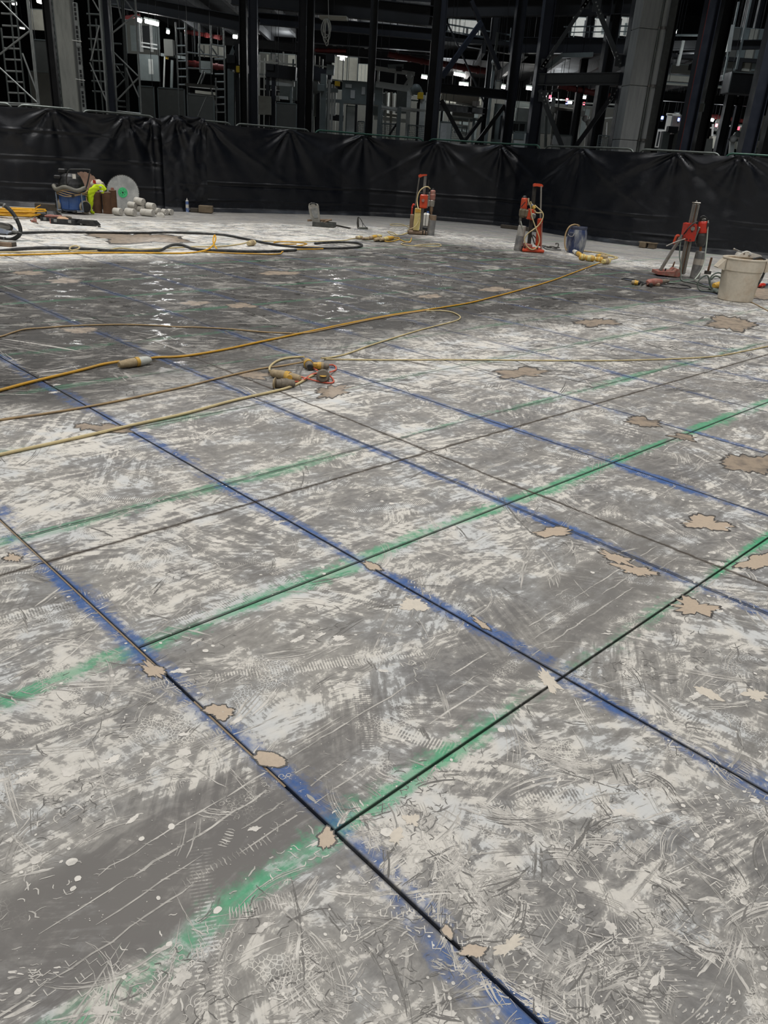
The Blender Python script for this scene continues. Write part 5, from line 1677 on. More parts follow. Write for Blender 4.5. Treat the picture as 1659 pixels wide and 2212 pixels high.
# ------------------------------------------------------------------ third core drill rig (aluminium column, red motor)
g0 = G(1470, 598)
p = plane_pt(g0.y)
k = rr(1, g0)
t = thing('core_drill', 'red core drill rig with tall aluminium column and slanted brace, beside the white bin', 'core drill', g0)
m = MB()
m.prism([((p(x, y) - p(1420, 596)).x, (p(x, y) - p(1420, 596)).z) for x, y in ((1420, 593), (1421, 586.5), (1440, 586.5), (1457, 587.5), (1463, 582), (1469, 583), (1470, 596), (1464, 598.5), (1446, 596.5))], .34, p(1420, 596, -.17), (1, 0, 0), (0, 0, 1), (0, 1, 0))
m.build('base_plate', PINKRED, t)
m = MB()
bar(m, p(1472, 592), p(1504.5, 439), 12.5 * k, .1)
m.build('column', ALU, t)
for dx in (-3.4, 3.6):
    m = MB()
    bar(m, p(1472 + dx, 590, -.055), p(1504.5 + dx, 441, -.055), 2.4 * k, .014)
    m.build('column_rib', STEEL, t)
m = MB()
bar(m, p(1472.6, 590, -.052), p(1505, 442, -.052), 1.6 * k, .012)
m.build('toothed_rack', RUST, t)
MB().box(p(1504.5, 438, 0), (14 * k, .11, 2.2 * k), bev=.006).build('column_cap', ALU, t)
MB().lathe(p(1504.5, 437.5), p(1505, 433), [(0, 1.9 * k), (.6, 1.9 * k), (1, .9 * k)], 10).build('cap_bolt', STEEL, t)
m = MB()
m.prism([((p(x, y) - p(1490, 500)).x, (p(x, y) - p(1490, 500)).z) for x, y in ((1479.5, 519), (1486, 484), (1492, 482.5), (1506, 484.5), (1504.5, 502), (1500, 521), (1490, 522))], .24, p(1490, 500, -.13), (1, 0, 0), (0, 0, 1), (0, 1, 0))
cg = m.build('carriage', RED, t)
MB().cyl(p(1496.5, 494, -.13), p(1496.5, 494, -.15), .034, n=14).build('carriage_dial', ALU, cg)
for q in ((1499, 489), (1495, 500), (1484, 517), (1491, 518)):
    MB().cyl(p(*q, -.13), p(*q, -.142), .012, n=8).build('carriage_bolt', BLACK, cg)
MB().box(p(1501, 505, -.02), (4 * k, .2, 30 * k), M=Matrix.Rotation(.2, 3, 'Y'), bev=.01).build('carriage_slide', STEEL, cg)
m = MB().lathe(p(1516, 503, -.02), p(1519.5, 477, -.02), [(0, 11.2 * k), (.1, 11.5 * k), (.8, 10 * k), (.93, 9 * k), (1, 7.5 * k)], 18)
mo = m.build('motor', RED, t)
MB().lathe(p(1519.3, 478, -.02), p(1520, 470.5, -.02), [(0, 8 * k), (.6, 7.4 * k), (1, 4.8 * k)], 16).build('motor_cap', DSTEEL, mo)
MB().box(p(1527, 487, -.05), (5 * k, .1, 13 * k), bev=.012).build('motor_vent', BLACK, mo)
MB().tube([p(1512, 476, -.05), p(1514, 469, -.05), p(1520, 467, -.05), p(1526, 471, -.05), p(1528, 478, -.05)], .012, 7).build('motor_handle', BLACK, mo)
MB().lathe(p(1512.5, 532, -.02), p(1515.5, 503.5, -.02), [(0, 7.5 * k), (.25, 10.3 * k), (.85, 11.2 * k), (1, 10.5 * k)], 18).build('gearbox', pbr('dark_gearbox', rgb(78, 76, 74), .5, .3, amt=.35), t)
MB().lathe(p(1513, 542, -.02), p(1514, 531, -.02), [(0, 2.6 * k), (1, 2.6 * k)], 14).build('spindle', COPPER, t)
c0 = p(1500, 600.5, -.03)
ct = p(1511.3, 542.5, -.03)
MB().lathe(Vector((c0.x, c0.y, .004)), Vector((c0.x + .012, c0.y, ct.z)), [(0, 10.2 * k), (.98, 10.4 * k), (1, 9.6 * k)], 26).build('core_bit', BIT, t)
MB().lathe(Vector((c0.x + .005, c0.y, ct.z * .5)), Vector((c0.x + .009, c0.y, ct.z * .72)), [(0, 10.5 * k), (1, 10.55 * k)], 26, caps=False).build('bit_band', pbr('pale_smear', rgb(176, 168, 156), .6, amt=.4), t, 'pale slurry band')
m = MB()
bar(m, p(1426.5, 584, -.03), p(1471, 511, -.03), 5.4 * k, .06)
m.build('brace_bar', ALU, t)
MB().lathe(p(1471, 512, -.03), p(1473.5, 507, -.03), [(0, 3.4 * k), (1, 3.2 * k)], 12).build('brace_end', STEEL, t)
MB().box(p(1427, 585, -.03), (5 * k, .12, 5 * k), bev=.01).build('brace_hinge', DSTEEL, t)
MB().tube([p(1469, 511, -.0), p(1463, 509, -.0), p(1459.5, 514, -.0), p(1455, 527, -.0)], .022, 8).build('carry_handle', ORANGE, t)
MB().tube([p(1439, 531.5, -.2), p(1460, 522.5, -.17), p(1480, 516, -.14)], .011, 7).build('feed_lever', ALU, t)
MB().tube([p(1506, 479, -.1), p(1496, 484, -.15), p(1487, 493, -.17), p(1482, 500, -.16), p(1477, 506, -.12)], .011, 7).build('power_lead', BLACK, t)
MB().tube([p(1530, 476, -.08), p(1528.5, 500, -.1), p(1527, 520, -.12), p(1524, 545, -.16), p(1522, 565, -.2), p(1516, 582, -.28), p(1507, 596, -.4), p(1500, 604, -.5)], .010, 7).build('water_hose', CLEARHOSE, t)
MB().tube([p(1472, 512, -.14), p(1469, 530, -.16), p(1468, 555, -.2), p(1471, 572, -.24), p(1471, 588, -.28), p(1471, 598, -.32)], .011, 7).build('water_hose', GREENHOSE, t)
for q in ((1436, 590), (1463, 594)):
    c = p(*q, -.1)
    MB().cyl((c.x, c.y, .0), (c.x, c.y, .13), .014, n=8).build('levelling_bolt', DSTEEL, t)
g1 = G(1451, 585)
t = thing('anchor_spike', 'dark anchor spindle standing on its nut behind the red drill base', 'anchor', g1)
q = at(1455.5, 565, g1.y)
MB().lathe(g1, g1 + Vector((0, 0, .05)), [(0, .045), (.4, .045), (.5, .025), (1, .022)], 12).build('nut', DSTEEL, t)
MB().lathe(g1 + Vector((0, 0, .05)), Vector((g1.x + .02, g1.y, q.z)), [(0, .018), (1, .012)], 8).build('spindle', RUST, t)
g1 = G(1528, 592)
t = thing('anchor_spike', 'brown spindle standing upright on a round nut between drill and white bin', 'anchor', g1)
q = at(1532, 556, g1.y)
MB().lathe(g1, g1 + Vector((0, 0, .055)), [(0, .062), (1, .060)], 16).build('nut', DSTEEL, t)
MB().lathe(g1 + Vector((0, 0, .055)), Vector((g1.x + .01, g1.y, q.z)), [(0, .020), (1, .019)], 10).build('spindle', RUST, t)

# hammer drill lying on the slab
g1 = G(1412, 614)
t = thing('hammer_drill', 'dusty red hammer drill lying on its side in front of the red rig', 'power tool', g1)
q0, q1 = G(1398, 611, .055), G(1444, 607, .05)
d = q1 - q0
MB().lathe(q0, q0 + d * .62, [(0, .03), (.12, .055), (.5, .06), (.8, .05), (1, .04)], 14).build('motor_body', PINKRED, t)
MB().lathe(q0 + d * .6, q1, [(0, .038), (.6, .036), (.65, .028), (1, .022)], 12).build('chuck', DUSTYGREY, t)
MB().tube([q0 + d * .15, q0 + d * .12 + Vector((0, -.06, -.02)), q0 + d * .05 + Vector((.02, -.12, -.025))], .028, 8).build('grip', DSTEEL, t)
MB().box(q0 + d * .35 + Vector((0, -.03, -.028)), (.14, .09, .05), .1, bev=.012).build('gearbox', BROWN, t)
MB().tube([q0 + Vector((-.01, 0, 0)), q0 + Vector((-.08, -.01, -.03)), G(1392, 612, .01)], .010, 7).build('cable_sleeve', BLACK, t)
connector('cable_connector', 'dusty yellow plug on the short lead of the hammer drill', G(1383, 612, .036), G(1364, 609.5, .036), .036, (BLACK, YPLAST, YPLAST, DUSTCON))
cable('power_cable', 'black lead of the hammer drill looping on the wet slab', [(1393, 612), (1388, 609), (1370, 604), (1350, 601), (1344, 603), (1365, 607), (1400, 613), (1430, 618), (1470, 622), (1492, 621.5), (1485, 617), (1462, 613), (1440, 611)], .008, RUBBER)
cable('water_hose', 'grey-green hose from the red drill running to the coil by the white bin', [(1471, 599), (1472, 604), (1477, 607.5), (1490, 610), (1505, 613), (1520, 618), (1540, 623), (1553, 626)], .011, GREENHOSE, 'hose')
cable('water_hose', 'dark hose lying beside the grey-green one towards the bin', [(1484, 609), (1500, 609), (1512, 612), (1530, 620), (1552, 622)], .010, RUBBER, 'hose')
t = thing('hose_coil', 'coil of grey-green hose standing loosely against the white bin', 'hose', G(1535, 633))
g1 = G(1533, 632)
p3 = plane_pt(g1.y + .1)
for pts in ([(1552, 631), (1530, 629), (1513, 627), (1507, 618), (1508, 609), (1516, 599), (1527, 595), (1531, 601), (1533, 613), (1538, 622), (1551, 628)], [(1533, 612), (1535, 600), (1541, 593), (1551, 589), (1558, 591), (1563, 598)], [(1536, 605), (1545, 596), (1556, 600), (1562, 608)]):
    P = []
    for x, y in pts:
        v = p3(x, y)
        if v.z < .015:
            v = G(x, y, .016)
        P.append(v)
    MB().tube(P, .012, 7).build('hose_loop', GREENHOSE, t)
MB().tube([G(1532, 620, .03), G(1542, 627, .03), G(1553, 632, .03)], .026, 8).build('hose_sleeve', GREENHOSE, t)
connector('cable_connector', 'yellow plug half hidden behind the left side of the white bin', G(1542, 617, .05), G(1562, 614, .05), .048, (YPLAST, YPLAST, YCREAM, YPLAST))

# white bin
g0 = G(1587, 648)
k = rr(1, g0)
p = plane_pt(g0.y)
t = thing('waste_bin', 'stained off-white round plastic bin with a broad rim band', 'bin', g0)
zt = p(1604, 556).z
rb, rt = 35.5 * k, 43 * k
z1 = zt * .70
zc = lambda f: g0 + Vector((0, 0, f))
MB().lathe(zc(.003), zc(z1), [(0, rb * .97), (.02, rb), (1, rb + (rt - rb) * .62)], 40).build('body', BUCKET, t)
MB().lathe(zc(z1 - .002), zc(zt - .03), [(0, rb + (rt - rb) * .70), (.06, rb + (rt - rb) * .9), (1, rt * .995)], 40, caps=False).build('rim_band', BUCKET, t)
m = MB()
m.lathe(zc(zt - .03), zc(zt), [(0, rt), (.3, rt * 1.03), (.8, rt * 1.03), (1, rt * 1.0)], 40, caps=False)
m.lathe(zc(zt), zc(zt - .12), [(0, rt * 1.0), (.1, rt * .965), (1, rt * .94)], 40, caps=False)
m.build('lip', BUCKET, t)
MB().lathe(zc(zt - .075), zc(zt - .07), [(0, rt * .95), (1, rt * .95)], 40).build('slurry_inside', pbr('tan_slurry_water', rgb(178, 152, 120), .3), t)
for sx in (-1, 1):
    a = g0 + Vector((sx * rt * .98, 0, zt - .03))
    m = MB()
    m.prism([(0, 0), (sx * .035, -.03), (sx * .10, -.115), (sx * .085, -.13), (0, -.15)], .17, a + Vector((0, -.085, 0)), (1, 0, 0), (0, 0, 1), (0, 1, 0))
    m.build('handle', BUCKET, t)
t = thing('jerry_can', 'white plastic can bobbing in the top of the white bin', 'can', p(1618, 556, .12))
q = p(1617, 551, .12)
can = MB()
can.prism([((p(x, y, .12) - q).x, (p(x, y, .12) - q).z) for x, y in ((1592, 553), (1594, 549), (1597, 545.5), (1606, 544.8), (1622, 545.5), (1638, 549.5), (1641, 552), (1641.5, 557.5), (1625, 556.5))], .17, q + Vector((0, -.08, 0)), (1, 0, 0), (0, 0, 1), (0, 1, 0))
can.build('body', WHITE, t)
MB().cyl(p(1619, 550, .03), p(1621, 552.5, .02), .018, n=10).build('cap', GREY, t)
MB().tube([p(1604, 546.5, .05), p(1612, 543.5, .05), p(1620, 546, .05)], .012, 7).build('grip', WHITE, t)
t = thing('steel_rod', 'thin rod poking out over the back of the white bin', 'rod', p(1600, 556, .1))
MB().tube([p(1586, 538, .2), p(1598, 543, .14), p(1608, 548.5, .03)], .010, 7).build('rod', STEEL, t)
MB().cyl(p(1585, 537.6, .205), p(1587.5, 538.6, .19), .014, n=8).build('tip', ALU, t)
t = thing('water_hose', 'black hose arching out of the bin and down its right side', 'hose', G(1628, 634))
MB().tube([p(1628, 560, 0), p(1636, 558, -.02), p(1645, 557, -.03), p(1653, 562, -.04), p(1655, 571, -.05), p(1652, 585, -.06), p(1646, 600, -.08), p(1637, 615, -.1), G(1624, 634, .016), G(1600, 640, .016)], .016, 9).build('hose', RUBBER, t)
MB().cyl(p(1627, 560.5, 0), p(1631, 559.3, -.01), .021, n=10).build('hose_cuff', BLACK, t)
cable('power_cable', 'thin tan cable from under the bin out to the right edge', [(1618, 651), (1632, 657), (1645, 664), (1660, 672), (1690, 690)], .006, BCABLE)
cable('power_cable', 'thin pale cable curled on the slab beside the bin', [(1612, 645), (1622, 642), (1629, 640), (1630, 637), (1622, 634), (1615, 637)], .006, CCABLE)
t = thing('chisel_tool', 'small red and blue tool lying at the right edge beside the bin', 'power tool', G(1655, 621))
q0, q1 = G(1638, 617, .035), G(1676, 613, .035)
MB().lathe(q0, q0.lerp(q1, .35), [(0, .02), (.2, .036), (.8, .036), (1, .025)], 12).build('body', RED, t)
MB().lathe(q0.lerp(q1, .34), q1, [(0, .024), (1, .02)], 10).build('shank', pbr('dark_blue_grip', rgb(52, 58, 86), .5), t)
MB().tube([q0.lerp(q1, .2), q0.lerp(q1, .15) + Vector((.0, -.05, -.02))], .02, 7).build('grip', PINKRED, t)

# timber under the sheeting and weights along its foot
g0 = G(1401, 537)
t = thing('timber_block', 'pale pallet block with a dark slot, wedged under the sheeting near the red drill', 'timber', g0)
MB().box(g0 + Vector((-.10, .12, .07)), (.15, .2, .13), -.6, bev=.01).build('block', WOOD, t)
MB().box(g0 + Vector((.10, .06, .07)), (.15, .2, .13), -.6, bev=.01).build('block', WOOD, t)
MB().box(g0 + Vector((0, .10, .125)), (.42, .2, .02), -.6, bev=.004).build('deck_board', WOOD, t)
for x, y, lab in ((1352, 527, 'dark timber lying along the sheeting foot, left of the pallet block'), (1121, 497, 'dark timber along the sheeting foot behind the orange drill')):
    g0 = G(x, y)
    t = thing('timber_beam', lab, 'timber', g0)
    MB().box(g0 + Vector((0, .05, .05)), (1.1, .12, .09), -.62, bev=.01).build('beam', DWOOD, t)
    MB().box(g0 + Vector((.36, -.2, .05)), (.03, .124, .094), -.62, bev=.004).build('strap', BLACK, t)
# ------------------------------------------------------------------ steel hall beyond the sheeting
NAVY = pbr('navy_steel_paint', rgb(40, 46, 59), .5, .1, amt=.25, scale=3)
NAVYD = pbr('dark_navy_steel', rgb(19, 22, 30), .55, .1, amt=.25, scale=3)
BLKS = pbr('black_steel', rgb(9, 10, 13), .6, amt=.25, scale=3)
GREYB = pbr('grey_beam_paint', rgb(62, 67, 71), .55, amt=.3, scale=3)
CONC = pbr('column_concrete', rgb(150, 152, 146), .85, dirt=rgb(118, 122, 118), amt=.6, scale=2, stretch=(4, 4, .5))
CONC2 = pbr('smooth_column_concrete', rgb(164, 167, 166), .8, dirt=rgb(132, 136, 136), amt=.5, scale=2, stretch=(4, 4, .4))
ALS = pbr('scaffold_aluminium', rgb(150, 154, 152), .4, .6, amt=.3)
ALD = pbr('dull_scaffold_aluminium', rgb(88, 94, 92), .5, .4, amt=.3)
PALE = pbr('pale_machine_paint', rgb(176, 178, 172), .5, amt=.3, scale=4)
MGREY = pbr('grey_machine_paint', rgb(104, 112, 110), .5, amt=.3, scale=4)
PANELG = pbr('grey_panel', rgb(88, 88, 82), .7, amt=.3, scale=3)
CREAMP = pbr('cream_cladding', rgb(150, 148, 136), .6, amt=.3, scale=3)
REDP = pbr('red_pipe_paint', rgb(104, 34, 31), .55, amt=.3, scale=3)
DECKM = pbr('dark_deck', rgb(18, 19, 21), .8, amt=.4, scale=1.5)
FLOORB = pbr('far_concrete', rgb(92, 90, 86), .8, amt=.3, scale=1)
YEL = pbr('yellow_machine_part', rgb(206, 170, 30), .5)
PAPER = pbr('paper_notice', rgb(188, 188, 184), .8)
TUBE = emit('fluorescent_tube', (1, .98, .94, 1), 9)
REDL = emit('red_beacon', (1, .06, .10, 1), 5)
BLUEL = emit('blue_beacon', (.15, .25, 1, 1), 6)
WHITEL = emit('white_beacon', (.95, .9, 1, 1), 5)


DECKS = ((at(200, 58, 30.2).x, at(945, 58, 30.2).x, 30.2, 41, 6.35), (at(950, 118, 30.8).x, at(1700, 118, 30.8).x, 30.8, 42, 5.35))


def hang(t, *pts):                                     # thin rods up to the deck above or the roof
    for q in pts:
        y = max(q[1], 25.2)
        z1 = 12.37
        for x0, x1, y0, y1, z in DECKS:
            if x0 < q[0] < x1 and y0 < y < y1 and q[2] < z - .3:
                z1 = z - .001
        MB().cyl((q[0], y, q[2]), (q[0], y, z1), .008, n=5, caps=False).build('hanger_rod', BLKS, t)


def steel_col(label, x, y, Y, w, mat, rz=0.0, d=None, z1=9.5, name='steel_column', red=False, z0=0.0):
    b0 = at(x, y, Y)
    b0.z = z0
    d = d or w
    t = thing(name, label, 'column', b0)
    R = Matrix.Rotation(rz, 3, 'Z')
    c = b0 + Vector((0, 0, (z1 - z0) / 2))
    for s_ in (-1, 1):
        MB().box(c + R @ Vector((s_ * (w / 2 - .01), 0, 0)), (.02, d, z1 - z0), rz).build('flange', mat, t)
    MB().box(c, (w - .02, .016, z1 - z0), rz).build('web', mat, t)
    MB().box(b0 + Vector((0, 0, .012)), (w * 1.5, d * 1.5, .024), rz).build('base_plate', mat, t)
    if red:
        MB().box(c + R @ Vector((-w / 2 - .006, -d / 2 + .01, 0)), (.012, .014, z1 - z0), rz).build('red_cable', REDP, t)
    return t


for a in (('black steel column standing right beside the left concrete column', 124, 230, 23.4, .20, BLKS, .0, .2), ('dark navy steel column between the two left scaffold towers', 242, 240, 24.2, .24, NAVY, .1, .24),
          ('black steel column, left one of the first close pair', 528, 262, 27.5, .22, BLKS, 0, .24), ('navy steel column, right one of the first close pair', 548.5, 266, 26, .25, NAVY, .05, .2),
          ('navy steel column, left one of the second close pair', 650, 272, 26.5, .24, NAVYD, .05, .2), ('black steel column, right one of the second close pair', 666, 277, 27, .23, BLKS, 0, .25),
          ('single black steel column right of the hanging cable coil', 796, 285, 27.5, .23, BLKS, 0, .25), ('half coloured black as the shaded web of the double steel column left of the cross bracing', 925, 300, 26.6, .28, BLKS, 0, .3),  # double column: shaded web and lit flange put into two colours
          ('half coloured grey-blue as the lit flange of the double steel column left of the cross bracing', 937, 301, 26.2, .18, NAVY, .0, .16), ('dark steel column at the right end of the cross bracing', 1092, 308, 27.5, .30, NAVYD, .1, .3),
          ('navy steel column carrying the left end of the grey cross beam', 1147.5, 312, 25.2, .30, NAVY, .15, .28), ('inner dark column inside the cross bracing bay', 1043.5, 305, 31, .28, BLKS, 0, .3),
          ('thick black column behind the grey cross beam', 1281, 320, 29, .36, BLKS, .1, .36), ('slim black column deep behind the grey cross beam', 1234.5, 317, 33, .26, BLKS, 0, .3), ('navy steel column hard against the left side of the square concrete column', 1325.5, 321, 24.4, .26, NAVYD, .1, .3),
          ('black column right of the square concrete column', 1402, 326, 27, .22, BLKS, .1, .22), ('black column with small lamps behind, near the right end', 1551, 330, 33, .30, BLKS, 0, .3), ('slim navy column next to the right end black column', 1573, 331, 34, .22, NAVYD, 0, .2),
          ('black steel column right of the red-edged column', 1504, 330, 25, .30, BLKS, .1, .34)):
    lab, x, y, Y, w, mat, rz, d = a
    steel_col(lab, x, y, Y, w, mat, rz, d)
steel_col('navy steel column with a red cable down its edge, right of the square concrete column', 1474, 328, 22.5, .30, NAVY, .2, .26, red=True)
steel_col('wide grey-navy steel column at the far right edge', 1609, 333, 22.0, .34, NAVY, .0, .36)
steel_col('black column in the top right corner, beyond the wide grey-navy one', 1650, 333, 24.5, .3, BLKS, .0, .3)

# concrete columns
b0 = at(152, 232, 23.0)
b0.z = 0
t = thing('concrete_column', 'tall pale concrete column between the left scaffold towers', 'column', b0)
MB().box(b0 + Vector((0, .2, 5)), (.42, .42, 10), .12, bev=.03).build('shaft', CONC, t)
MB().box(b0 + Vector((-.255, .1, 5)), (.035, .05, 10), .12).build('slotted_rail', ALD, t)
for z in np.arange(1.9, 6.2, .16):
    MB().box(b0 + Vector((-.258, .072, z)), (.014, .006, .07), .12).build('rail_slot', BLKS, t)
b0 = at(1353, 323, 23.4)
b0.z = 0
t = thing('concrete_column', 'wide square concrete column with pipes, at the right', 'column', b0)
for i, (z0, z1) in enumerate(((0, 2.42), (2.43, 3.72), (3.73, 5.02), (5.03, 6.4), (6.41, 9.5))):
    MB().box(b0 + Vector((0, .25, (z0 + z1) / 2)), (.54, .54, z1 - z0), .14, bev=.012).build('shaft_lift', CONC2, t)
for dx, r, mt in ((.40, .075, CONC2), (.30, .028, GALV)):
    q = b0 + Vector((dx, .0, 0))
    o = MB().tube([q, q + Vector((0, 0, 9.5))], r, 10).build('pipe', mt, t)
    for z in (2.45, 3.74, 5.05, 6.4):
        MB().lathe(q + Vector((0, 0, z - .03)), q + Vector((0, 0, z + .03)), [(0, r * 1.35), (1, r * 1.35)], 12).build('pipe_clamp', STEEL, o)
MB().box(b0 + Vector((.60, .15, 5)), (.22, .03, 9.9), .25).build('side_plate', pbr('grey_side_plate', rgb(92, 94, 92), .6, amt=.4), t)


# beams, braces, pipes: two points (x, y, depth) each
def span(name, label, cat, a, b_, h, w, mat, kind='I', bolts=0):
    p0, p1 = at(*a), at(*b_)
    if name == 'brace':                                # feet of the braces stand behind the sheeting
        for u, w_ in ((p0, p1), (p1, p0)):
            if u.z < 2.7:
                u += (u - w_) * (u.z / (w_.z - u.z))
    t = thing(name, label, cat, (p0 + p1) / 2 - Vector((0, 0, h / 2)))
    if kind == 'I':
        ax = (p1 - p0).normalized()
        up = Vector((0, 0, 1))
        for s_ in (-1, 1):
            MB().beam(p0 + up * s_ * (h / 2 - .012), p1 + up * s_ * (h / 2 - .012), .024, w, 'box').build('flange', mat, t)
        MB().beam(p0, p1, h - .04, .02, 'box').build('web', mat, t)
    elif kind == 'tube':
        MB().cyl(p0, p1, h / 2, n=10).build('pipe', mat, t)
        for f in (.2, .5, .8):
            c = p0.lerp(p1, f)
            ax = (p1 - p0).normalized()
            MB().cyl(c - ax * .05, c + ax * .05, h * .62, n=10).build('coupling', mat, t)
    else:
        MB().beam(p0, p1, h, w, 'box').build('bar', mat, t)
        if bolts:
            ax = (p1 - p0).normalized()
            for e, s_ in ((p0, 1), (p1, -1)):
                m = MB().box(e + ax * s_ * .18 + Vector((0, -.03, 0)), (.22, .02, h * 2.2), M=None)
                g_ = m.build('gusset', mat, t)
                for q in range(4):
                    MB().cyl(e + ax * s_ * (.1 + .1 * q) + Vector((0, -w / 2 - .045, 0)), e + ax * s_ * (.1 + .1 * q) + Vector((0, -w / 2 - .02, 0)), .022, n=7).build('bolt', ALS, g_)
    if name != 'brace':
        hang(t, p0.lerp(p1, .15), p0.lerp(p1, .85))
    return t


B_ = 'beam'
for a in (('deep black floor beam running level across the top left, above the lit room', (225, -5, 30), (560, 58, 30), .42, .25, BLKS), ('black floor beam above the hanging cable coil', (500, -12, 29), (935, 36, 29), .55, .3, BLKS),
          ('dark beam under the floor between the second column pair and the cross bracing', (556, 40, 30.5), (938, 75, 30.5), .34, .25, NAVYD), ('lower dark beam left of the cross bracing', (640, 76, 31.5), (936, 98, 31.5), .42, .28, NAVYD),
          ('grey-blue walkway edge beam behind the cross bracing', (958, 80, 31.5), (1106, 106, 31.5), .34, .25, GREYB), ('dark beam below the walkway edge beam', (955, 112, 33), (1165, 126, 33), .40, .3, NAVYD), ('dark floor edge beam behind the thick black column', (1100, 98, 30.5), (1368, 100, 30.5), .46, .3, NAVYD),
          ('grey cross beam bolted between the navy columns left of the square concrete column', (1163, 172, 25.2), (1340, 170, 24.6), .30, .2, GREYB), ('upper horizontal beam of the cross bracing bay', (950, 190, 26.8), (1100, 206, 27.5), .25, .2, BLKS), ('lower horizontal beam of the cross bracing bay', (946, 231, 26.8), (1042, 240, 30), .20, .18, BLKS),
          ('dark floor beam high over the cross bracing', (930, 18, 29), (1380, 12, 29), .5, .3, BLKS), ('black beam at the top right behind the red-edged column', (1410, 100, 29), (1662, 96, 29), .26, .2, BLKS), ('dark ceiling beam low over the right machines', (1380, 205, 34), (1640, 222, 34), .3, .25, BLKS),
          ('long dark ceiling beam over the middle machines', (480, 88, 37), (930, 128, 37), .3, .25, BLKS)):
    span('steel_beam', a[0], B_, a[1], a[2], a[3], a[4], a[5])
for a in (('upper brace rising to the right in the cross bracing bay', (955, 166, 26.5), (1040, 48, 27), .14, .1, NAVY), ('upper brace falling to the right in the cross bracing bay', (1018, 2, 27.3), (1079, 150, 27.6), .12, .1, NAVYD), ('thin rod brace crossing the middle of the bracing bay', (966, 48, 29), (1046, 222, 29), .05, .05, BLKS),
          ('lower brace falling right from the double column to the sheeting', (953, 216, 26.7), (999, 303, 26.7), .12, .1, BLKS), ('lower brace rising right, foot beside the mesh guard', (1003, 304, 27.2), (1042, 254, 27.4), .10, .1, BLKS), ('longer lower brace rising to the dark end column', (1032, 306, 27.5), (1090, 228, 27.6), .11, .1, BLKS), ('short steep brace at the foot of the double column', (946, 264, 26.7), (966, 302, 26.7), .09, .1, BLKS)):
    span('brace', a[0], 'brace', a[1], a[2], a[3], a[4], a[5], 'box')
for a in (('bolted brace above the grey cross beam, rising right from the navy column', (1168, 150, 25.1), (1274, -6, 25.1), .10, .08, GREYB), ('bolted brace above the grey cross beam, falling right to the concrete column', (1283, -2, 24.8), (1342, 145, 24.6), .13, .08, GREYB), ('bolted brace below the grey cross beam, falling right to the sheeting', (1166, 194, 25.1), (1214, 317, 25), .13, .08, GREYB), ('bolted brace below the grey cross beam, rising right to the concrete column', (1244, 316, 24.9), (1337, 188, 24.6), .12, .08, NAVYD)):
    span('brace', a[0], 'brace', a[1], a[2], a[3], a[4], a[5], 'box', 1)
for a in (('red sprinkler pipe lit by the lamp below the cable coil', (672, 109, 37), (748, 110.5, 37), .16), ('red sprinkler pipe between the single black column and the double column', (838, 117, 34), (930, 136, 34), .20), ('red sprinkler pipe crossing behind the bracing bay', (955, 138, 35), (1052, 154, 35), .24), ('red sprinkler pipe behind the grey cross beam', (1206, 185, 33), (1322, 209, 33), .20),
          ('short red pipe in the lit room at the left', (270, 38, 31), (302, 33, 31), .10), ('red pipe at the right over the far machine', (1533, 250, 40), (1608, 262, 40), .16), ('dark red pipe across the second scaffold tower gap', (398, 68, 38), (492, 84, 38), .16), ('dark red pipe low behind the slim scaffold tower', (405, 136, 38), (484, 146, 38), .22)):
    span('sprinkler_pipe', a[0], 'pipe', a[1], a[2], a[3], 0, REDP, 'tube')
t = thing('cable_tray', 'grey bent cable tray climbing above the grey cross beam', 'cable tray', at(1230, 125, 29))
for a, b_ in (((1180, 147, 29), (1213, 120.5, 29)), ((1213, 120.5, 29), (1280, 118.5, 29))):
    MB().beam(at(*a), at(*b_), .13, .22, 'box').build('tray_run', MGREY, t)
MB().cyl(at(1214, 121, 28.85), at(1214, 113, 28.85), .02, n=6).build('hanger', MGREY, t)
hang(t, at(1214, 120, 29), at(1270, 118, 29))


# scaffold towers: uprights and rungs from the picture, each tube a part
def tubes(t, lst, Y, r, mat, name):
    for q in lst:
        x0, y0, x1, y1 = q[:4]
        d = q[4] if len(q) > 4 else 0
        e = at(x1, y1, Y + d)
        if name == 'upright' and e.z < 2.6:
            e.z = 0
        MB().cyl(at(x0, y0, Y + d), e, r, n=7).build(name, mat, t)


def rungs_bg(t, xa, xb, ys, Y, r, mat, dxdy=.09, slope=.05, d=0):
    for y in ys:
        s_ = (y - 110) * dxdy
        MB().cyl(at(xa + s_, y, Y + d), at(xb + s_, y + (xb - xa) * slope, Y + d), r, n=6).build('rung', mat, t)


def scaffold(label, x, y, Y):
    return thing('scaffold_tower', label, 'scaffold', at(x, y, Y))


Y = 21.5
t = scaffold('aluminium scaffold tower with crossing braces at the far left', 40, 220, Y)
tubes(t, [(2, 60, 17, 220), (20, -4, 36, 220), (32, -4, 54, 221)], Y + .6, .022, ALD, 'upright')
tubes(t, [(58, -4, 80, 224), (61, -4, 84, 226)], Y, .024, ALS, 'upright')
rungs_bg(t, 10, 44, (3, 29, 55, 80, 104, 128, 153, 176, 200), Y + .6, .022, ALS, .09)
tubes(t, [(3, 4, 64, 65), (64, 67, 0, 117), (-2, 145, 82, 223), (48, 115, 82, 205)], Y, .022, ALS, 'brace')
tubes(t, [(-4, 221, 84, 226), (-4, 225, 84, 229)], Y - .1, .022, ALS, 'ledger')
Y = 22.6
t = scaffold('aluminium scaffold tower squeezed between the concrete column and the dark navy column', 210, 215, Y)
tubes(t, [(190, -4, 205, 222), (207, 40, 221, 218), (218, -4, 233, 240)], Y + .6, .024, ALD, 'upright')
tubes(t, [(214, -4, 231, 240)], Y, .026, ALS, 'upright')
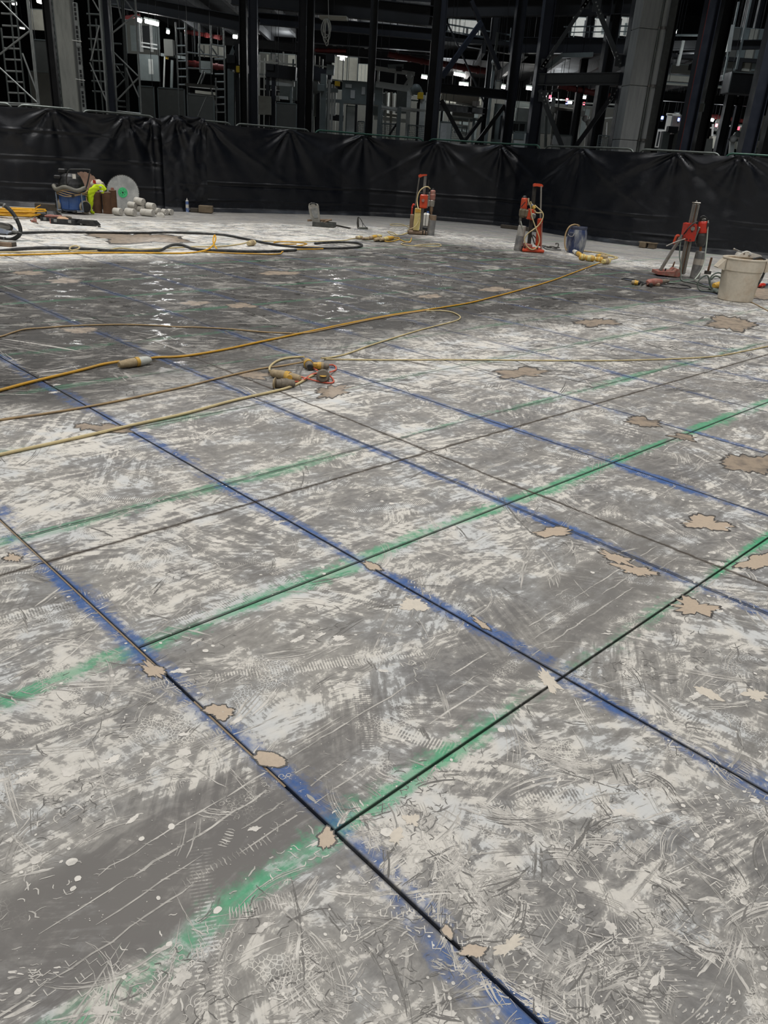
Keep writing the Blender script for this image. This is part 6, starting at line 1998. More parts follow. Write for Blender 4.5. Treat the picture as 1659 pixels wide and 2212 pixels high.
rungs_bg(t, 193, 220, (30, 55, 84, 107, 131, 153, 175, 197), Y + .6, .022, ALD, .075)
tubes(t, [(194, 135, 230, 219), (199, -3, 214, 24), (197, 130, 214, 56)], Y, .020, ALS, 'brace')
t = thing('racking_upright', 'slotted pale racking post beside the concrete column', 'rack post', at(172, 230, 22.4))
p0, p1 = at(182, 232, 22.4), at(162, 6, 22.4)
p0.z = 0
m = MB()
bar(m, p0, p1, .11, .06)
m.build('post', ALS, t)
for i in range(24):
    f = (i + .5) / 24
    if i % 5 == 4:
        continue
    c = at(182, 232, 22.4).lerp(p1, f)
    MB().box(c + Vector((0, -.033, 0)), (.055, .006, .07)).build('slot', BLKS, t)
for y in (87, 171):
    MB().cyl(at(156 + (y - 87) * .09, y, 22.3), at(176 + (y - 87) * .09, y + 3, 22.3), .012, n=6).build('shelf_clip', PALE, t)
Y = 23.8
t = scaffold('tall aluminium scaffold tower right of the dark navy column, before the lit room', 275, 244, Y)
tubes(t, [(237, -4, 252, 240), (292, -4, 304, 246)], Y, .026, ALS, 'upright')
tubes(t, [(266, -4, 276, 238), (262, -4, 272, 236)], Y + .8, .024, ALD, 'upright')
tubes(t, [(269, -2, 291, 27), (292, 32, 243, 71), (243, 110, 298, 164), (299, 168, 251, 218), (272, 146, 300, 210), (252, -4, 262, 40)], Y, .022, ALS, 'brace')
tubes(t, [(252, 240, 306, 246)], Y, .024, ALS, 'ledger')
rungs_bg(t, 243, 263, (10, 94, 139, 155, 218, 230), Y + .4, .022, ALD, .07)
tubes(t, [(246, 54, 262, 36), (251, 142, 268, 168), (252, 190, 271, 170)], Y + .5, .018, ALD, 'inner_brace')
Y = 26
t = scaffold('thin scaffold tower with ladder frames left of the first column pair', 430, 255, Y)
tubes(t, [(379, 48, 388, 252), (400, 48, 406, 250), (430, 50, 432, 156), (455, 55, 458, 158), (483, 60, 487, 261), (466, 168, 467, 257)], Y, .024, ALS, 'upright')
tubes(t, [(419, 47, 421, 122), (391, 70, 393, 120)], Y + .7, .02, ALD, 'upright')
rungs_bg(t, 381, 402, (62, 99, 117, 132, 149, 166, 183), Y, .022, ALS, .035, .0)
rungs_bg(t, 463, 484, (128, 160, 177, 193, 210, 225, 242), Y, .024, ALS, .02, .0)
tubes(t, [(402, 113, 486, 123), (404, 183, 470, 190), (406, 202, 462, 208), (458, 96, 484, 101), (405, 147, 457, 150)], Y + .1, .022, ALS, 'ledger')
tubes(t, [(428, 100, 440, 116), (456, 100, 470, 122), (426, 186, 440, 152), (434, 182, 444, 156), (455, 190, 470, 240), (447, 208, 428, 252)], Y + .1, .022, ALS, 'brace')
MB().beam(at(405, 183, Y), at(466, 188, Y), .05, .6, 'box').build('platform', PANELG, t)


# panels and partitions
def board(name, label, cat, q, Y, mat, th=.05, parts=(), lean=0):
    """upright board whose picture corners (x0, y0)-(x1, y1) lie at depth Y"""
    x0, y0, x1, y1 = q
    a, b_ = at(x0, y1, Y), at(x1, y1, Y)
    zt = at((x0 + x1) / 2, y0, Y).z
    zb = max(.0, at((x0 + x1) / 2, y1, Y).z)
    c = (a + b_) / 2
    t = thing(name, label, cat, Vector((c.x, c.y, zb)))
    MB().box(Vector((c.x, c.y, (zt + zb) / 2)), ((b_ - a).length, th, zt - zb), bev=.008).build('board', mat, t)
    fw = .03
    for s_ in (-1, 1):
        MB().box(Vector((c.x + s_ * ((b_ - a).length / 2 - fw / 2), c.y - th / 2 - .004, (zt + zb) / 2)), (fw, .008, zt - zb)).build('edge_trim', MGREY, t)
    MB().box(Vector((c.x, c.y - th / 2 - .004, zt - fw / 2)), ((b_ - a).length, .008, fw)).build('top_trim', MGREY, t)
    for (u0, v0, u1, v1, mt, nm) in parts:
        p0, p1 = at(u0, v1, Y - th / 2 - .012), at(u1, v0, Y - th / 2 - .012)
        MB().box((p0 + p1) / 2, (abs(p1.x - p0.x), .012, abs(p1.z - p0.z))).build(nm, mt, t)
    if zb > .1:
        hang(t, (c.x - (b_ - a).length * .4, c.y, zt - .02), (c.x + (b_ - a).length * .4, c.y, zt - .02))
    return t


board('hoarding', 'grey hoarding behind the far left scaffold tower', 'panel', (78, 155, 128, 300), 25, PANELG)
board('hoarding', 'dark grey hoarding below the lit room, left half', 'panel', (306, 186, 340, 320), 27.5, PANELG)
board('hoarding', 'dark grey hoarding below the lit room, right half', 'panel', (347, 190, 404, 320), 27.5, PANELG)
board('hoarding', 'dark hoarding at the foot of the thin scaffold tower', 'panel', (408, 205, 466, 320), 29, PANELG)
board('hoarding', 'brownish panel between the two close column pairs', 'panel', (596, 222, 640, 340), 29, PANELG)
board('clad_partition', 'cream cladding wall beside the pipe, left of the thin scaffold tower top', 'panel', (300, 118, 346, 175), 33, MGREY, parts=((322, 128, 330, 160, PALE, 'notice'),))
board('clad_partition', 'grey shed wall seen through the far left scaffold', 'panel', (66, 20, 112, 66), 31, CREAMP)
board('clad_partition', 'grey shed wall low between the far left tower and concrete column', 'panel', (80, 86, 118, 158), 28, PANELG)
board('equipment_cabinet', 'grey-green control board with paper notices above a frame, left of the single black column', 'panel', (738, 176, 826, 222), 30, MGREY, parts=((746, 182, 760, 189, PAPER, 'notice'), (757, 195, 767, 212, PAPER, 'notice'), (781, 188, 789, 204, PAPER, 'notice'), (803, 201, 810, 218, PAPER, 'notice')))
board('equipment_cabinet', 'pale cabinet door below the control board with notices', 'panel', (744, 228, 768, 330), 30.5, PALE)
board('equipment_cabinet', 'white panel leaning behind the double steel column', 'panel', (944, 262, 971, 340), 29, PALE, parts=((950, 268, 966, 300, PAPER, 'inset'),))
board('equipment_cabinet', 'white cabinet between navy column and slim black column', 'panel', (1187, 290, 1229, 345), 29.5, PALE, parts=((1192, 296, 1224, 312, PAPER, 'inset'),))
board('equipment_cabinet', 'white cabinet left of the navy column below the cross beam', 'panel', (1103, 284, 1138, 345), 30, PALE, parts=((1108, 288, 1133, 300, MGREY, 'inset'),))
board('equipment_cabinet', 'grey glazed booth between bracing bay and dark end column', 'panel', (1056, 224, 1090, 340), 32, MGREY, parts=((1062, 250, 1072, 300, BLKS, 'window'), (1076, 250, 1086, 300, BLKS, 'window')))
board('equipment_cabinet', 'dark cabinet with monitors behind the navy column', 'panel', (1106, 262, 1140, 290), 31, MGREY, parts=((1108, 268, 1120, 282, BLKS, 'screen'), (1122, 268, 1134, 282, BLKS, 'screen')))
board('ventilation_duct', 'pale ventilation duct side right of the square concrete column', 'duct', (1432, 163, 1536, 178), 31, CREAMP)
board('ventilation_duct', 'yellowish lower strip of the ventilation duct', 'duct', (1430, 181, 1563, 187), 30.8, CREAMP)
board('ventilation_duct', 'dark grey plant box above the pale ventilation duct', 'duct', (1446, 140, 1540, 161), 31.5, PANELG)
board('ventilation_duct', 'black plant box hanging left of the wide grey-navy column', 'duct', (1563, 158, 1634, 204), 27, BLKS, .6)
board('clad_partition', 'tall grey cladding wall at the upper right', 'panel', (1560, 60, 1662, 156), 31, PANELG, parts=((1618, 62, 1622, 154, CREAMP, 'rib'), (1600, 62, 1603, 154, MGREY, 'rib'), (1640, 62, 1643, 154, MGREY, 'rib')))
board('notice_board', 'small notice hung on the black column right of the red-edged one', 'sign', (1503, 221, 1519, 241), 24.6, PANELG)
board('notice_board', 'small notice hung beside the conduit in the bracing bay', 'sign', (1068, 173, 1082, 196), 29, CREAMP)
board('notice_board', 'paper notice on a post between the two close column pairs', 'sign', (585, 115, 596, 129), 34, PAPER)
# lit places far behind
board('wall_cladding', 'bright white wall high behind the bracing bay', 'wall panel', (966, 42, 1038, 74), 46, pbr('white_cladding', rgb(206, 204, 196), .6, amt=.2), parts=((984, 48, 986, 72, MGREY, 'rib'), (1000, 48, 1003, 74, MGREY, 'rib'), (1006, 60, 1012, 74, BLKS, 'opening')))
board('wall_cladding', 'bright strip of wall low under the walkway behind the bracing bay', 'wall panel', (975, 94, 1012, 105), 46, MATS['white_cladding'])
board('wall_cladding', 'brightly lit upper storey behind the thick black column, left bay', 'wall panel', (1232, 38, 1316, 80), 44, MATS['white_cladding'], parts=((1240, 44, 1243, 80, MGREY, 'post'), (1258, 44, 1266, 80, GREYB, 'post'), (1281, 42, 1285, 80, BLKS, 'post'), (1298, 46, 1310, 74, MGREY, 'machine')))
board('wall_cladding', 'brightly lit upper storey behind the thick black column, right bay', 'wall panel', (1328, 36, 1366, 78), 44, MATS['white_cladding'], parts=((1338, 40, 1341, 78, BLKS, 'post'), (1346, 50, 1356, 76, MGREY, 'machine')))
board('wall_cladding', 'cream cladding lit between single black column and hanging coil', 'wall panel', (772, 138, 800, 178), 42, CREAMP, parts=((780, 140, 781, 178, MGREY, 'rib'), (788, 140, 789, 178, MGREY, 'rib'), (795, 140, 796, 178, MGREY, 'rib')))
board('wall_cladding', 'lit room wall with windows behind the left scaffold', 'wall panel', (276, 40, 346, 118), 34, PANELG, parts=((284, 56, 300, 110, MGREY, 'window'), (306, 56, 324, 106, BLKS, 'window'), (330, 58, 344, 106, MGREY, 'window'), (303, 42, 306, 112, PAPER, 'post'), (325, 40, 328, 112, PAPER, 'post')))
board('wall_cladding', 'pale ribbed wall behind the thin scaffold tower', 'wall panel', (428, 96, 488, 124), 40, CREAMP, parts=((440, 98, 442, 124, PANELG, 'rib'), (452, 98, 454, 124, PANELG, 'rib'), (470, 98, 472, 124, PANELG, 'rib')))
board('wall_cladding', 'white bay window at the foot of the square concrete column', 'wall panel', (1408, 278, 1430, 318), 38, MATS['white_cladding'], parts=((1413, 284, 1415, 316, BLKS, 'mullion'), (1421, 284, 1423, 316, BLKS, 'mullion')))
board('wall_cladding', 'doorway with bright frame right of the blue beacon', 'wall panel', (1440, 247, 1470, 318), 37, pbr('mauve_wall', rgb(108, 98, 96), .7), parts=((1439, 247, 1442, 318, MATS['white_cladding'], 'door_frame'), (1439, 246, 1470, 249, MATS['white_cladding'], 'door_frame')))
board('wall_cladding', 'bright machine bay right of the red-edged column', 'wall panel', (1536, 255, 1560, 318), 40, CREAMP, parts=((1544, 260, 1546, 300, PAPER, 'post'), (1540, 284, 1556, 290, MGREY, 'shelf')))
board('wall_cladding', 'bright machine bay next to the wide grey-navy column', 'wall panel', (1578, 268, 1606, 322), 40, CREAMP, parts=((1584, 272, 1586, 316, PAPER, 'post'), (1592, 286, 1604, 292, MGREY, 'shelf')))
board('wall_cladding', 'pale wall deep between the second close column pair and the single black column', 'wall panel', (716, 122, 772, 176), 43, CREAMP, parts=((734, 122, 736, 176, PAPER, 'post'), (750, 122, 751, 176, MGREY, 'rib')))
board('wall_cladding', 'greyish clad wall deep between the first and second close column pairs', 'wall panel', (560, 115, 640, 170), 43, PANELG, parts=((576, 118, 580, 168, CREAMP, 'post'), (622, 120, 640, 158, CREAMP, 'sheet'), (596, 122, 600, 166, BLKS, 'rib')))
board('wall_cladding', 'machine hall wall behind the bracing bay lower part', 'wall panel', (950, 208, 1092, 330), 40, PANELG, parts=((962, 214, 1040, 222, CREAMP, 'conveyor_edge'), (970, 236, 974, 300, PALE, 'post'), (985, 250, 1030, 254, PALE, 'rail'), (990, 262, 1014, 290, MGREY, 'machine'), (1018, 240, 1034, 300, MGREY, 'machine')))
board('wall_cladding', 'machine hall wall behind the grey cross beam lower part', 'wall panel', (1100, 225, 1330, 335), 42, PANELG, parts=((1110, 232, 1112, 262, PALE, 'post'), (1118, 236, 1122, 262, PALE, 'post'), (1190, 234, 1240, 240, CREAMP, 'conveyor_edge'), (1200, 258, 1206, 320, PALE, 'post'), (1250, 236, 1275, 300, MGREY, 'machine'), (1262, 252, 1274, 310, PALE, 'machine'), (1300, 262, 1304, 290, PAPER, 'post'), (1308, 264, 1312, 282, PAPER, 'post')))
board('wall_cladding', 'machine hall wall behind the gantry frame', 'wall panel', (700, 200, 945, 325), 42, PANELG, parts=((836, 200, 842, 250, PALE, 'post'), (850, 200, 854, 250, PALE, 'post'), (812, 246, 856, 256, CREAMP, 'conveyor_edge'), (706, 190, 712, 300, PALE, 'post'), (724, 190, 727, 300, PALE, 'post')))


# machines: frames of bars between picture points at one depth
def frame(name, label, cat, Y, bars, extra=()):
    x, y = bars[0][1][:2]
    t = thing(name, label, cat, at(x, y, Y))
    low, top = 9, Vector((0, 0, -1))
    for nm, q, w, mt in bars:
        d = q[4] if len(q) > 4 else 0
        m = MB()
        a, b_ = at(q[0], q[1], Y + d), at(q[2], q[3], Y + d)
        if nm in ('post', 'leg') and b_.z < 2.2:
            b_.z = 0
        low = min(low, a.z, b_.z)
        if a.z > top.z:
            top = a
        m.beam(a, b_, w, w * .8, 'box')
        m.build(nm, mt, t)
    for nm, x, y, r, mt, kind in extra:
        c = at(x, y, Y - .1)
        if kind == 's':
            o = MB().sphere(c, r, 10, 6)
        else:
            o = MB().box(c, (r, r * .8, r * kind), bev=.01)
        o.build(nm, mt, t)
    if low > .1:
        hang(t, top)
    return t


frame('gantry', 'pale steel gantry with two rails between single black column and double column', 'machine', 30, [('rail', (811, 147, 896, 160), .12, PALE), ('rail', (812, 182, 884, 192), .18, PALE), ('post', (818, 148, 816, 182), .10, PALE), ('post', (855, 154, 853, 187), .08, PALE), ('post', (893, 160, 890, 190), .06, PALE), ('post', (886, 162, 879, 300), .18, PALE), ('brace', (884, 170, 874, 185), .07, PALE),
      ('rail', (838, 144, 872, 143), .12, MGREY), ('arm', (807, 152, 806, 180), .1, MGREY)], [('motor', 862, 149, .2, BLKS, .6), ('joint', 884, 164, .11, PALE, 's')])
frame('robot_arm', 'grey robot arm with a yellow gearbox beside the double steel column', 'robot', 29.5, [('upper_arm', (888, 198, 904, 190), .22, MGREY), ('fore_arm', (904, 190, 910, 205), .18, MGREY), ('wrist', (909, 205, 906, 222), .14, BLKS), ('post', (914, 206, 912, 320), .22, PALE), ('arm_link', (880, 203, 893, 202), .12, PALE), ('post', (904, 222, 902, 320), .12, BLKS)], [('shoulder', 899, 192, .16, MGREY, 's'), ('gearbox', 908, 207, .20, YEL, 1.0), ('hand', 914, 210, .10, PAPER, 1.4)])
frame('lift_mast', 'dark lift mast with yellow block left of the first close column pair', 'machine', 28, [('post', (500, 150, 500, 290), .26, MGREY), ('post', (512, 95, 516, 290), .16, BLKS), ('post', (509, 150, 510, 220), .06, PALE), ('arm', (498, 122, 507, 100), .12, MGREY), ('arm', (507, 100, 513, 122), .12, MGREY), ('crossbar', (494, 148, 536, 150), .22, BLKS)], [('block', 517, 150, .18, YEL, 1.0), ('motor', 500, 128, .26, BLKS, .9), ('lamp_glass', 505, 154, .05, PAPER, 's')])
frame('lift_mast', 'dark lift mast with a small yellow block left of the control board', 'machine', 28.5, [('post', (712, 172, 710, 300), .10, PALE), ('post', (718, 182, 717, 300), .08, PALE), ('post', (724, 184, 722, 250), .08, PALE), ('post', (700, 160, 697, 300), .24, MGREY), ('crossbar', (688, 192, 730, 196), .12, MGREY), ('head', (706, 150, 722, 152), .28, MGREY)], [('block', 729, 181, .17, YEL, .8), ('motor', 714, 126, .28, BLKS, .8), ('drum', 694, 190, .22, MGREY, .9)])
frame('conveyor', 'dark conveyor head with pale tray between the two close column pairs', 'machine', 32, [('beam', (576, 152, 640, 160), .42, BLKS), ('tray', (574, 178, 636, 182), .16, PALE), ('tray', (580, 170, 632, 172), .08, PAPER), ('leg', (579, 150, 577, 290), .16, BLKS), ('leg', (592, 148, 590, 290), .18, NAVYD), ('brace', (590, 176, 580, 196), .08, MGREY), ('shelf', (558, 211, 604, 214), .12, CREAMP), ('shelf', (596, 210, 622, 212), .10, PALE), ('leg', (630, 160, 629, 225), .1, MGREY)], [('bin', 572, 228, .5, CREAMP, 1.2), ('motor', 584, 146, .3, BLKS, .7)])
frame('conveyor', 'dark horizontal conveyor right of the second close column pair', 'machine', 31, [('beam', (672, 155, 716, 170), .40, NAVYD), ('rail', (668, 170, 690, 172), .06, PALE), ('leg', (676, 172, 675, 300), .10, MGREY), ('leg', (688, 200, 686, 300), .16, NAVYD), ('cover', (676, 176, 690, 200), .3, PANELG)], [('drive', 706, 172, .24, BLKS, .9)])
frame('safety_guard', 'grey steel frame carrying the control board, with double rail', 'machine', 29.2, [('rail', (706, 217, 826, 224), .10, MGREY), ('rail', (738, 222, 826, 228), .06, PALE), ('post', (738, 222, 736, 320), .16, MGREY), ('post', (770, 226, 768, 320), .10, BLKS), ('post', (824, 224, 822, 320), .16, MGREY), ('post', (706, 196, 704, 320), .18, MGREY), ('rail', (704, 252, 742, 256), .18, BLKS)])
frame('guard_rail', 'grey double guard rail before the gantry, with mesh below', 'rail', 28, [('rail', (822, 230, 862, 236), .07, PALE), ('rail', (822, 234, 862, 240), .05, PALE), ('rail', (862, 233, 922, 240), .07, PALE), ('rail', (862, 238, 900, 241), .05, PALE), ('post', (821, 226, 816, 310), .14, MGREY), ('post', (863, 232, 858, 310), .16, MGREY), ('brace', (858, 266, 838, 296), .06, BLKS)])
frame('guard_rail', 'pale guard rail behind the lower part of the bracing bay', 'rail', 33, [('rail', (976, 251, 1040, 258), .06, PALE), ('rail', (976, 255, 1036, 260), .05, MGREY), ('post', (1024, 256, 1022, 320), .12, MGREY), ('post', (1014, 254, 1012, 320), .06, PALE)])
frame('walkway_rail', 'thin walkway handrail high behind the bracing bay', 'rail', 32, [('rail', (965, 52, 1104, 76), .045, MGREY), ('rail', (965, 66, 1104, 90), .03, MGREY), ('post', (968, 52, 966, 84), .04, MGREY), ('post', (1002, 58, 999, 88), .04, MGREY), ('post', (1034, 63, 1031, 94), .04, MGREY), ('post', (1072, 56, 1066, 108), .06, PALE), ('post', (1104, 60, 1100, 106), .04, MGREY)])
frame('walkway_rail', 'thin walkway handrail before the brightly lit upper storey', 'rail', 32, [('rail', (1218, 58, 1372, 56), .04, MGREY), ('rail', (1218, 70, 1372, 68), .03, MGREY), ('post', (1232, 50, 1228, 88), .04, MGREY), ('post', (1276, 54, 1272, 90), .05, NAVYD), ('post', (1340, 52, 1336, 88), .04, MGREY)])
frame('steel_posts', 'bundle of thin hanger rods right of the square concrete column', 'rods', 28, [('rod', (1466, 4, 1442, 160), .06, MGREY), ('rod', (1476, 88, 1464, 142), .10, PALE), ('rod', (1548, 30, 1530, 140), .06, MGREY), ('rod', (1530, 106, 1524, 142), .10, PALE), ('rod', (1596, 4, 1562, 172), .06, MGREY), ('rod', (1622, -2, 1590, 150), .07, MGREY), ('rail', (1426, 76, 1552, 76), .05, MGREY), ('rail', (1462, 116, 1540, 112), .05, BLKS), ('rod', (1580, 54, 1572, 112), .16, PALE)])
frame('white_robot', 'white robot on a post with a red light, by the wide grey-navy column', 'robot', 33, [('post', (1582, 300, 1578, 345), .18, PALE), ('post', (1596, 300, 1592, 345), .10, PALE), ('arm', (1582, 302, 1592, 288), .16, PALE), ('arm', (1592, 288, 1600, 296), .12, PALE), ('bar', (1574, 300, 1604, 304), .10, MGREY)], [('joint', 1584, 300, .14, PAPER, 's'), ('joint', 1594, 290, .12, MGREY, 's')])
frame('white_robot', 'white robot arm in front of the thick black column', 'robot', 34, [('arm', (1262, 256, 1272, 264), .16, PALE), ('arm', (1272, 264, 1268, 280), .14, PALE), ('post', (1270, 278, 1266, 330), .2, PAPER), ('bar', (1258, 330, 1274, 296), .05, PALE)], [('joint', 1264, 256, .12, PAPER, 's'), ('joint', 1272, 265, .13, PALE, 's')])
frame('transfer_machine', 'grey machine frame with glass front left of the slim black column', 'machine', 34, [('post', (1194, 236, 1192, 300), .10, PALE), ('post', (1212, 240, 1210, 300), .05, PALE), ('post', (1234, 244, 1232, 296), .05, PALE), ('beam', (1188, 236, 1262, 246), .20, PALE), ('post', (1182, 198, 1181, 228), .05, PALE), ('post', (1207, 196, 1206, 240), .05, MGREY), ('beam', (1180, 197, 1208, 196), .06, MGREY), ('post', (1165, 240, 1162, 316), .16, MGREY), ('post', (1180, 250, 1178, 318), .12, MGREY)], [('screen', 1221, 280, .9, BLKS, 1.4)])
frame('transfer_machine', 'dark machine posts with pale edges between the red-edged and concrete columns', 'machine', 27, [('post', (1438, 284, 1434, 340), .26, MGREY), ('post', (1450, 290, 1446, 340), .22, BLKS), ('rail', (1436, 286, 1470, 284), .06, MGREY), ('post', (1436, 284, 1432, 330), .05, PALE), ('post', (1462, 282, 1456, 340), .24, PANELG)], [('head', 1452, 280, .3, BLKS, .6)])
frame('transfer_machine', 'dark cabinets with pale edge right of the black column near the right end', 'machine', 30, [('post', (1526, 300, 1522, 345), .4, PANELG), ('post', (1519, 300, 1514, 345), .05, PALE), ('rail', (1514, 303, 1534, 303), .06, MGREY), ('beam', (1486, 318, 1500, 318), .1, YEL)], [])
frame('transfer_machine', 'machine with hoses in the far right corner behind the wide column', 'machine', 26, [('post', (1640, 276, 1634, 330), .12, MGREY), ('arm', (1652, 250, 1645, 292), .20, pbr('perforated_sheet', rgb(140, 136, 128), .7, amt=.5, scale=30)), ('arm', (1640, 292, 1632, 300), .08, PALE), ('brace', (1636, 230, 1654, 262), .07, BLKS)], [('block', 1640, 312, .16, CREAMP, 1.1), ('block', 1629, 308, .12, PALE, 1.6)])
frame('conduit_pipe', 'grey conduit pipe running up the inner dark column of the bracing bay', 'pipe', 29.5, [('pipe', (1068, 132, 1048, 312), .12, MGREY), ('pipe', (1075, 70, 1068, 132), .10, MGREY)], [('elbow', 1068, 134, .1, PALE, 's')])


frame('transfer_machine', 'dim pale pipework and racks behind the first close column pair', 'machine', 35, [('post', (560, 118, 558, 290), .07, PALE), ('post', (571, 125, 569, 290), .05, PALE), ('post', (612, 112, 610, 215), .06, PALE), ('rail', (556, 132, 640, 140), .06, PALE), ('rail', (556, 160, 640, 166), .05, MGREY), ('brace', (598, 124, 612, 146), .05, PALE), ('rail', (560, 192, 640, 198), .05, PALE), ('shelf', (600, 204, 638, 208), .14, CREAMP), ('post', (634, 128, 632, 290), .1, MGREY)], [('cabinet', 625, 192, .7, MGREY, 1.1), ('drum', 606, 180, .4, PANELG, 1)])
frame('transfer_machine', 'tall thin racks between the second close column pair and the lift mast', 'machine', 36, [('post', (680, 120, 678, 290), .05, PALE), ('post', (690, 122, 688, 290), .05, CREAMP), ('post', (697, 128, 695, 200), .07, PALE), ('rail', (674, 140, 716, 146), .05, PALE), ('rail', (674, 196, 716, 200), .05, MGREY), ('post', (742, 128, 740, 178), .06, PAPER), ('rail', (716, 172, 800, 182), .05, PALE)], [('cabinet', 684, 214, .8, PANELG, 1.6), ('drive', 709, 168, .3, MGREY, 1)])
frame('transfer_machine', 'row of pale uprights and boxes under the gantry', 'machine', 35, [('post', (826, 196, 824, 300), .07, PALE), ('post', (834, 198, 831, 300), .12, PALE), ('post', (846, 199, 843, 300), .12, CREAMP), ('post', (862, 203, 860, 300), .10, PALE), ('rail', (808, 244, 866, 252), .10, CREAMP), ('rail', (808, 254, 880, 262), .14, PALE), ('rail', (866, 214, 924, 220), .05, MGREY), ('post', (924, 200, 921, 300), .16, PALE)], [('cabinet', 872, 220, .6, MGREY, 1.4), ('cabinet', 818, 226, .5, MGREY, 1.6)])
frame('transfer_machine', 'pale conveyor run low behind the bracing bay', 'machine', 36, [('beam', (952, 206, 1034, 219), .30, CREAMP), ('post', (971, 212, 968, 300), .06, PALE), ('post', (1000, 216, 997, 300), .06, MGREY), ('rail', (985, 222, 1030, 230), .08, PAPER), ('shelf', (986, 272, 1012, 276), .16, PALE), ('shelf', (980, 284, 1010, 290), .12, PALE), ('post', (1014, 240, 1011, 310), .05, PAPER), ('post', (1018, 164, 1017, 186), .06, PAPER)], [('cabinet', 1000, 246, .9, PANELG, .6), ('drive', 1028, 224, .3, PAPER, .6)])
frame('transfer_machine', 'pale machine row behind the navy column and grey cross beam', 'machine', 38, [('post', (1108, 236, 1105, 300), .10, PALE), ('post', (1120, 238, 1117, 300), .06, PAPER), ('rail', (1100, 224, 1150, 230), .20, MGREY), ('rail', (1190, 214, 1240, 218), .05, PALE), ('rail', (1240, 222, 1330, 226), .06, PALE), ('post', (1252, 224, 1249, 300), .05, PALE), ('post', (1300, 240, 1296, 310), .16, MGREY), ('post', (1311, 264, 1309, 296), .06, PAPER), ('rail', (1296, 256, 1326, 254), .05, PALE)], [('cabinet', 1128, 250, .6, MGREY, 1), ('cabinet', 1176, 250, .7, MGREY, 2), ('cabinet', 1206, 262, .6, BLKS, 1.4)])
frame('transfer_machine', 'bright machine fronts between the right columns', 'machine', 39, [('post', (1412, 282, 1408, 330), .10, PAPER), ('post', (1426, 282, 1422, 330), .10, PAPER), ('rail', (1406, 296, 1430, 296), .08, PALE), ('post', (1540, 268, 1535, 330), .08, PAPER), ('rail', (1534, 276, 1560, 277), .06, PALE), ('post', (1554, 280, 1550, 330), .12, PAPER), ('rail', (1536, 300, 1556, 301), .1, CREAMP), ('post', (1586, 280, 1580, 330), .10, PALE), ('rail', (1574, 272, 1610, 274), .06, PAPER)], [('cabinet', 1545, 308, .5, CREAMP, 1), ('cabinet', 1418, 306, .5, PAPER, 1)])
frame('transfer_machine', 'low pale benches behind the left hoarding and lit room', 'machine', 33, [('rail', (408, 186, 470, 192), .06, PALE), ('rail', (422, 198, 466, 203), .10, CREAMP), ('post', (356, 120, 352, 250), .06, PALE), ('post', (372, 130, 369, 250), .10, MGREY), ('rail', (348, 118, 404, 126), .10, MGREY), ('post', (362, 110, 361, 128), .10, YEL), ('rail', (306, 100, 340, 106), .05, PAPER), ('rail', (306, 92, 340, 97), .04, PAPER)], [('cabinet', 366, 104, .34, PANELG, 1.6), ('cabinet', 446, 146, .4, MGREY, 1)])


# mesh guard panels: a frame with wires
def mesh_guard(label, x0, y0, x1, y1, Y):
    a, b_ = at(x0, y1, Y), at(x1, y1 + (x1 - x0) * .07, Y)
    zt = at(x0, y0, Y).z
    zb = a.z - .3
    t = thing('mesh_guard', label, 'guard', Vector(((a.x + b_.x) / 2, Y, zb)))
    P = [Vector((a.x, Y, zb)), Vector((a.x, Y, zt)), Vector((b_.x, Y, zt)), Vector((b_.x, Y, zb)), Vector((a.x, Y, zb))]
    for p0, p1 in zip(P, P[1:]):
        MB().beam(p0, p1, .035, .035, 'box').build('frame_bar', MGREY, t)
    m = MB()
    for x in np.arange(a.x + .05, b_.x, .055):
        m.cyl((x, Y, zb), (x, Y, zt), .008, n=4, caps=False)
    for z in np.arange(zb + .05, zt, .055):
        m.cyl((a.x, Y, z), (b_.x, Y, z), .008, n=4, caps=False)
    m.build('wire_mesh', MGREY, t)['kind'] = 'stuff'
    for x in (a.x, b_.x):
        MB().beam((x, Y, 0), (x, Y, zb), .035, .035, 'box').build('leg', MGREY, t)


mesh_guard('wire mesh guard left of the single black column', 772, 262, 786, 292, 28)
mesh_guard('wire mesh guard right of the single black column', 822, 266, 856, 298, 28)
mesh_guard('wire mesh guard hard against the double steel column', 880, 270, 918, 300, 28)
mesh_guard('wire mesh guard behind the braces in the bracing bay', 973, 272, 1006, 304, 29)
mesh_guard('wire mesh guard with holes beside the bolted brace, left of the concrete column', 1289, 292, 1312, 322, 28)

# hanging coil of cable
t = thing('hanging_cable', 'coil of pale cable hanging from the roof on a thin wire', 'cable', at(704, 60, 25))
p = plane_pt(25)
MB().cyl(p(709, -8), p(710, 40), .008, n=6).build('wire', PALE, t)
MB().box(p(721, 39, .2), (.78, .25, .09), -.15, bev=.01).build('junction_box', CREAMP, t)
hang(t, p(721, 39, .2))
for i, (w, h_, dx) in enumerate(((10, 40, -2), (7, 52, -1), (5, 58, 1), (9, 34, 2), (6, 46, 3))):
    pts = [p(705 + dx + w * math.sin(q) * (.55 + .45 * math.sin(q / 2)), 41 + h_ * (1 - math.cos(q)) / 2, .02 * i) for q in [2 * math.pi * j / 14 for j in range(15)]]
    MB().tube(pts, .012, 6, seg=3, caps=False).build('cable_loop', PALE, t)

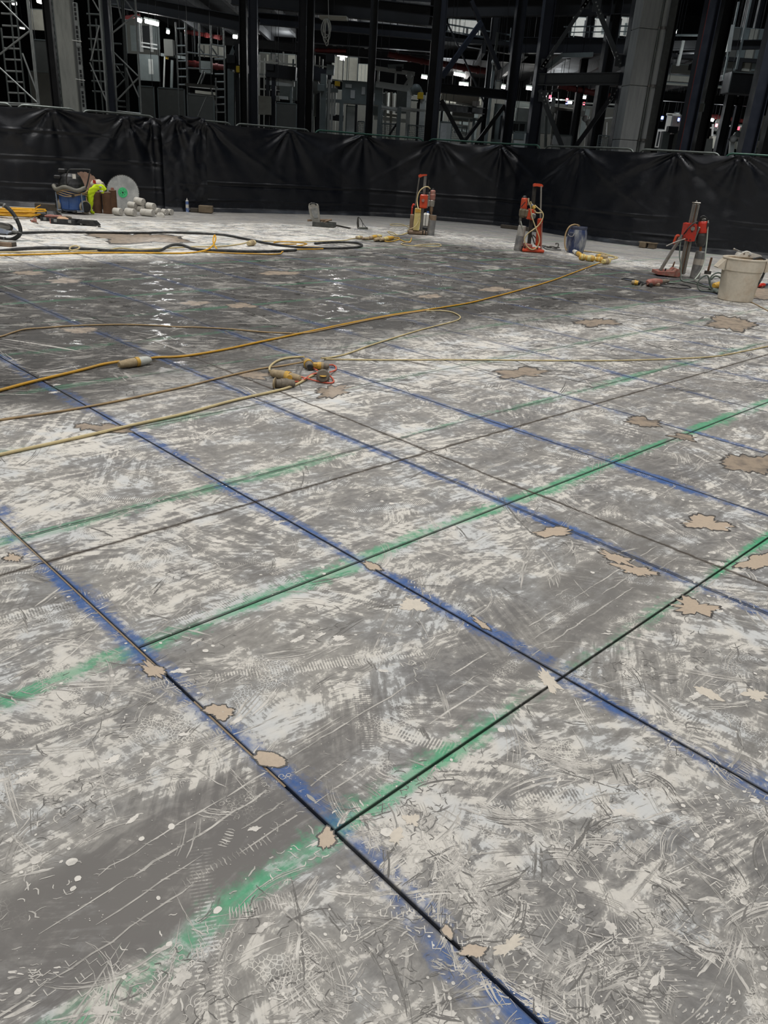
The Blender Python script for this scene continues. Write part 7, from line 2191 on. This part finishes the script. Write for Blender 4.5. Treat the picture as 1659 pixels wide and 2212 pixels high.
# lamps
FL = [(80, 1, 104, 9, 30, 'twin fluorescent lamp at the top left edge'), (297, 42, 306, 46, 30.6, 'short fluorescent lamp in the lit room, left one'), (312, 45, 344, 53, 30.6, 'long fluorescent lamp in the lit room'), (360, 68, 366, 70, 33, 'small lamp behind the black column right of the lit room'), (503, 79, 513, 80, 34, 'small bright lamp beside the lift mast'), (656, 104, 663, 107, 38, 'short lamp beside the second close column pair'),
      (727, 117, 752, 121, 38, 'fluorescent lamp on a post below the hanging cable coil'), (734, 126, 745, 128, 40, 'second small lamp below the hanging cable coil'), (910, 166, 923, 168, 42, 'twin lamp left of the double steel column'), (980, 159, 1009, 165, 40, 'triple lamp high in the bracing bay'), (991, 183, 1012, 184, 40, 'twin lamp low in the bracing bay'), (1080, 187, 1092, 189, 38, 'lamp hard left of the dark end column'),
      (1136, 190, 1152, 192, 38, 'lamp left of the grey cross beam'), (1173, 205, 1183, 207, 40, 'lamp under the left end of the grey cross beam'), (1257, 210, 1266, 211, 44, 'round lamp below the red pipe'), (1222, 221, 1236, 222, 46, 'small far lamp beside the slim black column'), (1456, 249, 1466, 249, 38, 'small lamp over the bright doorway'), (1556, 264, 1560, 265, 40, 'round white lamp near the right end black column'), (1533, 258, 1542, 260, 40, 'small strip lamp right of the red-edged column'), (1594, 223, 1618, 228, 36, 'dim row of roof lamps left of the wide grey-navy column'), (26, 7, 36, 8, 40, 'small lamp inside the far left scaffold'), (42, 60, 54, 62, 38, 'thin lamp behind the far left scaffold'), (1440, 68, 1462, 70, 44, 'small lamp row right of the concrete column top'), (520, 52, 536, 56, 40, 'faint lamp between the first close column pair')]
for x0, y0, x1, y1, Yd, lab in FL:
    p0, p1 = at(x0, y0, Yd), at(x1, y1, Yd)
    t = thing('strip_lamp', lab, 'lamp', (p0 + p1) / 2)
    dim = 'dim' in lab or 'faint' in lab or 'thin' in lab
    r = .06 if not dim else .035
    L = (p1 - p0).length
    nseg = 3 if 'triple' in lab else 2 if 'twin' in lab else 1
    for i in range(nseg):
        q0, q1 = p0.lerp(p1, (i + .06) / nseg), p0.lerp(p1, (i + .94) / nseg)
        MB().cyl(q0, q1, r, n=8).build('tube', TUBE if not dim else emit('dim_tube', (1, .95, .88, 1), 1.2), t)
    MB().beam(p0 + Vector((0, .02, r + .03)), p1 + Vector((0, .02, r + .03)), .05, .14, 'box').build('housing', MGREY, t)
    hang(t, (p0 + p1) / 2 + Vector((0, .02, r)))
    if not dim and L > .2:
        point_lamp('strip_lamp_light', (p0 + p1) / 2 + Vector((0, -.25, -.15)), 26 * min(2.2, max(.6, L)), r=.12)
for x, y, Yd, mt, lab in ((1188, 213, 36, REDL, 'red beacon in the machine frame left of the slim black column'), (1188.5, 219, 36, WHITEL, 'white glow below the red beacon in the machine frame'), (1224.5, 219, 40, REDL, 'tiny red beacon behind the slim black column'), (1224, 225, 40, BLUEL, 'tiny blue beacon behind the slim black column'), (1284, 229, 34, REDL, 'pink beacon on the edge of the thick black column'), (1284.5, 234, 34, BLUEL, 'violet beacon on the edge of the thick black column'), (1430, 258, 37, BLUEL, 'blue beacon right of the square concrete column'), (1465, 262, 37, BLUEL, 'blue glow inside the bright doorway'), (1547, 274, 38, REDL, 'red beacon right of the red-edged column'), (1594, 281, 36, REDL, 'red beacon by the wide grey-navy column'), (1261, 227, 42, REDL, 'faint red beacon left of the thick black column')):
    c = at(x, y, Yd)
    t = thing('signal_beacon', lab, 'beacon', c)
    MB().cyl(c, c + Vector((0, 0, .12)), .05, n=10).build('lens', mt, t)
    MB().cyl(c - Vector((0, 0, .08)), c, .055, n=10).build('beacon_base', BLKS, t)
    hang(t, c)

# added point fill without fittings, brightening the upper storeys and far walls
for x, y, Yd, pw in ((1000, 30, 42, 90), (1280, 30, 40, 110), (1345, 30, 40, 60), (780, 120, 39, 40), (460, 80, 38, 25), (1420, 270, 35, 25), (1560, 265, 37, 45), (620, 100, 40, 30), (960, 200, 37, 50), (1200, 205, 38, 55), (860, 165, 37, 45), (315, 62, 31.5, 30), (1500, 120, 28, 18), (90, 20, 28, 18)):
    point_lamp('added_back_fill', at(x, y, Yd), pw * 2.6, color=(.92, .97, 1), r=.3)

# shell of the hall: deck underside, far walls
o = MB().box((0, 47, 12.5), (110, 44, .3)).build('ceiling', DECKM)
o['kind'] = 'structure'
o = MB().box((0, 66, 6.4), (110, .4, 12.8)).build('wall_back', DECKM)
o['kind'] = 'structure'
o = MB().box((-44, 20, 6.4), (.4, 94, 12.8)).build('wall_left', DECKM)
o['kind'] = 'structure'
o = MB().box((44, 20, 6.4), (.4, 94, 12.8)).build('wall_right', DECKM)
o['kind'] = 'structure'
# upper floor decks inside the steelwork
for lab, x0, x1, y, Yn, Yf in (('dark upper floor slab over the left rooms and middle machines', 200, 945, 58, 30.2, 41), ('dark upper floor slab behind the bracing bay and square concrete column', 950, 1700, 118, 30.8, 42)):
    a, b_ = at(x0, y, Yn), at(x1, y, Yn)
    z = {200: 6.35, 950: 5.35}[x0]
    t = thing('upper_deck', lab, 'floor deck', Vector(((a.x + b_.x) / 2, (Yn + Yf) / 2, z)))
    MB().box(Vector(((a.x + b_.x) / 2, (Yn + Yf) / 2, z + .06)), (b_.x - a.x, Yf - Yn, .12)).build('deck_sheet', DECKM, t)
    for q in np.linspace(a.x + 1.5, b_.x - 1.5, 7):
        MB().beam((q, Yn, z - .14), (q, Yf, z - .14), .28, .14, 'box').build('joist', BLKS, t)
    hang(t, (a.x + 2, Yn + 2, z), (b_.x - 2, Yn + 2, z))
